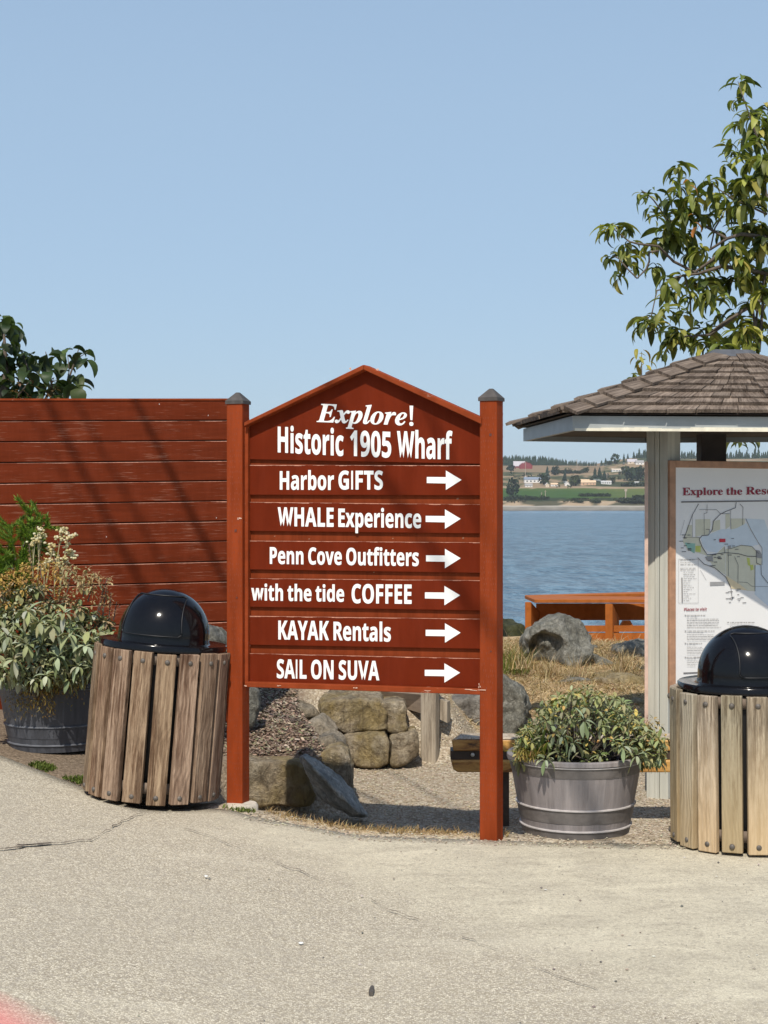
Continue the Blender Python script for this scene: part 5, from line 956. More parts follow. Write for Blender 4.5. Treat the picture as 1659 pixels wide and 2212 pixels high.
# ------------------------------------------------------------------ barrel planters
M['bead'] = m_simple('barrel_bead', (.42, .39, .375), .55, 20, .2); M['bead2'] = m_simple('barrel_bead_dark', (.13, .135, .15), .5, 20, .25)  # beads coloured lighter than the tub to paint in sun on the hoop lips
def barrel(loc, mat, bandmat, label, rt=.338, rb=.268, h=.387):
    root = empty('barrel_planter', loc); tag(root, label, 'planter', 'half barrel planters')
    L = Vector(loc); rr = lambda z: lerp(rb, rt, z/h)
    s = MB(); s.lathe([(0, 0), (rb, 0)]+[(rr(h*i/14), h*i/14) for i in range(1, 15)]+[(rt-.004, h+.004), (rt-.016, h+.004), (rt-.02, h-.04), (0, h-.04)], L, 72, closed=False)
    for i, v in enumerate(s.v):
        l = v-L; a = math.atan2(l.y, l.x); st_ = math.floor(a/(2*math.pi)*22); s.g[i] = Vector((a*.3+st_*3.7, 0, l.z))
        f_ = (a/(2*math.pi)*22) % 1
        if min(f_, 1-f_) < .05: s.v[i] = L+Vector((l.x*.994, l.y*.994, l.z))
    s.build('tub', mat, root, smooth=True, sharp=45)
    for z0, z1, ex in ((.80*h, .925*h, .0035), (.205*h, .37*h, .003), (.0, .095*h, .003)):
        s = MB(); s.lathe([(rr(z0)-.002, z0), (rr(z0)+ex*.8, z0), (rr(z0)+ex, z0+.004), (rr(z1)+ex, z1-.006), (rr(z1)+ex+.003, z1-.004), (rr(z1)+ex+.003, z1), (rr(z1)-.002, z1+.001)], L, 72, closed=False); s.build('hoop', bandmat, root, smooth=True, sharp=40)
        s = MB(); s.lathe([(rr(z1)+ex+.001, z1-.001), (rr(z1)+ex+.007, z1+.001), (rr(z1)+ex+.007, z1+.006), (rr(z1), z1+.009)], L, 72, closed=False); s.build('hoop_bead', M['bead'] if mat == M['barrel'] else M['bead2'], root, smooth=True, sharp=40)
    s = MB(); s.lathe([(rt+.003, h-.022), (rt+.010, h-.018), (rt+.010, h), (rt+.004, h+.006), (rt-.012, h+.006)], L, 72, closed=False); s.build('rim', mat, root, smooth=True, sharp=40)
    s = MB(); s.lathe([(0, h-.032), (rt-.02, h-.035)], L, 24, closed=False); s.build('soil', M['soil'], root)
    return root
BR = Vector(((1243-CX)/F*7.80, 7.80, -.043)); BL = Vector(((122-CX)/F*9.05, 9.05, .185))
barrel(BR, M['barrel'], M['band'], 'grey half barrel planter of sage on the gravel edge right of the sign')
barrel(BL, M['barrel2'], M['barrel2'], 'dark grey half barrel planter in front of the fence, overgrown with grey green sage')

# ------------------------------------------------------------------ rocks
def rock(name, label, outline, Y, depth, mat, back=.78, vox=.016, amp=.02, sc=7, top_back=0., group=None, dz=0, cat='rock', shift=0, seed=0, front=.8, dent=None, chisel=9, knap=0., kscale=4, pts=None):
    bm = bmesh.new(); cx = sum(p[0] for p in outline)/len(outline); cy = sum(p[1] for p in outline)/len(outline)
    for q_ in pts or []: bm.verts.new(at(*q_))
    for (px, py) in (outline if not pts else []):
        bm.verts.new(at(px, py, Y))
        q = at(cx+(px-cx)*back, cy+(py-cy)*(back if not top_back else top_back), Y); q.y += depth; q.x *= 1; q.z += dz; q.x += shift; bm.verts.new(q)
    for (px, py) in (outline if not pts else []):
        q = at(cx+(px-cx)*front, cy+(py-cy)*front, Y); q.y -= depth*(.12 if front < .9 else .04); bm.verts.new(q)
    bmesh.ops.convex_hull(bm, input=bm.verts); rc = random.Random(seed*7+1)
    cc = sum((v.co for v in bm.verts), Vector())/len(bm.verts)
    for _ in range(chisel):
        nv = Vector((rc.gauss(0, 1), rc.gauss(-.5, .8), rc.gauss(.25, .8))).normalized(); sup = max((v.co-cc).dot(nv) for v in bm.verts); cut = sup*(rc.uniform(.80, .95) if chisel > 5 else rc.uniform(.90, .97))
        bmesh.ops.bisect_plane(bm, geom=bm.verts[:]+bm.edges[:]+bm.faces[:], plane_co=cc+nv*cut, plane_no=nv, clear_outer=True)
        hb_ = bmesh.ops.convex_hull(bm, input=bm.verts); 
        junk = [g_ for g_ in set(hb_.get('geom_interior', [])+hb_.get('geom_unused', [])) if isinstance(g_, bmesh.types.BMVert) and g_.is_valid]
        if junk: bmesh.ops.delete(bm, geom=junk, context='VERTS')
    me = bpy.data.meshes.new('tmp'); bm.to_mesh(me); bm.free()
    o = bpy.data.objects.new('tmp', me); COL.objects.link(o); md = o.modifiers.new('r', 'REMESH'); md.mode = 'VOXEL'; md.voxel_size = vox
    sm = o.modifiers.new('s', 'SMOOTH'); sm.iterations = 1; sm.factor = .35
    bpy.context.view_layer.update(); m2 = bpy.data.meshes.new_from_object(o.evaluated_get(bpy.context.evaluated_depsgraph_get()))
    bpy.data.objects.remove(o); k = MB(); sd = Vector((seed*3.1, seed*1.7, 0))
    for v in m2.vertices:
        p = v.co; q = p*sc+sd
        n = noise.noise(q)*.9+noise.noise(q*2.3)*.55+noise.noise(q*5)*.38+noise.noise(q*11)*.24
        n += -.8*max(0, .25-abs(noise.noise(q*.8+Vector((5, 5, 5)))))*1.5
        if knap:
            v1 = noise.voronoi(p*kscale+sd+Vector((noise.noise(p*6), noise.noise(p*6+Vector((9, 0, 0))), 0))*.25)[0]; v2 = noise.voronoi(p*kscale*2.7+sd)[0]
            n += knap*(v1[0]-.45)+knap*.38*(v2[0]-.45)
        p2 = p+v.normal*n*amp
        if dent:
            dc = at(dent[0], dent[1], Y); rr_ = math.hypot((p.x-dc.x)/dent[2], max(0, p.z-dc.z)/dent[3])
            if rr_ < 1 and p.y < Y+depth*.5: p2.y += dent[4]*ss(1, .72, rr_+.30*noise.noise(p*7))
        k.vert(p2)
    for f in m2.polygons: k.face(list(f.vertices))
    o = k.build(name, mat, smooth=True); tag(o, label, cat, group); bpy.data.meshes.remove(m2); return o
def z6(*pts): return [((800+x/3.687)/1.507, (2230+y/3.687)/1.507) for x, y in pts]
def z4(*pts): return [((750+x/1.746)/1.507, (2150+y/1.746)/1.507) for x, y in pts]
def z12(*pts): return [((1700+x/3.687)/1.507, (1900+y/3.687)/1.507) for x, y in pts]
G1 = 'sandstone blocks of the low wall'
rock('sandstone_block', 'squared tan sandstone block behind the foot of the left sign post', z6((-160, 915), (300, 925), (680, 935), (740, 1060), (830, 1360), (790, 1460), (180, 1450), (-160, 1450)), 9.3, .52, M['sand'], back=.97, top_back=.97, amp=.007, group=G1, chisel=4, knap=3.5, kscale=7, front=.94, seed=1)
rock('sandstone_block', 'rounded sandstone boulder behind the leaning grey slab', z6((850, 900), (960, 800), (1130, 745), (1230, 810), (1270, 1000), (1282, 1250), (1150, 1330), (900, 1300)), 9.62, .45, M['sand'], back=.85, amp=.008, group=G1, chisel=4, knap=3.5, kscale=7, front=.94, seed=2)
rock('leaning_slab', 'pale blue grey pointed slab leaning against the sandstone block under the sign', z6((640, 870), (730, 825), (830, 890), (1000, 985), (1130, 1100), (1240, 1225), (1370, 1400), (1470, 1570), (1250, 1560), (1000, 1480), (860, 1340), (780, 1180), (690, 970)), 9.0, .3, M['rockpale'], amp=.010, sc=9, vox=.011, chisel=0, knap=2.0, kscale=8, seed=3, pts=[(*p, 9.28) for p in z6((640, 865), (730, 822), (830, 885), (1000, 980), (1130, 1095), (1240, 1220), (1375, 1400), (1475, 1575))]+[(*p, 8.86) for p in z6((690, 860), (800, 990), (900, 1080), (1080, 1240), (1220, 1420), (1340, 1520))]+[(*p, 9.20) for p in z6((660, 900), (720, 1000), (790, 1190), (870, 1350), (1000, 1440), (1250, 1580))])
rock('edging_stone', 'flat pale stone at the near corner of the mulch bed', z6((720, 735), (1040, 608), (1190, 690), (1240, 800), (1000, 800), (780, 790)), 10.0, .35, M['sandtop'], back=.8, amp=.008, chisel=0, knap=3.0, kscale=6, seed=4, group='flat stones edging the mulch bed')
rock('edging_stone', 'flat layered grey stone second along the mulch bed edge', z6((690, 490), (900, 385), (1000, 480), (1090, 560), (1140, 640), (900, 640), (700, 600)), 10.7, .4, M['sandtop'], back=.8, amp=.009, chisel=0, knap=3.0, kscale=6, seed=5, group='flat stones edging the mulch bed')
rock('edging_stone', 'tan edging stone at the far end of the mulch bed', z6((480, 330), (570, 235), (800, 285), (880, 385), (620, 400)), 11.3, .35, M['sandtop'], back=.8, amp=.009, chisel=0, knap=3.0, kscale=6, seed=6, group='flat stones edging the mulch bed')
rock('sandstone_block', 'large ochre sandstone block, upper course under the sign', z4((495, 265), (560, 245), (640, 228), (760, 222), (850, 228), (890, 300), (888, 395), (760, 405), (635, 415), (570, 370), (505, 320)), 11.2, .55, M['sand'], back=.95, amp=.010, group=G1, chisel=4, knap=3.5, kscale=7, front=.94, seed=7, dz=.05)
rock('sandstone_block', 'smaller sandstone block at the right end of the upper course', z4((853, 238), (985, 233), (1005, 280), (1002, 395), (940, 410), (892, 405), (884, 300)), 11.25, .4, M['sand'], back=.9, amp=.008, group=G1, chisel=4, knap=3.5, kscale=7, front=.94, seed=8)
rock('sandstone_block', 'ochre sandstone block, left one of the lower course', z4((640, 430), (760, 415), (880, 412), (903, 470), (900, 590), (840, 612), (720, 600), (660, 560)), 11.1, .5, M['sand'], back=.9, amp=.008, group=G1, chisel=4, knap=3.5, kscale=7, front=.94, seed=9)
rock('sandstone_block', 'grooved sandstone block at the right end of the lower course beside the grey post', z4((908, 430), (1000, 412), (1062, 405), (1068, 540), (1010, 590), (915, 600)), 11.1, .45, M['sand'], back=.9, amp=.010, group=G1, chisel=4, knap=3.5, kscale=7, front=.94, seed=10)
rock('cap_stone', 'flat tan cap stone on top of the upper course', z4((385, 212), (600, 180), (765, 178), (860, 222), (620, 238), (500, 258)), 11.75, .5, M['sandtop'], back=.9, amp=.008, chisel=0, knap=3.0, kscale=6, seed=11)
rock('stone_slab', 'big grey stone slab with gravel on top, right of the grey post', z4((1190, 285), (1250, 222), (1430, 190), (1560, 185), (1560, 355), (1420, 382), (1210, 412)), 12.2, .9, M['slabgrey'], back=.92, amp=.008, seed=12, chisel=0, knap=3.0, kscale=6, front=.95)
rock('boulder', 'tall grey rock just right of the left sign post', [(528, 1486), (553, 1490), (559, 1520), (554, 1556), (546, 1575), (520, 1578)], 10.15, .3, M['rockgrey'], amp=.012, seed=13)
rock('boulder', 'grey rock showing between the left bin lid and the sign post', [(420, 1350), (452, 1351), (470, 1355), (478, 1378), (492, 1384), (496, 1440), (420, 1440)], 9.55, .35, M['rockgrey'], amp=.016, seed=14)
G2 = 'grey boulders on the dry grass bank'
def R12(*a, **k): return rock(*a, **k)
rock('boulder', 'big grey boulder with a dark hollow in front of the orange railing', z12((25, 760), (55, 655), (200, 572), (262, 452), (400, 412), (500, 390), (605, 412), (720, 480), (790, 620), (850, 760), (868, 960), (830, 1050), (620, 1060), (420, 1000), (200, 960), (80, 900)), 14.2, .7, M['rockgrey'], back=.8, amp=.022, sc=3.2, vox=.017, group=G2, seed=15, knap=5.0, kscale=4.2, chisel=12, dent=((1700+300/3.687)/1.507, (1900+760/3.687)/1.507, .17, .15, .16))
rock('boulder', 'grey boulder against the kiosk post below the railing', z12((1100, 900), (1112, 800), (1300, 742), (1480, 732), (1620, 760), (1620, 960), (1300, 960)), 14.8, .6, M['rockgrey'], amp=.018, knap=5.0, kscale=4.5, sc=4, vox=.02, group=G2, seed=16)
rock('boulder', 'low grey stone at the foot of the railing post', z12((850, 850), (930, 880), (1010, 915), (1170, 1000), (1185, 1040), (900, 1050), (860, 960)), 14.3, .4, M['rockgrey'], amp=.02, sc=5, vox=.02, group=G2, seed=17)
rock('boulder', 'small grey stone between the big boulder and the railing post', z12((840, 760), (880, 735), (915, 770), (905, 830), (850, 850)), 15.2, .25, M['rockgrey'], amp=.012, vox=.02, group=G2, seed=18)
rock('flat_rock', 'flat pale rock lying in the dry grass above the planter', z12((280, 1210), (430, 1165), (640, 1130), (830, 1150), (880, 1200), (800, 1320), (450, 1330), (330, 1270)), 13.4, .35, M['rockgrey'], back=.9, amp=.012, vox=.02, group=G2, seed=19)
rock('flat_rock', 'long tan rock behind the sage at the kiosk post', z12((850, 1165), (1040, 1115), (1260, 1085), (1500, 1150), (1560, 1420), (1300, 1330), (1080, 1260), (880, 1200)), 13.3, .5, M['sand'], back=.9, amp=.018, vox=.02, group=G2, seed=20)
rock('boulder', 'smooth blue grey rock at the right of the right sign post', [(1050, 1462), (1092, 1466), (1115, 1480), (1138, 1502), (1152, 1530), (1140, 1552), (1110, 1560), (1100, 1600), (1050, 1605)], 12.1, .5, M['rockgrey'], amp=.018, vox=.018, group=G2, seed=21, knap=5, kscale=4)
rock('boulder', 'small brown stone in the grass beside the kiosk post', [(1352, 1520), (1372, 1508), (1392, 1512), (1400, 1540), (1360, 1540)], 12.6, .25, M['sand'], amp=.012, group=G2, seed=22)
rock('paving_stone', 'flat grey paving stone at the left bin foot, farther from the bin', [(122, 1662), (150, 1655), (190, 1657), (192, 1672), (150, 1672)], 8.75, .22, M['slabgrey'], amp=.005, seed=23, group='flat stones in the bed by the left bin')
rock('paving_stone', 'flat grey paving stone tucked against the left bin', [(150, 1690), (168, 1684), (192, 1686), (192, 1702), (160, 1703)], 8.3, .15, M['slabgrey'], amp=.005, seed=24, group='flat stones in the bed by the left bin')
rock('beach_rocks', 'dark seaweed covered rock at the water edge', [(1090, 1352), (1135, 1350), (1140, 1395), (1090, 1395)], 40, 3, M['ground'] if 0 else m_rock('seaweed_rock', (.02, .022, .008), (.055, .055, .02), (.10, .10, .06), None, 1.2), amp=.08, vox=.08, sc=1.5, seed=25)

# ------------------------------------------------------------------ grey post with boards beside the wall
tp = empty('ramp_post', at(929, 1648, 11.3)); tag(tp, 'weathered grey timber post with sloping rail boards beside the sandstone wall', 'post')
m = MB(); p0 = at(929, 1650, 11.35); m.gofs = Vector((3, 0, .4)); m.box((p0.x, 11.37, p0.z+.4), (.118, .09, .95), Matrix.Rotation(R(-22), 3, 'Z')); bevel(m.build('post', M['timber'], tp), .006)
m = MB(); q = lambda x, y, Y: at((750+x/1.746)/1.507, (2150+y/1.746)/1.507, Y)
m.hexa([q(740, 165, 11.75), q(860, 228, 11.75), q(1000, 275, 11.6), q(1098, 305, 11.45), q(1098, 195, 11.45), q(1000, 165, 11.6)], [v+Vector((.01, .045, 0)) for v in (q(740, 165, 11.75), q(860, 228, 11.75), q(1000, 275, 11.6), q(1098, 305, 11.45), q(1098, 195, 11.45), q(1000, 165, 11.6))]); m.build('rail_board', m_painted('rail_board_grey', (.26, .20, .15), (.6, 1, 6), rough=.8), tp)
m = MB(); m.hexa([q(1180, 330, 11.42), q(1232, 355, 11.42), q(1250, 345, 11.5), q(1190, 330, 11.5)], [q(1180, 218, 11.42), q(1232, 236, 11.42), q(1250, 228, 11.5), q(1190, 215, 11.5)]); m.build('rail_stub', M['timber'], tp)
m = MB(); m.hexa([q(1025, 310, 11.9), q(1045, 300, 11.9), q(1085, 400, 11.9), q(1075, 430, 11.9)], [v+Vector((0, .05, 0)) for v in (q(1025, 310, 11.9), q(1045, 300, 11.9), q(1085, 400, 11.9), q(1075, 430, 11.9))]); m.build('brace', M['timber'], tp)

# ------------------------------------------------------------------ timber barrier beam
bm_ = empty('timber_barrier', (1.5, 9.15, -.3)); tag(bm_, 'low barrier of stacked orange brown timbers behind the planter and right sign post', 'barrier')
x0, x1 = (975-CX)/F*9.05, 3.0; yf = 9.05
m = MB(); m.hexa([(x0+.012, yf, .153), (x1, yf-.0, .153), (x1, yf+.19, .153), (x0+.02, yf+.19, .153)], [(x0, yf+.004, .220), (x1, yf+.004, .220), (x1, yf+.19, .222), (x0+.05, yf+.19, .222)]); bevel(m.build('upper_timber', M['beam'], bm_), .008, 2)
m = MB(); m.hexa([(x0+.03, yf+.003, .2225), (x1, yf+.003, .2225), (x1, yf+.19, .2235), (x0+.06, yf+.19, .2235)], [(x0+.04, yf+.012, .231), (x1, yf+.012, .231), (x1, yf+.185, .231), (x0+.07, yf+.185, .231)]); m.build('top_board', M['beamtop'], bm_)
m = MB(); m.hexa([(x0-.004, yf+.012, .101), (x1, yf+.012, .101), (x1, yf+.16, .101), (x0, yf+.16, .101)], [(x0-.004, yf+.012, .152), (x1, yf+.012, .152), (x1, yf+.16, .152), (x0, yf+.16, .152)]); m.build('spacer', M['beamdark'], bm_)
m = MB(); pts = [(x0+.004, .070), (x0+.012, .045), (x0+.035, .027), (x1, .025), (x1, .1), (x0+.004, .1)]
m.hexa([Vector((a, yf+.002, z)) for a, z in pts], [Vector((a, yf+.17, z)) for a, z in pts]); bevel(m.build('lower_timber', M['beam'], bm_), .010, 2)
m = MB(); b0 = at((1250+1064/3.687)/1.507, (2200+948/3.687)/1.507, yf+.008); m.lathe([(.012, 0), (.011, .004), (.006, .007), (.001, .008)], (0, 0, 0), 12); m.v = [b0+Matrix.Rotation(R(90), 3, 'X') @ v for v in m.v]; m.build('bolt', m_simple('pale_bolt', (.5, .47, .4), .4, 30, .1), bm_, smooth=True)
for xx in (x0+.30, 1.9, 2.9):
    m = MB(); m.box((xx, yf+.10, -.14), (.09, .09, .46)); m.build('leg', M['beamdark'], bm_)

# ------------------------------------------------------------------ orange railing
rg = empty('timber_railing', at(1265, 1430, 16.2)); tag(rg, 'orange stained timber railing with wide cap boards overlooking the water', 'railing')
def P12(x, y, Y): return at((1700+x/3.687)/1.507, (1900+y/3.687)/1.507, Y)
zt = P12(150, 190, 16.12).z; th = .036
def plan(px12, Y): return Vector(((((1700+px12/3.687)/1.507)-CX)/F*Y, Y, 0))
c1, c2, c3, c4 = plan(150, 16.12), plan(2400, 16.12), plan(2400, 16.5), plan(30, 16.85)
m = MB(); m.hexa([v+Vector((0, 0, zt-th)) for v in (c1, c2, c3, c4)], [v+Vector((0, 0, zt)) for v in (c1, c2, c3, c4)]); bevel(m.build('cap_board', M['orange'], rg), .004)
c5, c6, c7, c8 = plan(90, 16.66), plan(2400, 17.6), plan(2400, 18.0), plan(32, 16.85)
m = MB(); m.hexa([v+Vector((0, 0, zt-th+.003)) for v in (c5, c6, c7, c8)], [v+Vector((0, 0, zt+.003)) for v in (c5, c6, c7, c8)]); bevel(m.build('cap_board', M['orange'], rg), .004)
def rpost(xa, xb, xc, Y, Yr, yb, ch):       # front face xa-xb, right face xb-xc, chamfered top right
    m = MB(); zb = P12(0, yb, Y).z; A = plan(xa, Y); B = plan(xb, Y); Cc = plan(xc, Yr); Dd = A+(Cc-B); z1 = zt-th-.004
    m.hexa([A+Vector((0, 0, zb)), B+Vector((0, 0, zb)), Cc+Vector((0, 0, zb)), Dd+Vector((0, 0, zb))], [A+Vector((0, 0, z1)), B+Vector((0, 0, z1)), Cc+Vector((0, 0, z1-ch)), Dd+Vector((0, 0, z1-ch))]); return bevel(m.build('post', M['orange'], rg), .004)
rpost(33, 108, 218, 16.35, 16.75, 800, .14); rpost(995, 1085, 1165, 16.05, 16.4, 940, .17)
m = MB(); zz = [P12(0, y, 16.7).z for y in (440, 240)]; a, b = plan(170, 16.7), plan(2400, 16.75); m.hexa([v+Vector((0, 0, zz[0])) for v in (a, b, b+Vector((0, .04, 0)), a+Vector((0, .04, 0)))], [v+Vector((0, 0, zz[1])) for v in (a, b, b+Vector((0, .04, 0)), a+Vector((0, .04, 0)))]); m.build('rail', M['orange'], rg)
for (ya, yb_, Y) in ((578, 505, 16.115), (800, 592, 16.11)):
    m = MB(); zz = [P12(0, y, Y).z for y in (ya, yb_)]; a, b = plan(600 if yb_ < 550 else 560, Y), plan(2400, Y); m.hexa([v+Vector((0, 0, zz[0])) for v in (a, b, b+Vector((0, .04, 0)), a+Vector((0, .04, 0)))], [v+Vector((0, 0, zz[1])) for v in (a, b, b+Vector((0, .04, 0)), a+Vector((0, .04, 0)))]); m.build('rail', M['orange'], rg)
m = MB(); Y = 17.4; m.hexa([P12(1170, 520, Y), P12(1340, 520, Y), P12(1300, 446, Y), P12(1215, 446, Y)], [v+Vector((0, .08, 0)) for v in (P12(1170, 520, Y), P12(1340, 520, Y), P12(1300, 446, Y), P12(1215, 446, Y))]); m.build('post', M['orange'], rg)

# ------------------------------------------------------------------ map kiosk
ks = empty('map_kiosk', (2.2, 10.3, -.3)); tag(ks, 'grey painted map kiosk with a low cedar shake hip roof', 'kiosk')
A0 = Vector((2.25, 10.22, 2.612)); AR = Vector((2.41, 10.24, 2.612)); AP = [A0, A0, AR, AR, AR, A0]; K = [Vector(p) for p in ((.985, 10.86, 0), (1.140, 9.28, 0), (2.47, 9.40, 0), (3.3, 9.95, 0), (3.2, 10.95, 0), (1.9, 11.15, 0))]
ZE = 2.155
def eave(i, out=.052): k = K[i % 6].copy(); d = Vector((k.x-A0.x, k.y-A0.y, 0)).normalized(); k += d*out; k.z = ZE; return k
sh = MB(); NCO = 9; rs = random.Random(4)
for f in range(6):
    a, b = eave(f), eave(f+1); Aa, Ab = AP[f], AP[(f+1) % 6]; fn = (b-a).cross(Aa-a).normalized(); fn = fn if fn.z > 0 else -fn
    pos = lambda u, t: a.lerp(Aa, t).lerp(b.lerp(Ab, t), u)
    for c in range(NCO):
        t0 = c/NCO*.93-.012; t1 = min(.985, t0+1.75/NCO*.93); Lrow = (a.lerp(Aa, t0)-b.lerp(Ab, t0)).length; u = -rs.uniform(0, .06)
        while u < 1:
            w = rs.uniform(.10, .27)/Lrow; u0, u1 = max(0, u), min(1, u+w-.006/Lrow); u += w
            if u1-u0 < .01: continue
            th = rs.uniform(.016, .024); lift = .004+.004*(c % 2); tt = t0+rs.uniform(-.006, .006)
            q = [pos(u0, tt), pos(u1, tt+rs.uniform(-.003, .003)), pos(u1, t1), pos(u0, t1)]; off = Vector((rs.uniform(0, 50), rs.uniform(0, 50), 0)); kc = rs.uniform(.75, 1.2); sh.col = (kc, kc, kc)
            bt = [q[0]+fn*.012, q[1]+fn*.012, q[2]+fn*.001, q[3]+fn*.001]; tp_ = [q[0]+fn*(.012+th+lift), q[1]+fn*(.012+th+lift), q[2]+fn*.006, q[3]+fn*.006]
            gg = [Vector((0, 0, 0)), Vector((w*Lrow, 0, 0)), Vector((w*Lrow, 0, .3)), Vector((0, 0, .3))]
            i0 = [sh.vert(p, g_+off) for p, g_ in zip(bt, gg)]; i1 = [sh.vert(p, g_+off+Vector((0, .02, 0))) for p, g_ in zip(tp_, gg)]
            sh.face(i0[::-1]); sh.face(i1)
            for e in range(4): sh.face([i0[e], i0[(e+1) % 4], i1[(e+1) % 4], i1[e]])
for f in range(6):          # hip caps
    k = eave(f); hd = (AP[f]-k); l_, r_ = (eave(f-1)-k).normalized(), (eave(f+1)-k).normalized(); n = 8
    for sgn, sd in ((0, l_), (1, r_)):
        nf = hd.cross(sd).normalized(); nf = nf if nf.z > 0 else -nf
        sdp = (sd-hd.normalized()*sd.dot(hd.normalized())).normalized()
        for c in range(n):
            t0 = c/n*.92-.02; t1 = t0+1.5/n; p0 = k+hd*t0; p1 = k+hd*min(t1, .97); w = .105; e0 = .032+.006*sgn
            off = Vector((rs.uniform(0, 50), rs.uniform(0, 50), 0)); q = [p0+nf*e0, p0+sdp*w+nf*e0*.9, p1+sdp*w*.8+nf*.018, p1+nf*.02]
            tp_ = [v+nf*(.02 if i < 2 else .005) for i, v in enumerate(q)]; gg = [Vector((0, 0, 0)), Vector((w, 0, 0)), Vector((w, 0, .25)), Vector((0, 0, .25))]
            i0 = [sh.vert(v, g_+off) for v, g_ in zip(q, gg)]; i1 = [sh.vert(v, g_+off) for v, g_ in zip(tp_, gg)]
            sh.face(i0[::-1]); sh.face(i1)
            for e in range(4): sh.face([i0[e], i0[(e+1) % 4], i1[(e+1) % 4], i1[e]])
roof = sh.build('roof', M['shake'], ks)
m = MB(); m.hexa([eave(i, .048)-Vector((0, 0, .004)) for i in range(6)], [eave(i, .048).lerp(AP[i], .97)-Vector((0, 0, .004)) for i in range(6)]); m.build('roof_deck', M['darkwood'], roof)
m = MB(); m.hexa([eave(i, 0).lerp(AP[i], .885)+Vector((0, 0, .026)) for i in range(6)], [eave(i, 0).lerp(AP[i], .95)+Vector((0, 0, .046)) for i in range(6)]); m.build('roof_cap', m_simple('dark_metal_flashing', (.10, .105, .115), .5, 20, .2, metal=.2), roof)
m = MB(); zb, zt_ = 2.054, 2.142
for i in range(6):
    a, b = K[i].copy(), K[(i+1) % 6].copy(); d = (b-a).normalized(); n_ = Vector((d.y, -d.x, 0)); 
    ia = a-n_*.03+d*.018; ib = b-n_*.03-d*.018
    m.hexa([v+Vector((0, 0, zb)) for v in (a, b, ib, ia)], [v+Vector((0, 0, zt_)) for v in (a, b, ib, ia)])
m.build('fascia', M['fascia'], ks)
m = MB(); a, b = K[1], K[2]; d = (b-a).normalized(); n_ = Vector((d.y, -d.x, 0)); L_ = (b-a).length; s_ = .012
while s_ < L_:
    w = rs.uniform(.02, .12); hh = interp([(0, .012), (.4, .019), (.5, .012), (.62, .012), (.7, .020), (2, .021)], s_)+rs.uniform(-.001, .0025); e = min(L_, s_+w)
    m.hexa([a+d*s_+Vector((0, 0, zb-.003)), a+d*e+Vector((0, 0, zb-.003)), a+d*e+n_*.0035+Vector((0, 0, zb-.003)), a+d*s_+n_*.0035+Vector((0, 0, zb-.003))], [a+d*s_+Vector((0, 0, zb+hh)), a+d*e+Vector((0, 0, zb+hh)), a+d*e+n_*.0035+Vector((0, 0, zb+hh)), a+d*s_+n_*.0035+Vector((0, 0, zb+hh))]); s_ = e
m.build('fascia_edge', M['cream'], ks)
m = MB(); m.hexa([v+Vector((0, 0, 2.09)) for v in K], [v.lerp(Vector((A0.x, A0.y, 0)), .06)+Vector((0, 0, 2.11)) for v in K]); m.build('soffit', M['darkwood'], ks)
def kpost(c, w, d, yaw, z0, z1, mat, name='post', groove=True):
    m = MB(); Mx = Matrix.Rotation(R(yaw), 3, 'Z'); c = Vector((c[0], c[1], 0))
    if groove:
        for (x0, x1, pr) in ((-w/2, -w*.10, 0), (-w*.095, w*.10, -.006), (w*.105, w/2, 0)):
            m.box(c+Mx @ Vector(((x0+x1)/2, pr, 0))+Vector((0, 0, (z0+z1)/2)), (x1-x0-.002, d, z1-z0), Mx)
    else: m.box(c+Vector((0, 0, (z0+z1)/2)), (w, d, z1-z0), Mx)
    return bevel(m.build(name, mat, ks), .003)
kpost((1.825, 10.03), .15, .22, -32, -.34, 2.10, M['greypaint'])
kpost((3.1, 10.5), .15, .2, 20, -.34, 2.10, M['greypaint']); kpost((2.34, 10.98), .15, .2, 0, -.34, 2.1, M['greypaint'])
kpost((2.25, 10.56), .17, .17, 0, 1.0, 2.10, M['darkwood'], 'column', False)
m = MB(); a = at(1392.5, 997, 9.83); bck = Vector((.168, .985, 0)).normalized(); sd = Vector((bck.y, -bck.x, 0)); zt_ = a.z; a.z = 0
m.hexa([a+Vector((0, 0, .2)), a+sd*.022+Vector((0, 0, .2)), a+sd*.022+bck*.85+Vector((0, 0, .2)), a+bck*.85+Vector((0, 0, .2))], [a+Vector((0, 0, zt_)), a+sd*.022+Vector((0, 0, zt_)), a+sd*.022+bck*.85+Vector((0, 0, zt_)), a+bck*.85+Vector((0, 0, zt_))])
m.build('side_panel', m_simple('pinkish_cedar_edge', (.60, .42, .33), .6, 20, .15), ks)
PA = Vector((1.839, 9.88, 0)); PT = R(27.6); PU = Vector((math.cos(PT), math.sin(PT), 0)); PN = Vector((-math.sin(PT), math.cos(PT), 0))
def on_panel(zx, zy, d=0):
    px, py = (2150+zx/2.837)/1.507, (1480+zy/2.836)/1.507; r = Vector(((px-CX)/F, 1, (HY-py)/F)); k = (PA+PN*d-EYE).dot(PN)/r.dot(PN); P = EYE+r*k; return (P-PA).dot(PU), P.z
def pp(a, d, z): return PA+PU*a+PN*d+Vector((0, 0, z))
pw = 1.28; pz1 = on_panel(74, 52)[1]; pz0 = .36; fw = .050
def pbox(m, a0, a1, d0, d1, z0, z1): m.hexa([pp(a0, d0, z0), pp(a1, d0, z0), pp(a1, d1, z0), pp(a0, d1, z0)], [pp(a0, d0, z1), pp(a1, d0, z1), pp(a1, d1, z1), pp(a0, d1, z1)])
mb_ = MB(); pbox(mb_, .02, pw-.02, .012, .03, pz0+.02, pz1-.02); brd = mb_.build('map_board', M['board'], ks)
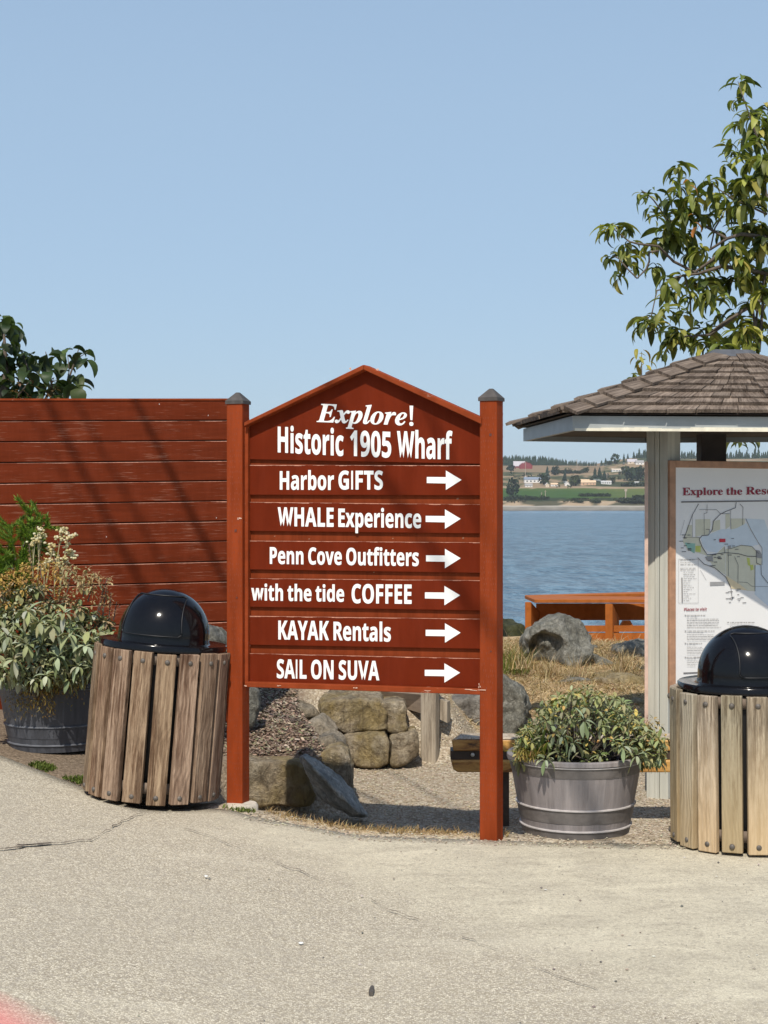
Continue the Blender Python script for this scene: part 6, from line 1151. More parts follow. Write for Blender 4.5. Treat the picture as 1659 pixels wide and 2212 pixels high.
fr = MB(); pbox(fr, 0, fw, 0, .045, pz0, pz1); pbox(fr, pw-fw, pw, 0, .045, pz0, pz1); pbox(fr, fw+.0005, pw-fw-.0005, 0.0005, .045, pz1-fw*.9, pz1); pbox(fr, fw+.0005, pw-fw-.0005, 0.0005, .045, pz0, pz0+fw); bevel(fr.build('frame', M['frame'], ks), .003)
lay = [0]
def ppoly(name, mat, polys):
    lay[0] += 1; m = MB()
    for j, pts in enumerate(polys):
        m.poly([pp(a, .012-.0004*lay[0]-.00002*j, z) for a, z in (on_panel(x, y, .012) for x, y in pts)])
    return m.build(name, mat, brd)
def pline(m, pts, w, k=0):
    Q = [on_panel(x, y, .012) for x, y in pts]
    for (a, z), (b, z2) in zip(Q, Q[1:]):
        L = math.hypot(b-a, z2-z) or 1; nx_, nz = -(z2-z)/L*w/2, (b-a)/L*w/2; d = .012-.0004*lay[0]-.00001*len(m.f)
        m.poly([pp(a-nx_, d, z-nz), pp(b-nx_, d, z2-nz), pp(b+nx_, d, z2+nz), pp(a+nx_, d, z+nz)])
ppoly('map_water', m_flat('map_pale_blue', (.60, .68, .74)), [[(370, 760), (440, 740), (560, 690), (700, 680), (790, 630), (910, 830), (840, 845), (740, 830), (640, 865), (590, 838), (520, 905), (440, 895), (390, 850)], [(780, 590), (960, 600), (993, 700), (1050, 700), (1050, 1450), (870, 1290), (870, 1020), (935, 1020), (935, 860)]])
ppoly('map_land', m_flat('map_beige', (.62, .61, .48)), [[(322, 598), (460, 594), (462, 650), (440, 745), (380, 745), (322, 760)], [(488, 612), (550, 600), (552, 690), (470, 718)], [(600, 545), (640, 545), (642, 660), (600, 690)], [(648, 590), (780, 590), (778, 640), (700, 680), (648, 690)], [(252, 650), (292, 650), (292, 762), (225, 764)], [(215, 767), (358, 762), (368, 800), (400, 870), (425, 930), (250, 880), (205, 800)], [(425, 932), (520, 913), (590, 845), (600, 880), (600, 1110), (490, 1040)], [(604, 870), (740, 836), (840, 846), (900, 900), (932, 940), (932, 1015), (878, 1020), (870, 1262), (800, 1255), (720, 1190), (604, 1112)]])
ppoly('map_park', m_flat('map_teal', (.26, .47, .40)), [[(222, 812), (320, 820), (314, 912), (260, 882)]])
M['olive'] = m_flat('map_olive', (.50, .55, .14))
for pl_ in ([(322, 842), (370, 842), (370, 900), (322, 895)], [(795, 950), (822, 955), (830, 1030), (805, 1020)], [(825, 1020), (855, 1015), (858, 1060), (832, 1070)]): ppoly('map_field', M['olive'], [pl_])
ppoly('map_spit', m_flat('map_cream', (.74, .62, .40)), [[(600, 1115), (720, 1190), (800, 1252), (650, 1235)]])
ppoly('map_village', m_flat('map_grey', (.30, .30, .30)), [[(410, 945), (480, 930), (485, 990), (430, 980)], [(880, 880), (912, 885), (932, 920), (932, 958), (880, 950)], [(620, 840), (650, 838), (645, 870), (622, 875)], [(455, 1175), (590, 1172), (590, 1205), (455, 1210)]])
ppoly('map_marker', m_flat('map_red', (.55, .03, .05)), [[(541, 776), (597, 776), (597, 808), (541, 808)]])
lay[0] += 1; m = MB()
for pts, w in (([(350, 455), (290, 560), (235, 720), (212, 770)], .004), ([(428, 460), (428, 535), (400, 545), (402, 745)], .0025), ([(355, 508), (515, 508), (550, 545), (640, 545)], .0025), ([(697, 440), (690, 490), (600, 525), (550, 550), (485, 615), (478, 690), (440, 742), (380, 748), (355, 780), (380, 850), (430, 925), (520, 915), (600, 905), (720, 915), (800, 938), (880, 940)], .0045), ([(730, 455), (760, 485), (755, 650)], .003), ([(645, 515), (648, 690)], .0025), ([(785, 590), (830, 690), (905, 820), (935, 860), (935, 1020)], .003), ([(870, 1020), (870, 1260)], .004), ([(590, 850), (590, 905)], .003), ([(622, 870), (625, 1120)], .003), ([(680, 940), (715, 1020), (712, 1190)], .003), ([(885, 890), (885, 1000), (925, 1020), (930, 1110), (993, 1190)], .004), ([(720, 1175), (800, 1180), (840, 1215), (993, 1218)], .002), ([(293, 560), (292, 760)], .002), ([(212, 765), (360, 762)], .002), ([(340, 950), (400, 1010), (500, 1045), (600, 1130), (645, 1220), (660, 1330)], .004), ([(640, 870), (740, 836), (840, 846), (905, 915)], .003), ([(218, 605), (178, 750)], .0015), ([(365, 1065), (420, 1160)], .0015), ([(165, 965), (345, 965), (345, 1370), (165, 1370), (165, 965)], .0015), ([(415, 690), (450, 690), (450, 720)], .003)):
    pline(m, pts, w)
rr_ = random.Random(12)
for i in range(46):
    x, y = pick((rr_.uniform(400, 760), rr_.uniform(760, 1060)), (rr_.uniform(580, 760), rr_.uniform(1240, 1370)), (rr_.uniform(170, 260), rr_.uniform(740, 900)), (rr_.uniform(440, 560), rr_.uniform(920, 1060))); L = rr_.uniform(12, 45); pline(m, [(x, y), (x+L, y-1)], .004)
m.build('map_lines', m_flat('map_dark_lines', (.10, .10, .11)), brd)
lay[0] += 1; m = MB()
pline(m, [(188, 437), (1200, 424)], .009); pline(m, [(208, 2016), (700, 1996)], .007); pline(m, [(195, 1135), (198, 1365)], .008)
def smallprint(x0, x1, y, w=.0028):
    x = x0
    while x < x1: L = rr_.uniform(10, 34); pline(m, [(x, y), (min(x1, x+L), y-.4)], w*rr_.uniform(.7, 1.1)); x += L+rr_.uniform(4, 9)
for y in (972, 995, 1015, 1048, 1065): smallprint(180, rr_.uniform(270, 330), y)
for k in range(14): smallprint(208, 208+rr_.uniform(30, 125), 1085+k*20, .0025)
for (y, rows_, xe) in ((1483, 0, 410), (1628, 0, 495), (1741, 0, 380), (1870, 0, 375)):
    smallprint(236, xe, y, .004); smallprint(240, lerp(240, xe, .6), y+16, .0022); pline(m, [(220, y), (230, y)], .006)
for (y0, n_, xe) in ((1518, 6, 560), (1663, 4, 500), (1778, 5, 400), (1905, 4, 355)):
    for k in range(n_): smallprint(240, xe-rr_.uniform(0, 40), y0+k*15, .0028)
smallprint(635, 870, 1548, .004); smallprint(635, 720, 1562, .0022); pline(m, [(612, 1548), (624, 1548)], .006); smallprint(635, 900, 1585, .0028)
m.build('map_text', m_flat('map_text_grey', (.16, .15, .15)), brd)
lay[0] += 1; m = MB()
def ptext(body, x0, x1, base0, base1, cap, font, **kw):
    a0, z0 = on_panel(x0, base0, .012); a1, z1 = on_panel(x1, base1, .012); zc = on_panel(x0, base0-cap, .012)[1]-z0; sl_ = (z1-z0)/(a1-a0)
    put_text(m, body, font, lambda a, da, z: pp(a, .012-.0004*lay[0], z+sl_*da), zc, a0, a1, z0, **kw)
ptext('Explore', 200, 573, 375, 371, 72, 'B', bold=4); ptext('the', 605, 752, 371, 369, 70, 'B', bold=4); ptext('Reserve', 786, 1190, 368, 364, 74, 'B', bold=4)
ptext('Places to visit', 213, 425, 1442, 1438, 27, 'S', bold=2, shear=.18)
m.build('map_title', m_flat('map_dark_red_text', (.27, .015, .04)), brd)

# ------------------------------------------------------------------ planting
def rosette(mb, c, n, L, Wd, cols, axis=Vector((0, 0, 1)), el=(-.2, .9), droop=(.3, 1.0), shape=.9, fold=.3, seg=5):
    axis = axis.normalized(); u = axis.cross(Vector((.3, 1, .1))).normalized(); w = axis.cross(u); a0 = rnd.uniform(0, 6.28)
    for k in range(n):
        a = a0+k*2.4+rnd.uniform(-.3, .3); e = lerp(el[1], el[0], k/max(1, n-1))+rnd.uniform(-.15, .15)
        d = (u*math.cos(a)+w*math.sin(a))*math.cos(e)+axis*math.sin(e)
        l = L*rnd.uniform(.65, 1.15)*(lerp(.55, 1, k/max(1, n-1))); mb.col = jit(pick(*cols), .22)
        mb.leaf(Vector(c)+d*.008, d, l, Wd*l/L*rnd.uniform(.85, 1.15), rnd.uniform(*droop), fold, shape, seg, rnd.uniform(-.3, .3))
SAGE = ((.26, .29, .16), (.32, .35, .22), (.18, .21, .10), (.40, .43, .31), (.29, .31, .15), (.35, .33, .17), (.21, .23, .10))
SAGEY = ((.20, .24, .09), (.27, .31, .15), (.14, .18, .06), (.35, .37, .22), (.33, .33, .13), (.50, .38, .12), (.24, .28, .13), (.36, .33, .17), (.22, .25, .12), (.30, .33, .19))
# right barrel: sage with yellowing leaves
sg = empty('sage_shrub', BR+Vector((0, 0, .35))); tag(sg, 'bushy sage with green and yellowing leaves growing in the grey barrel right of the sign', 'plant')
lf = MB(); stm = MB()
cen = at(1275, 1640, 7.8)
for i in range(430):
    k = i/430; px = rnd.uniform(1118, 1432); Y = 7.8+rnd.uniform(-.28, .24)
    top = interp([(1110, 1610), (1140, 1560), (1170, 1520), (1215, 1492), (1265, 1478), (1310, 1486), (1350, 1510), (1390, 1560), (1440, 1600)], px)
    py = lerp(top+8, 1648, rnd.random()**1.15); c = at(px, py, Y)
    ax = Vector((c.x-cen.x, (Y-7.8)*1.2-.12, .30)).normalized()
    rosette(lf, c, rnd.randint(6, 9), rnd.uniform(.045, .075), .024, SAGEY, ax, (-.5, 1.0), (.3, 1.1))
    if i % 3 == 0:
        b = at(lerp(1230, px, .35), 1648, 7.8+(Y-7.8)*.4); b.z = .33; stm.col = jit((.17, .13, .09)); stm.tube([b, b.lerp(c, .5)+Vector((rnd.gauss(0, .015), rnd.gauss(0, .015), .02)), c], [.005, .004, .002], 5)
for i in range(14):
    c = at(rnd.uniform(1385, 1438), rnd.uniform(1545, 1610), 7.75+rnd.uniform(-.08, .08)); rosette(lf, c, 7, .045, .014, ((.40, .30, .12), (.30, .22, .10), (.25, .27, .12), (.45, .36, .2)), Vector((.5, -.4, .6)))
for (px, py, n) in ((1262, 1556, 8), (1238, 1606, 10), (1345, 1612, 9), (1178, 1640, 9), (1375, 1632, 8), (1215, 1590, 7)):
    rosette(lf, at(px, py, 7.47), n, .095, .034, ((.25, .29, .16), (.33, .37, .24), (.2, .24, .12)), Vector((.1, -.8, .5)), (-.5, .9), (.5, 1.3))
lf.build('leaves', M['sage'], sg, smooth=True); stm.build('stems', M['bark'], sg)
m = MB()
for (px, py, n) in ((1325, 1484, 20), (1277, 1492, 14), (1310, 1500, 18), (1372, 1525, 14), (1400, 1560, 14)):
    p = at(px, py, 7.75); m = MB()
    for k in range(n): m.col = jit(pick((.20, .09, .07), (.3, .17, .1), (.12, .08, .07)), .2); q = p+Vector((rnd.gauss(0, .008), rnd.gauss(0, .008), rnd.gauss(0, .018))); rosette(m, q, 2, .014, .007, ((.22, .11, .08), (.32, .2, .12)), Vector((rnd.gauss(0, 1), rnd.gauss(0, 1), 1)), seg=2)
    m.build('seed_head', M['dry'], sg)
m = MB()
for k in range(150):
    p = at(rnd.uniform(1310, 1350), rnd.uniform(1605, 1648), 7.6+rnd.uniform(0, .1)); m.col = jit((.075, .065, .08), .3); blade(m, p, rnd.uniform(.02, .05), rnd.uniform(.005, .03), .0025)
m.build('dry_tuft', M['dry'], sg)
ir = empty('strap_leaf_plant', at(1140, 1645, 7.62)); tag(ir, 'strappy yellow green leaved plant at the left rim of the grey barrel', 'plant'); m = MB()
for (x1, y1, x2, y2, w, cl) in ((1150, 1640, 1098, 1588, .010, (.10, .14, .03)), (1152, 1640, 1118, 1566, .008, (.12, .16, .04)), (1150, 1642, 1095, 1612, .024, (.62, .56, .06)), (1165, 1640, 1152, 1560, .016, (.10, .15, .03)), (1168, 1640, 1172, 1555, .018, (.12, .17, .04)), (1160, 1640, 1148, 1600, .03, (.42, .44, .08)), (1156, 1645, 1130, 1605, .018, (.40, .40, .07)), (1172, 1642, 1180, 1590, .02, (.22, .26, .05)), (1182, 1645, 1190, 1600, .016, (.14, .2, .04)), (1146, 1646, 1120, 1630, .012, (.5, .42, .1)), (1150, 1646, 1096, 1640, .012, (.14, .17, .05)), (1175, 1645, 1163, 1615, .02, (.36, .38, .07))):
    a, b = at(x1, y1, 7.58), at(x2, y2, 7.52+rnd.uniform(-.03, .03)); d = (b-a); m.col = jit(cl, .1); m.leaf(a, d+Vector((0, 0, .3*d.length)), d.length*1.06, w, .7, .35, .7, 7)
for k in range(120):
    m.col = jit(pick((.40, .27, .10), (.32, .2, .08), (.45, .38, .12), (.2, .2, .06)), .2); blade(m, at(rnd.uniform(1112, 1175), rnd.uniform(1628, 1648), 7.5+rnd.uniform(0, .12)), rnd.uniform(.015, .06), rnd.uniform(.01, .05), .003)
m.build('leaves', M['leaf'], ir, smooth=True)
# left barrel
lfp = empty('sage_shrub', BL+Vector((0, 0, .33))); tag(lfp, 'large grey green sage spilling over the dark barrel planter beside the left bin', 'plant')
lf = MB(); stm = MB(); cen = at(120, 1440, 9.05)
for i in range(400):
    px = rnd.uniform(-45, 238); top = interp([(-50, 1290), (0, 1268), (60, 1262), (110, 1275), (160, 1300), (200, 1320), (245, 1350)], px); bot = interp([(-50, 1455), (0, 1470), (60, 1475), (140, 1478), (200, 1470), (245, 1420)], px)
    f_ = rnd.random(); py = lerp(top, bot, f_); Y = 9.0-.36*math.sin(max(.15, min(1, f_*1.1))*math.pi/2)+rnd.uniform(-.05, .12); c = at(px, py, Y)
    ax = Vector(((c.x-cen.x)*1.2, -.55, .55-.35*f_)).normalized()
    cols = SAGE if f_ > .18 or rnd.random() < .6 else ((.38, .30, .17), (.34, .24, .13))
    rosette(lf, c, rnd.randint(7, 10), rnd.uniform(.06, .105)*(.75 if f_ < .25 else 1), .034, cols, ax, (-.6, 1.0), (.4, 1.3))
    if i % 5 == 0: b = BL+Vector((rnd.uniform(-.2, .2), rnd.uniform(-.2, .2), .35)); stm.tube([b, b.lerp(c, .6)+Vector((0, 0, .06)), c], [.007, .005, .003], 5)
for (px, py) in ((115, 1355), (60, 1395), (30, 1425), (125, 1420), (150, 1372), (185, 1395), (85, 1345), (170, 1440), (18, 1375), (100, 1460), (60, 1320), (140, 1325)):
    rosette(lf, at(px, py, 8.52), 11, .125, .045, SAGE[:5], Vector((.0, -.8, .5)), (-.7, .9), (.6, 1.5))
lf.build('leaves', M['sage'], lfp, smooth=True); stm.build('stems', M['bark'], lfp)
dr = empty('dried_flower_clump', BL+Vector((0, -.1, .6))); tag(dr, 'dried brown and ochre flower clump above the sage in front of the fence', 'plant'); m = MB(); stm = MB()
for i in range(230):
    px = rnd.gauss(150, 55) if i % 3 else rnd.uniform(-20, 60); top = interp([(-20, 1250), (60, 1215), (90, 1205), (140, 1225), (175, 1225), (235, 1245)], px); py = top+abs(rnd.gauss(0, 45))
    if py > 1400 or px > 245: continue
    c = at(px, py, 8.95+rnd.uniform(-.2, .12)); o_ = ((.46, .31, .09), (.40, .24, .09)) if px < 130 else ((.44, .33, .18), (.38, .27, .13), (.48, .39, .22), (.30, .19, .10), (.33, .30, .15))
    rosette(m, c, rnd.randint(5, 8), rnd.uniform(.02, .045), .018, o_, Vector((rnd.gauss(0, .6), -.5, .7)), (-.5, 1.1), (0, 1.0), seg=3)
for (x0, y0, x1, y1) in ((205, 1340, 232, 1248), (190, 1300, 205, 1240), (222, 1330, 230, 1265), (235, 1340, 240, 1280), (180, 1290, 182, 1240), (145, 1280, 155, 1225), (245, 1340, 252, 1300), (215, 1320, 222, 1272), (90, 1250, 84, 1195), (70, 1230, 62, 1175), (120, 1260, 118, 1200)):
    a, b = at(x0, y0, 8.9), at(x1, y1, 8.9); stm.tube([a, b], [.004, .002], 4)
    for k in range(16):
        q = a.lerp(b, rnd.uniform(.35, 1))+Vector((rnd.gauss(0, .008), rnd.gauss(0, .008), 0)); rosette(m, q, 3, .02, .010, ((.44, .31, .17), (.36, .22, .11), (.25, .12, .08)), Vector((rnd.gauss(0, 1), -.5, 1)), seg=2)
m.build('flowers', M['dry'], dr); stm.build('stems', M['bark'], dr)
pe = empty('white_flower_stems', BL+Vector((.02, 0, .8))); tag(pe, 'upright stems with clusters of small cream white flowers in front of the fence', 'plant'); m = MB(); stm = MB()
def head(c, n, r):
    for k in range(n):
        q = Vector(c)+Vector((rnd.gauss(0, r), rnd.gauss(0, r), rnd.gauss(0, r*.7))); m.col = jit(pick((.66, .58, .34), (.72, .66, .46), (.58, .49, .24)), .1); rr = rnd.uniform(.007, .011); ids = []
        for lat in (-.9, -.3, .4, 1.1):
            ids.append([m.vert(q+Vector((rr*math.cos(lat)*math.cos(a*1.0472), rr*math.cos(lat)*math.sin(a*1.0472), rr*.8*math.sin(lat)))) for a in range(6)])
        for i0, i1 in zip(ids, ids[1:]):
            for a in range(6): m.face([i0[a], i0[(a+1) % 6], i1[(a+1) % 6], i1[a]])
        m.face(ids[-1]); m.face(ids[0][::-1])
for (pts, heads) in (([(118, 1290), (118, 1240), (128, 1180), (136, 1140)], [(122, 1160), (130, 1148), (138, 1140), (141, 1150), (117, 1178), (108, 1184)]), ([(126, 1300), (132, 1240), (142, 1190), (150, 1150)], [(148, 1160), (155, 1158), (142, 1165), (146, 1178), (152, 1190), (148, 1196)]), ([(126, 1290), (136, 1235), (148, 1210), (160, 1196)], [(160, 1195), (154, 1203), (140, 1208), (137, 1212)]), ([(100, 1260), (108, 1215), (112, 1190)], [(110, 1196), (104, 1210), (112, 1212)]), ([(80, 1270), (84, 1210), (82, 1150)], [(80, 1160), (88, 1142), (92, 1156), (86, 1170)]), ([(70, 1270), (72, 1215), (76, 1160)], [(76, 1165), (70, 1175)]), ([(128, 1250), (130, 1222), (126, 1206)], [(126, 1206), (132, 1214), (128, 1222)]), ([(95, 1280), (96, 1240), (100, 1215)], [(98, 1220), (92, 1228)])):
    P = [at(x, y, 9.1) for x, y in pts]; stm.tube(P, [.005, .004, .003, .002][:len(P)], 5)
    for (x, y) in heads: c = at(x, y, 9.1+rnd.uniform(-.03, .03)); stm.tube([P[-2], P[-2].lerp(c, .6)-Vector((0, 0, .006)), c], [.002, .0015, .001], 4); head(c, 9, .012)
m.build('flower_heads', M['dry'], pe, smooth=True); stm.build('stems', m_simple('pale_stems', (.36, .33, .18), .8, 30, .2), pe)
hb = empty('trailing_dry_moss', BL+Vector((-.05, -.33, .25))); tag(hb, 'tangle of dry ochre trailing growth hanging over the dark barrel rim', 'plant'); m = MB()
for i in range(1500):
    px = rnd.gauss(75, 48); d_ = abs(rnd.gauss(0, 1)); py = 1462+d_*38*(1 if abs(px-65) < 55 else .5)
    if px > 190 or py > 1550: continue
    Y = 9.05-math.sqrt(max(.002, .35**2-((px-122)/F*9.05)**2))-rnd.uniform(.0, .05) if abs((px-122)/F*9.05) < .35 else 8.95
    m.col = jit(pick((.34, .22, .055), (.26, .16, .05), (.42, .30, .10), (.16, .10, .04), (.30, .24, .07)), .2); c = at(px, py, Y); rosette(m, c, 2, rnd.uniform(.015, .035), .008, (m.col,), Vector((rnd.gauss(0, 1), -.6, rnd.gauss(0, .7))), seg=2)
m.build('strands', M['dry'], hb)
fir = empty('young_fir', at(25, 1400, 9.35)); tag(fir, 'young green fir with soft upturned sprays at the left edge before the fence', 'tree'); m = MB(); stm = MB()
for (pts, L) in (([(22, 1300), (40, 1225), (62, 1160), (66, 1102)], .05), ([(50, 1180), (64, 1150), (84, 1112)], .04), ([(54, 1172), (80, 1152), (104, 1134)], .04), ([(40, 1200), (70, 1186), (100, 1178)], .05), ([(34, 1215), (60, 1208), (86, 1200)], .045), ([(30, 1220), (10, 1190), (-25, 1170)], .05), ([(34, 1210), (24, 1160), (26, 1138)], .04), ([(30, 1230), (10, 1215), (-25, 1215)], .05), ([(30, 1240), (52, 1230), (72, 1222)], .045), ([(22, 1260), (0, 1245), (-30, 1250)], .05), ([(15, 1300), (5, 1280), (-20, 1270)], .06), ([(15, 1320), (22, 1290), (20, 1250)], .06), ([(0, 1330), (5, 1290), (2, 1230)], .06), ([(24, 1250), (46, 1246), (60, 1250)], .04), ([(-20, 1300), (-10, 1240), (-5, 1180)], .06)):
    P = [at(x, y, 9.2+rnd.uniform(-.05, .05)) for x, y in pts]; stm.tube(P, [.006, .004, .002, .002][:len(P)], 5)
    segs = list(zip(P, P[1:]))
    for a, b in list(segs):
        for q_ in range(3):
            o_ = a.lerp(b, rnd.uniform(.2, 1)); dd = (b-a).normalized(); sd_ = dd.cross(Vector((0, -1, .2))).normalized()*(1 if q_ % 2 else -1)
            segs.append((o_, o_+(dd*.8+sd_*.9+Vector((0, rnd.uniform(-.5, .3), .1))).normalized()*rnd.uniform(.06, .12)))
    for a, b in segs:
        n_ = int((b-a).length/.0007); dd = (b-a).normalized()
        for k in range(n_):
            q = a.lerp(b, k/n_); rad = Vector((rnd.gauss(0, 1), rnd.gauss(0, 1), rnd.gauss(0, 1))); d = (dd*.9+rad.normalized()*.9).normalized(); l = L*rnd.uniform(.6, 1.0)
            m.col = jit(pick((.22, .34, .05), (.16, .26, .04), (.30, .42, .08), (.10, .17, .03)), .2); s = d.cross(rad).normalized()*.0028; m.poly([q-s, q+s, q+d*l*.7+s*.8, q+d*l, q+d*l*.7-s*.8])
m.build('needles', M['leaf'], fir); stm.build('trunk', M['bark'], fir)
# weeds on the mulch bed
for (x, y, Y, r_, lab) in ((225, 660, 10.3, .10, 'green leafy weed near the left post on the mulch bed'), (320, 640, 10.2, .08, 'larger green weed in the middle of the mulch bed'), (300, 320, 11.4, .08, 'green weed at the far side of the mulch bed'), (680, 680, 10.1, .035, 'tiny green weed beside the near edging stone')):
    px, py = z6((x, y))[0]; c = at(px, py, Y); w = empty('weed', c); tag(w, lab, 'weed', 'weeds on the mulch bed'); m = MB()
    for k in range(7): rosette(m, c+Vector((rnd.gauss(0, r_*.5), rnd.gauss(0, r_*.5), rnd.uniform(-.01, .03))), 7, r_*.7, r_*.4, ((.16, .20, .06), (.22, .26, .09), (.11, .15, .04)), Vector((rnd.gauss(0, .3), -.2, 1)), (-.2, .8))
    m.build('leaves', M['leaf'], w, smooth=True)

# ------------------------------------------------------------------ trees
def twig(mb, P, r0, r1): mb.col = (1, 1, 1); n = len(P); mb.tube(P, [lerp(r0, r1, i/(n-1)) for i in range(n)], 6)
CH = ((.15, .18, .03), (.22, .25, .05), (.09, .115, .022), (.31, .32, .07), (.19, .22, .04), (.40, .38, .09), (.06, .085, .018))
def whorl(mb, c, n, L, cols=CH, wd=.36):
    for k in range(n):
        a = k*2.4+rnd.uniform(-.4, .4); e = rnd.uniform(-.5, .45); d = Vector((math.cos(a)*math.cos(e), math.sin(a)*math.cos(e)*.8, math.sin(e)))
        l = L*rnd.uniform(.45, 1.2); mb.col = jit(pick(*cols), .25); mb.leaf(Vector(c)+Vector((rnd.gauss(0, .018), rnd.gauss(0, .02), rnd.gauss(0, .022))), d, l, l*wd*rnd.uniform(.75, 1.1), rnd.uniform(.8, 2.1), rnd.uniform(.15, .7), .85, 6, rnd.uniform(-.5, .5))
TY = 12.0
def z8(x, y, Y=TY): return at((1850+x/2.011)/1.507, (200+y/2.011)/1.507, Y)
ct_ = empty('cherry_tree', at(1760, 1700, 12.2)); tag(ct_, 'tree with long drooping cherry like leaves rising behind the map kiosk', 'tree')
CL = [(1120,130,6),(1090,260,4),(1190,340,10),(1110,400,6),(1250,360,8),(1200,470,12),(1290,430,8),(1050,540,5),(1070,610,5),(1140,610,4),(1250,520,8),(1180,660,8),(1270,640,8),(1020,690,4),(720,690,6),(690,760,4),(790,760,3),(730,830,5),(480,870,6),(550,850,4),(530,980,4),(590,1000,4),(690,900,8),(800,900,7),(930,790,7),(850,880,6),(960,900,8),(1030,880,7),(1100,820,8),(1180,780,10),(1260,760,10),(660,1000,8),(760,1010,8),(860,1000,6),(900,1020,5),(1050,980,8),(1140,930,10),(1240,900,10),(290,1080,9),(240,1080,3),(370,1080,6),(340,1200,3),(410,1180,4),(540,1190,5),(400,1270,6),(270,1280,5),(410,1330,4),(320,1400,5),(640,1090,10),(700,1140,12),(620,1180,8),(790,1130,8),(850,1230,9),(790,1260,9),(1000,1120,5),(1150,1080,9),(1250,1080,12),(1060,1210,12),(1000,1280,10),(1120,1300,12),(1220,1230,10),(1290,1180,10),(1150,1400,8),(1080,1420,10),(1230,1390,10),(570,1340,6),(640,1420,6),(740,1400,6),(830,1430,8),(900,1420,8),(960,1450,8),(620,1530,4),(700,1520,5),(780,1530,5),(880,1530,8),(940,1560,6),(1030,1540,4),(1280,1500,10),(1180,1560,7),(650,1620,6),(750,1640,6),(510,1710,13),(570,1690,5),(660,1740,6),(720,1780,12),(690,1830,10),(780,1800,8),(860,1760,6),(930,1740,6),(880,1840,8),(1000,1700,5),(1080,1660,6),(1150,1690,6),(1150,1770,14),(1080,1800,8),(1220,1720,8),(1200,1830,8),(1280,1700,4),(1300,1790,4),(1000,1860,7),(940,1890,6)]
lf = MB(); br = MB()
for (x, y, n) in CL: whorl(lf, z8(x, y, TY+rnd.uniform(-.45, .45)), int(n*1.8), .178 if n > 5 else .14)
for (x, y, n) in [c_ for c_ in CL if c_[2] > 8]: whorl(lf, z8(x+rnd.gauss(0, 45), y+rnd.gauss(0, 45), TY+.3+rnd.uniform(-.3, .5)), 7, .16)
for i in range(110): whorl(lf, z8(rnd.uniform(1320, 2300), rnd.uniform(250, 1900), TY+rnd.uniform(-.9, .9)), 9, .16)
for (x, y, n) in ((470, 1900, 3), (450, 1940, 4), (510, 1940, 3), (440, 2030, 4), (510, 2010, 3), (420, 2060, 4)): whorl(lf, z8(x, y, 11.6), n, .11, ((.42, .34, .05), (.30, .30, .05), (.20, .22, .04), (.48, .33, .07)))
for (x, y) in ((830, 1040), (860, 1075), (800, 770)): whorl(lf, z8(x, y, 11.5), 2, .1, ((.55, .22, .05),))
for (x, y) in ((1720, 640), (1800, 690), (1850, 650)): whorl(lf, z8(x-620, y+1510, 11.9), 5, .15)
for (px, py, n) in ((1582, 945, 3), (1598, 948, 3), (1612, 945, 3)): whorl(lf, at(px, py, 12.2), n, .17, ((.16, .18, .05), (.24, .25, .07), (.10, .13, .03)))
for pts, r0, r1 in ((((2080, 4560), (2040, 3300), (2000, 2300), (1900, 1500), (1750, 1000), (1500, 500)), .09, .02), (((1900, 1500), (1400, 1480), (1130, 1640), (930, 1790), (760, 1800)), .024, .006), (((1900, 1400), (1320, 1390), (1010, 1340), (850, 1390), (760, 1400), (640, 1430)), .022, .006), (((1800, 1150), (1300, 1150), (1130, 1130), (1040, 1160), (930, 1230), (790, 1260)), .02, .007), (((1010, 1250), (830, 1380), (690, 1310), (590, 1210), (460, 1195), (400, 1180), (300, 1100)), .014, .005), (((590, 1240), (530, 1250), (530, 1310), (510, 1360), (450, 1420), (380, 1350), (330, 1290), (290, 1270)), .010, .005), (((1040, 1160), (900, 1080), (830, 1000), (660, 1050), (560, 910), (510, 860), (480, 850)), .012, .003), (((860, 1050), (760, 1010), (735, 900), (735, 830), (720, 690)), .01, .003), (((1750, 1000), (1300, 900), (1250, 600), (1230, 480), (1160, 280), (1110, 130)), .018, .003), (((1280, 1500), (1250, 1900), (1220, 1800), (1240, 1600), (1290, 1400)), .012, .010), (((740, 1400), (700, 1470), (580, 1500), (545, 1660), (510, 1690)), .009, .004), (((480, 2160), (480, 2000), (480, 1900)), .006, .002), (((1010, 1010), (960, 1090), (930, 1230)), .008, .006), (((800, 1680), (800, 1540), (760, 1400)), .008, .007), (((1300, 1000), (1080, 900), (930, 800)), .009, .003), (((1130, 1640), (1000, 1720), (900, 1800)), .012, .006), (((1250, 1880), (1225, 1760), (1200, 1560)), .014, .01)):
    twig(br, [z8(x, y, TY+.1*math.sin(x*.01)) for x, y in pts], r0, r1)
tw = [at(1620, 925, 12.2), at(1600, 940, 12.2), at(1625, 955, 12.2), at(1659, 945, 12.2), at(1700, 930, 12.2)]; twig(br, tw, .006, .01)
lf.build('crown', M['leaf'], ct_, smooth=True); br.build('trunk', M['bark'], ct_, smooth=True)
lt = empty('broadleaf_tree', at(-60, 1500, 12.8)); tag(lt, 'dark broad heart leaved tree top showing above the left end of the fence', 'tree')
DK = ((.035, .060, .016), (.05, .08, .02), (.025, .045, .014), (.085, .12, .03), (.04, .065, .018))
lf = MB(); br = MB()
def z1(x, y, Y=12.6): return at(x/1.952/1.507, (950+y/1.952)/1.507, Y)
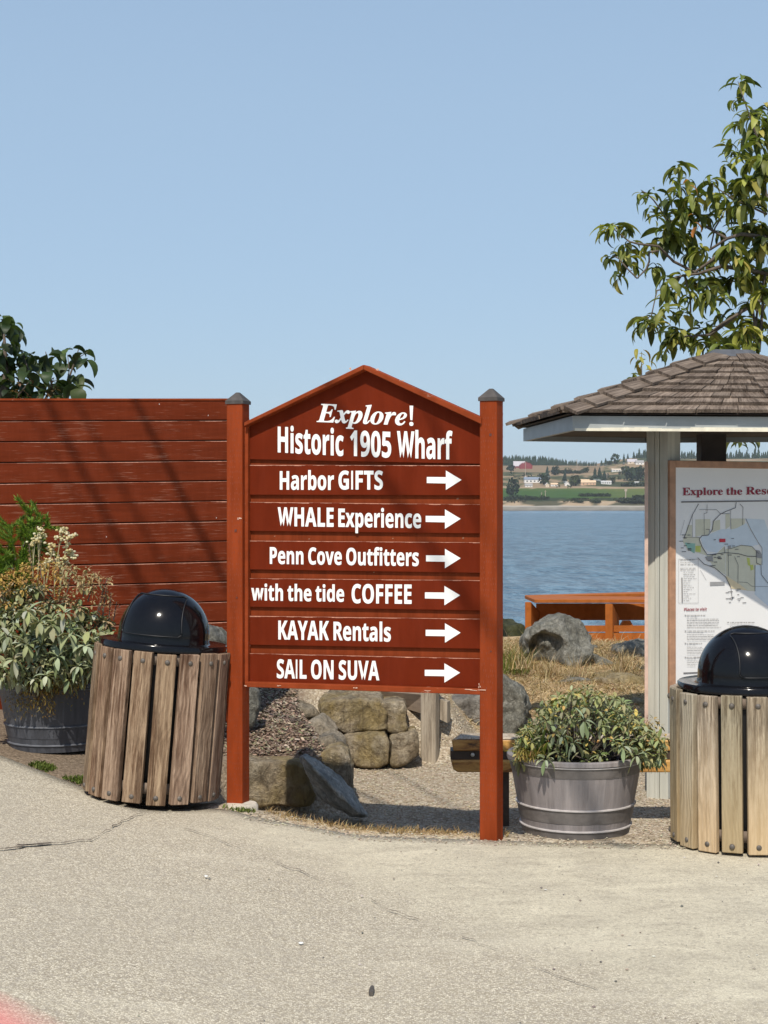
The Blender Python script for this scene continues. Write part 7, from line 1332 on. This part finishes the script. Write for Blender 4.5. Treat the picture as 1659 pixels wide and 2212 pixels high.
for (x, y, n) in [(10,170,5),(60,200,4),(90,180,2),(90,240,3),(80,300,4),(20,270,5),(30,360,5),(0,430,6),(60,420,5),(110,470,4),(140,390,3),(150,400,4),(200,400,3),(190,450,3),(170,520,4),(60,550,5),(20,520,6),(110,600,5),(200,580,4),(180,640,4),(240,560,3),(60,660,5),(0,620,5),(290,390,2),(260,450,3),(340,395,3),(330,470,4),(350,530,4),(400,480,3),(420,410,3),(450,360,3),(520,400,2),(560,390,2),(520,440,4),(430,520,3),(380,590,4),(330,600,4),(440,600,4),(490,560,3),(490,610,3),(300,650,4),(380,670,3),(250,650,4),(120,660,5),(430,660,3),(-60,250,6),(-60,450,6),(-80,620,6),(-150,300,6),(-160,520,6)]:
    whorl(lf, z1(x, y, 12.6+rnd.uniform(-.3, .3)), int(n*1.2), .155, DK, .75)
for pts, r0, r1 in ((((-190, 2950), (-150, 1400), (0, 760), (40, 500), (20, 170)), .07, .006), (((60, 720), (200, 560), (150, 400)), .012, .004), (((250, 760), (330, 600), (300, 440), (290, 380)), .014, .003), (((380, 760), (420, 600), (480, 430), (505, 345)), .014, .003), (((480, 430), (560, 380)), .005, .002), (((420, 600), (440, 500), (430, 400)), .006, .003), (((-150, 1400), (240, 900), (420, 700), (440, 640)), .03, .01)): twig(br, [z1(*p) for p in pts], r0, r1)
for k in range(40): rosette(lf, z1(pick(210, 320, 100, 130, 350)+rnd.gauss(0, 22), pick(560, 670, 600, 630, 665)+rnd.gauss(0, 14), 12.4), 3, .045, .025, ((.28, .16, .07), (.2, .12, .06)), seg=3)
lf.build('crown', M['leaf'], lt, smooth=True); br.build('trunk', M['bark'], lt, smooth=True)

# ------------------------------------------------------------------ small things on the pavement, and the cables overhead
p = on_apron(803, 2146); m = MB(); m.tube([p+Vector((-.002, -.036, .009)), p+Vector((0, 0, .0105)), p+Vector((.001, .04, .008))], [.008, .0095, .0075], 8); tag(m.build('wood_stub', m_simple('charred_stub', (.08, .07, .06), .8, 60, .4)), 'short dark stub of wood lying on the bare concrete in the foreground', 'stick')
for i, (px, py, lab) in enumerate(((445, 1897, 'flat white chip on the concrete, the one below the pavement crack'), (650, 2042, 'small white chip on the concrete near the middle of the pavement'))):
    q = on_apron(px, py); m = MB(); b = [q+Vector((.010*math.cos(a)*rnd.uniform(.6, 1.1), .011*math.sin(a)*rnd.uniform(.6, 1.1), .007)) for a in [k*1.05 for k in range(6)]]; m.hexa(b, [v+Vector((0, 0, .004)) for v in b]); tag(m.build('white_chip', M['white']), lab, 'litter')
def cable(p1, p2, H, r, label):       # a straight cable at height H whose shadow runs from p1 to p2
    q1 = p1+S*((H-p1.z)/S.z); q2 = p2+S*((H-p2.z)/S.z); d = (q2-q1).normalized(); m = MB(); m.tube([q1-d*3.5, q1.lerp(q2, .5), q2+d*1.2], r, 8)
    tag(m.build('utility_cable', M['cable']), label, 'cable', 'utility cables overhead')
M['cable'] = m_simple('black_cable', (.02, .02, .02), .6, 30, .2)
def on_fence(px, py): r = at(px, py, 1)-EYE; return EYE+r*((fA-EYE).dot(fN)/r.dot(fN))
def on_sgn(px, py): r = at(px, py, 1)-EYE; return EYE+r*((O+N*D0-EYE).dot(N)/r.dot(N))
for a, b, H, r, lb in ((on_fence(108, 880), on_fence(325, 1300), 8.6, .021, 'thick black utility cable overhead, shading the left of the fence'), (on_fence(172, 880), on_fence(300, 1120), 8.3, .011, 'thin black utility cable overhead, shading the middle of the fence'), (on_fence(60, 880), on_fence(250, 1230), 8.9, .008, 'thinnest black utility cable overhead, shading the far left of the fence'), (on_sgn(705, 850), on_sgn(1035, 1340), 7.8, .020, 'black utility cable overhead, shading the middle of the sign'), (on_sgn(985, 1020), on_sgn(1040, 1140), 7.6, .010, 'black utility cable overhead, shading the right of the sign')):
    cable(a, b, H, r, lb)

# ------------------------------------------------------------------ the air over the cove
hz = MB(); hz.hexa([(-1100, -30, -5), (2100, -30, -5), (2100, 2800, -5), (-1100, 2800, -5)], [(-1100, -30, 130), (2100, -30, 130), (2100, 2800, 130), (-1100, 2800, 130)])
hm_ = bpy.data.materials.new('haze'); hm_.use_nodes = True; hn = hm_.node_tree; hn.nodes.remove(hn.nodes['Principled BSDF'])
pv = hn.nodes.new('ShaderNodeVolumePrincipled'); pv.inputs['Color'].default_value = (.86, .93, 1, 1); pv.inputs['Density'].default_value = .00008; pv.inputs['Anisotropy'].default_value = 0
hn.links.new(pv.outputs[0], hn.nodes['Material Output'].inputs['Volume'])
tag(hz.build('haze', hm_, origin=(0, 0, 0)), kind='stuff')
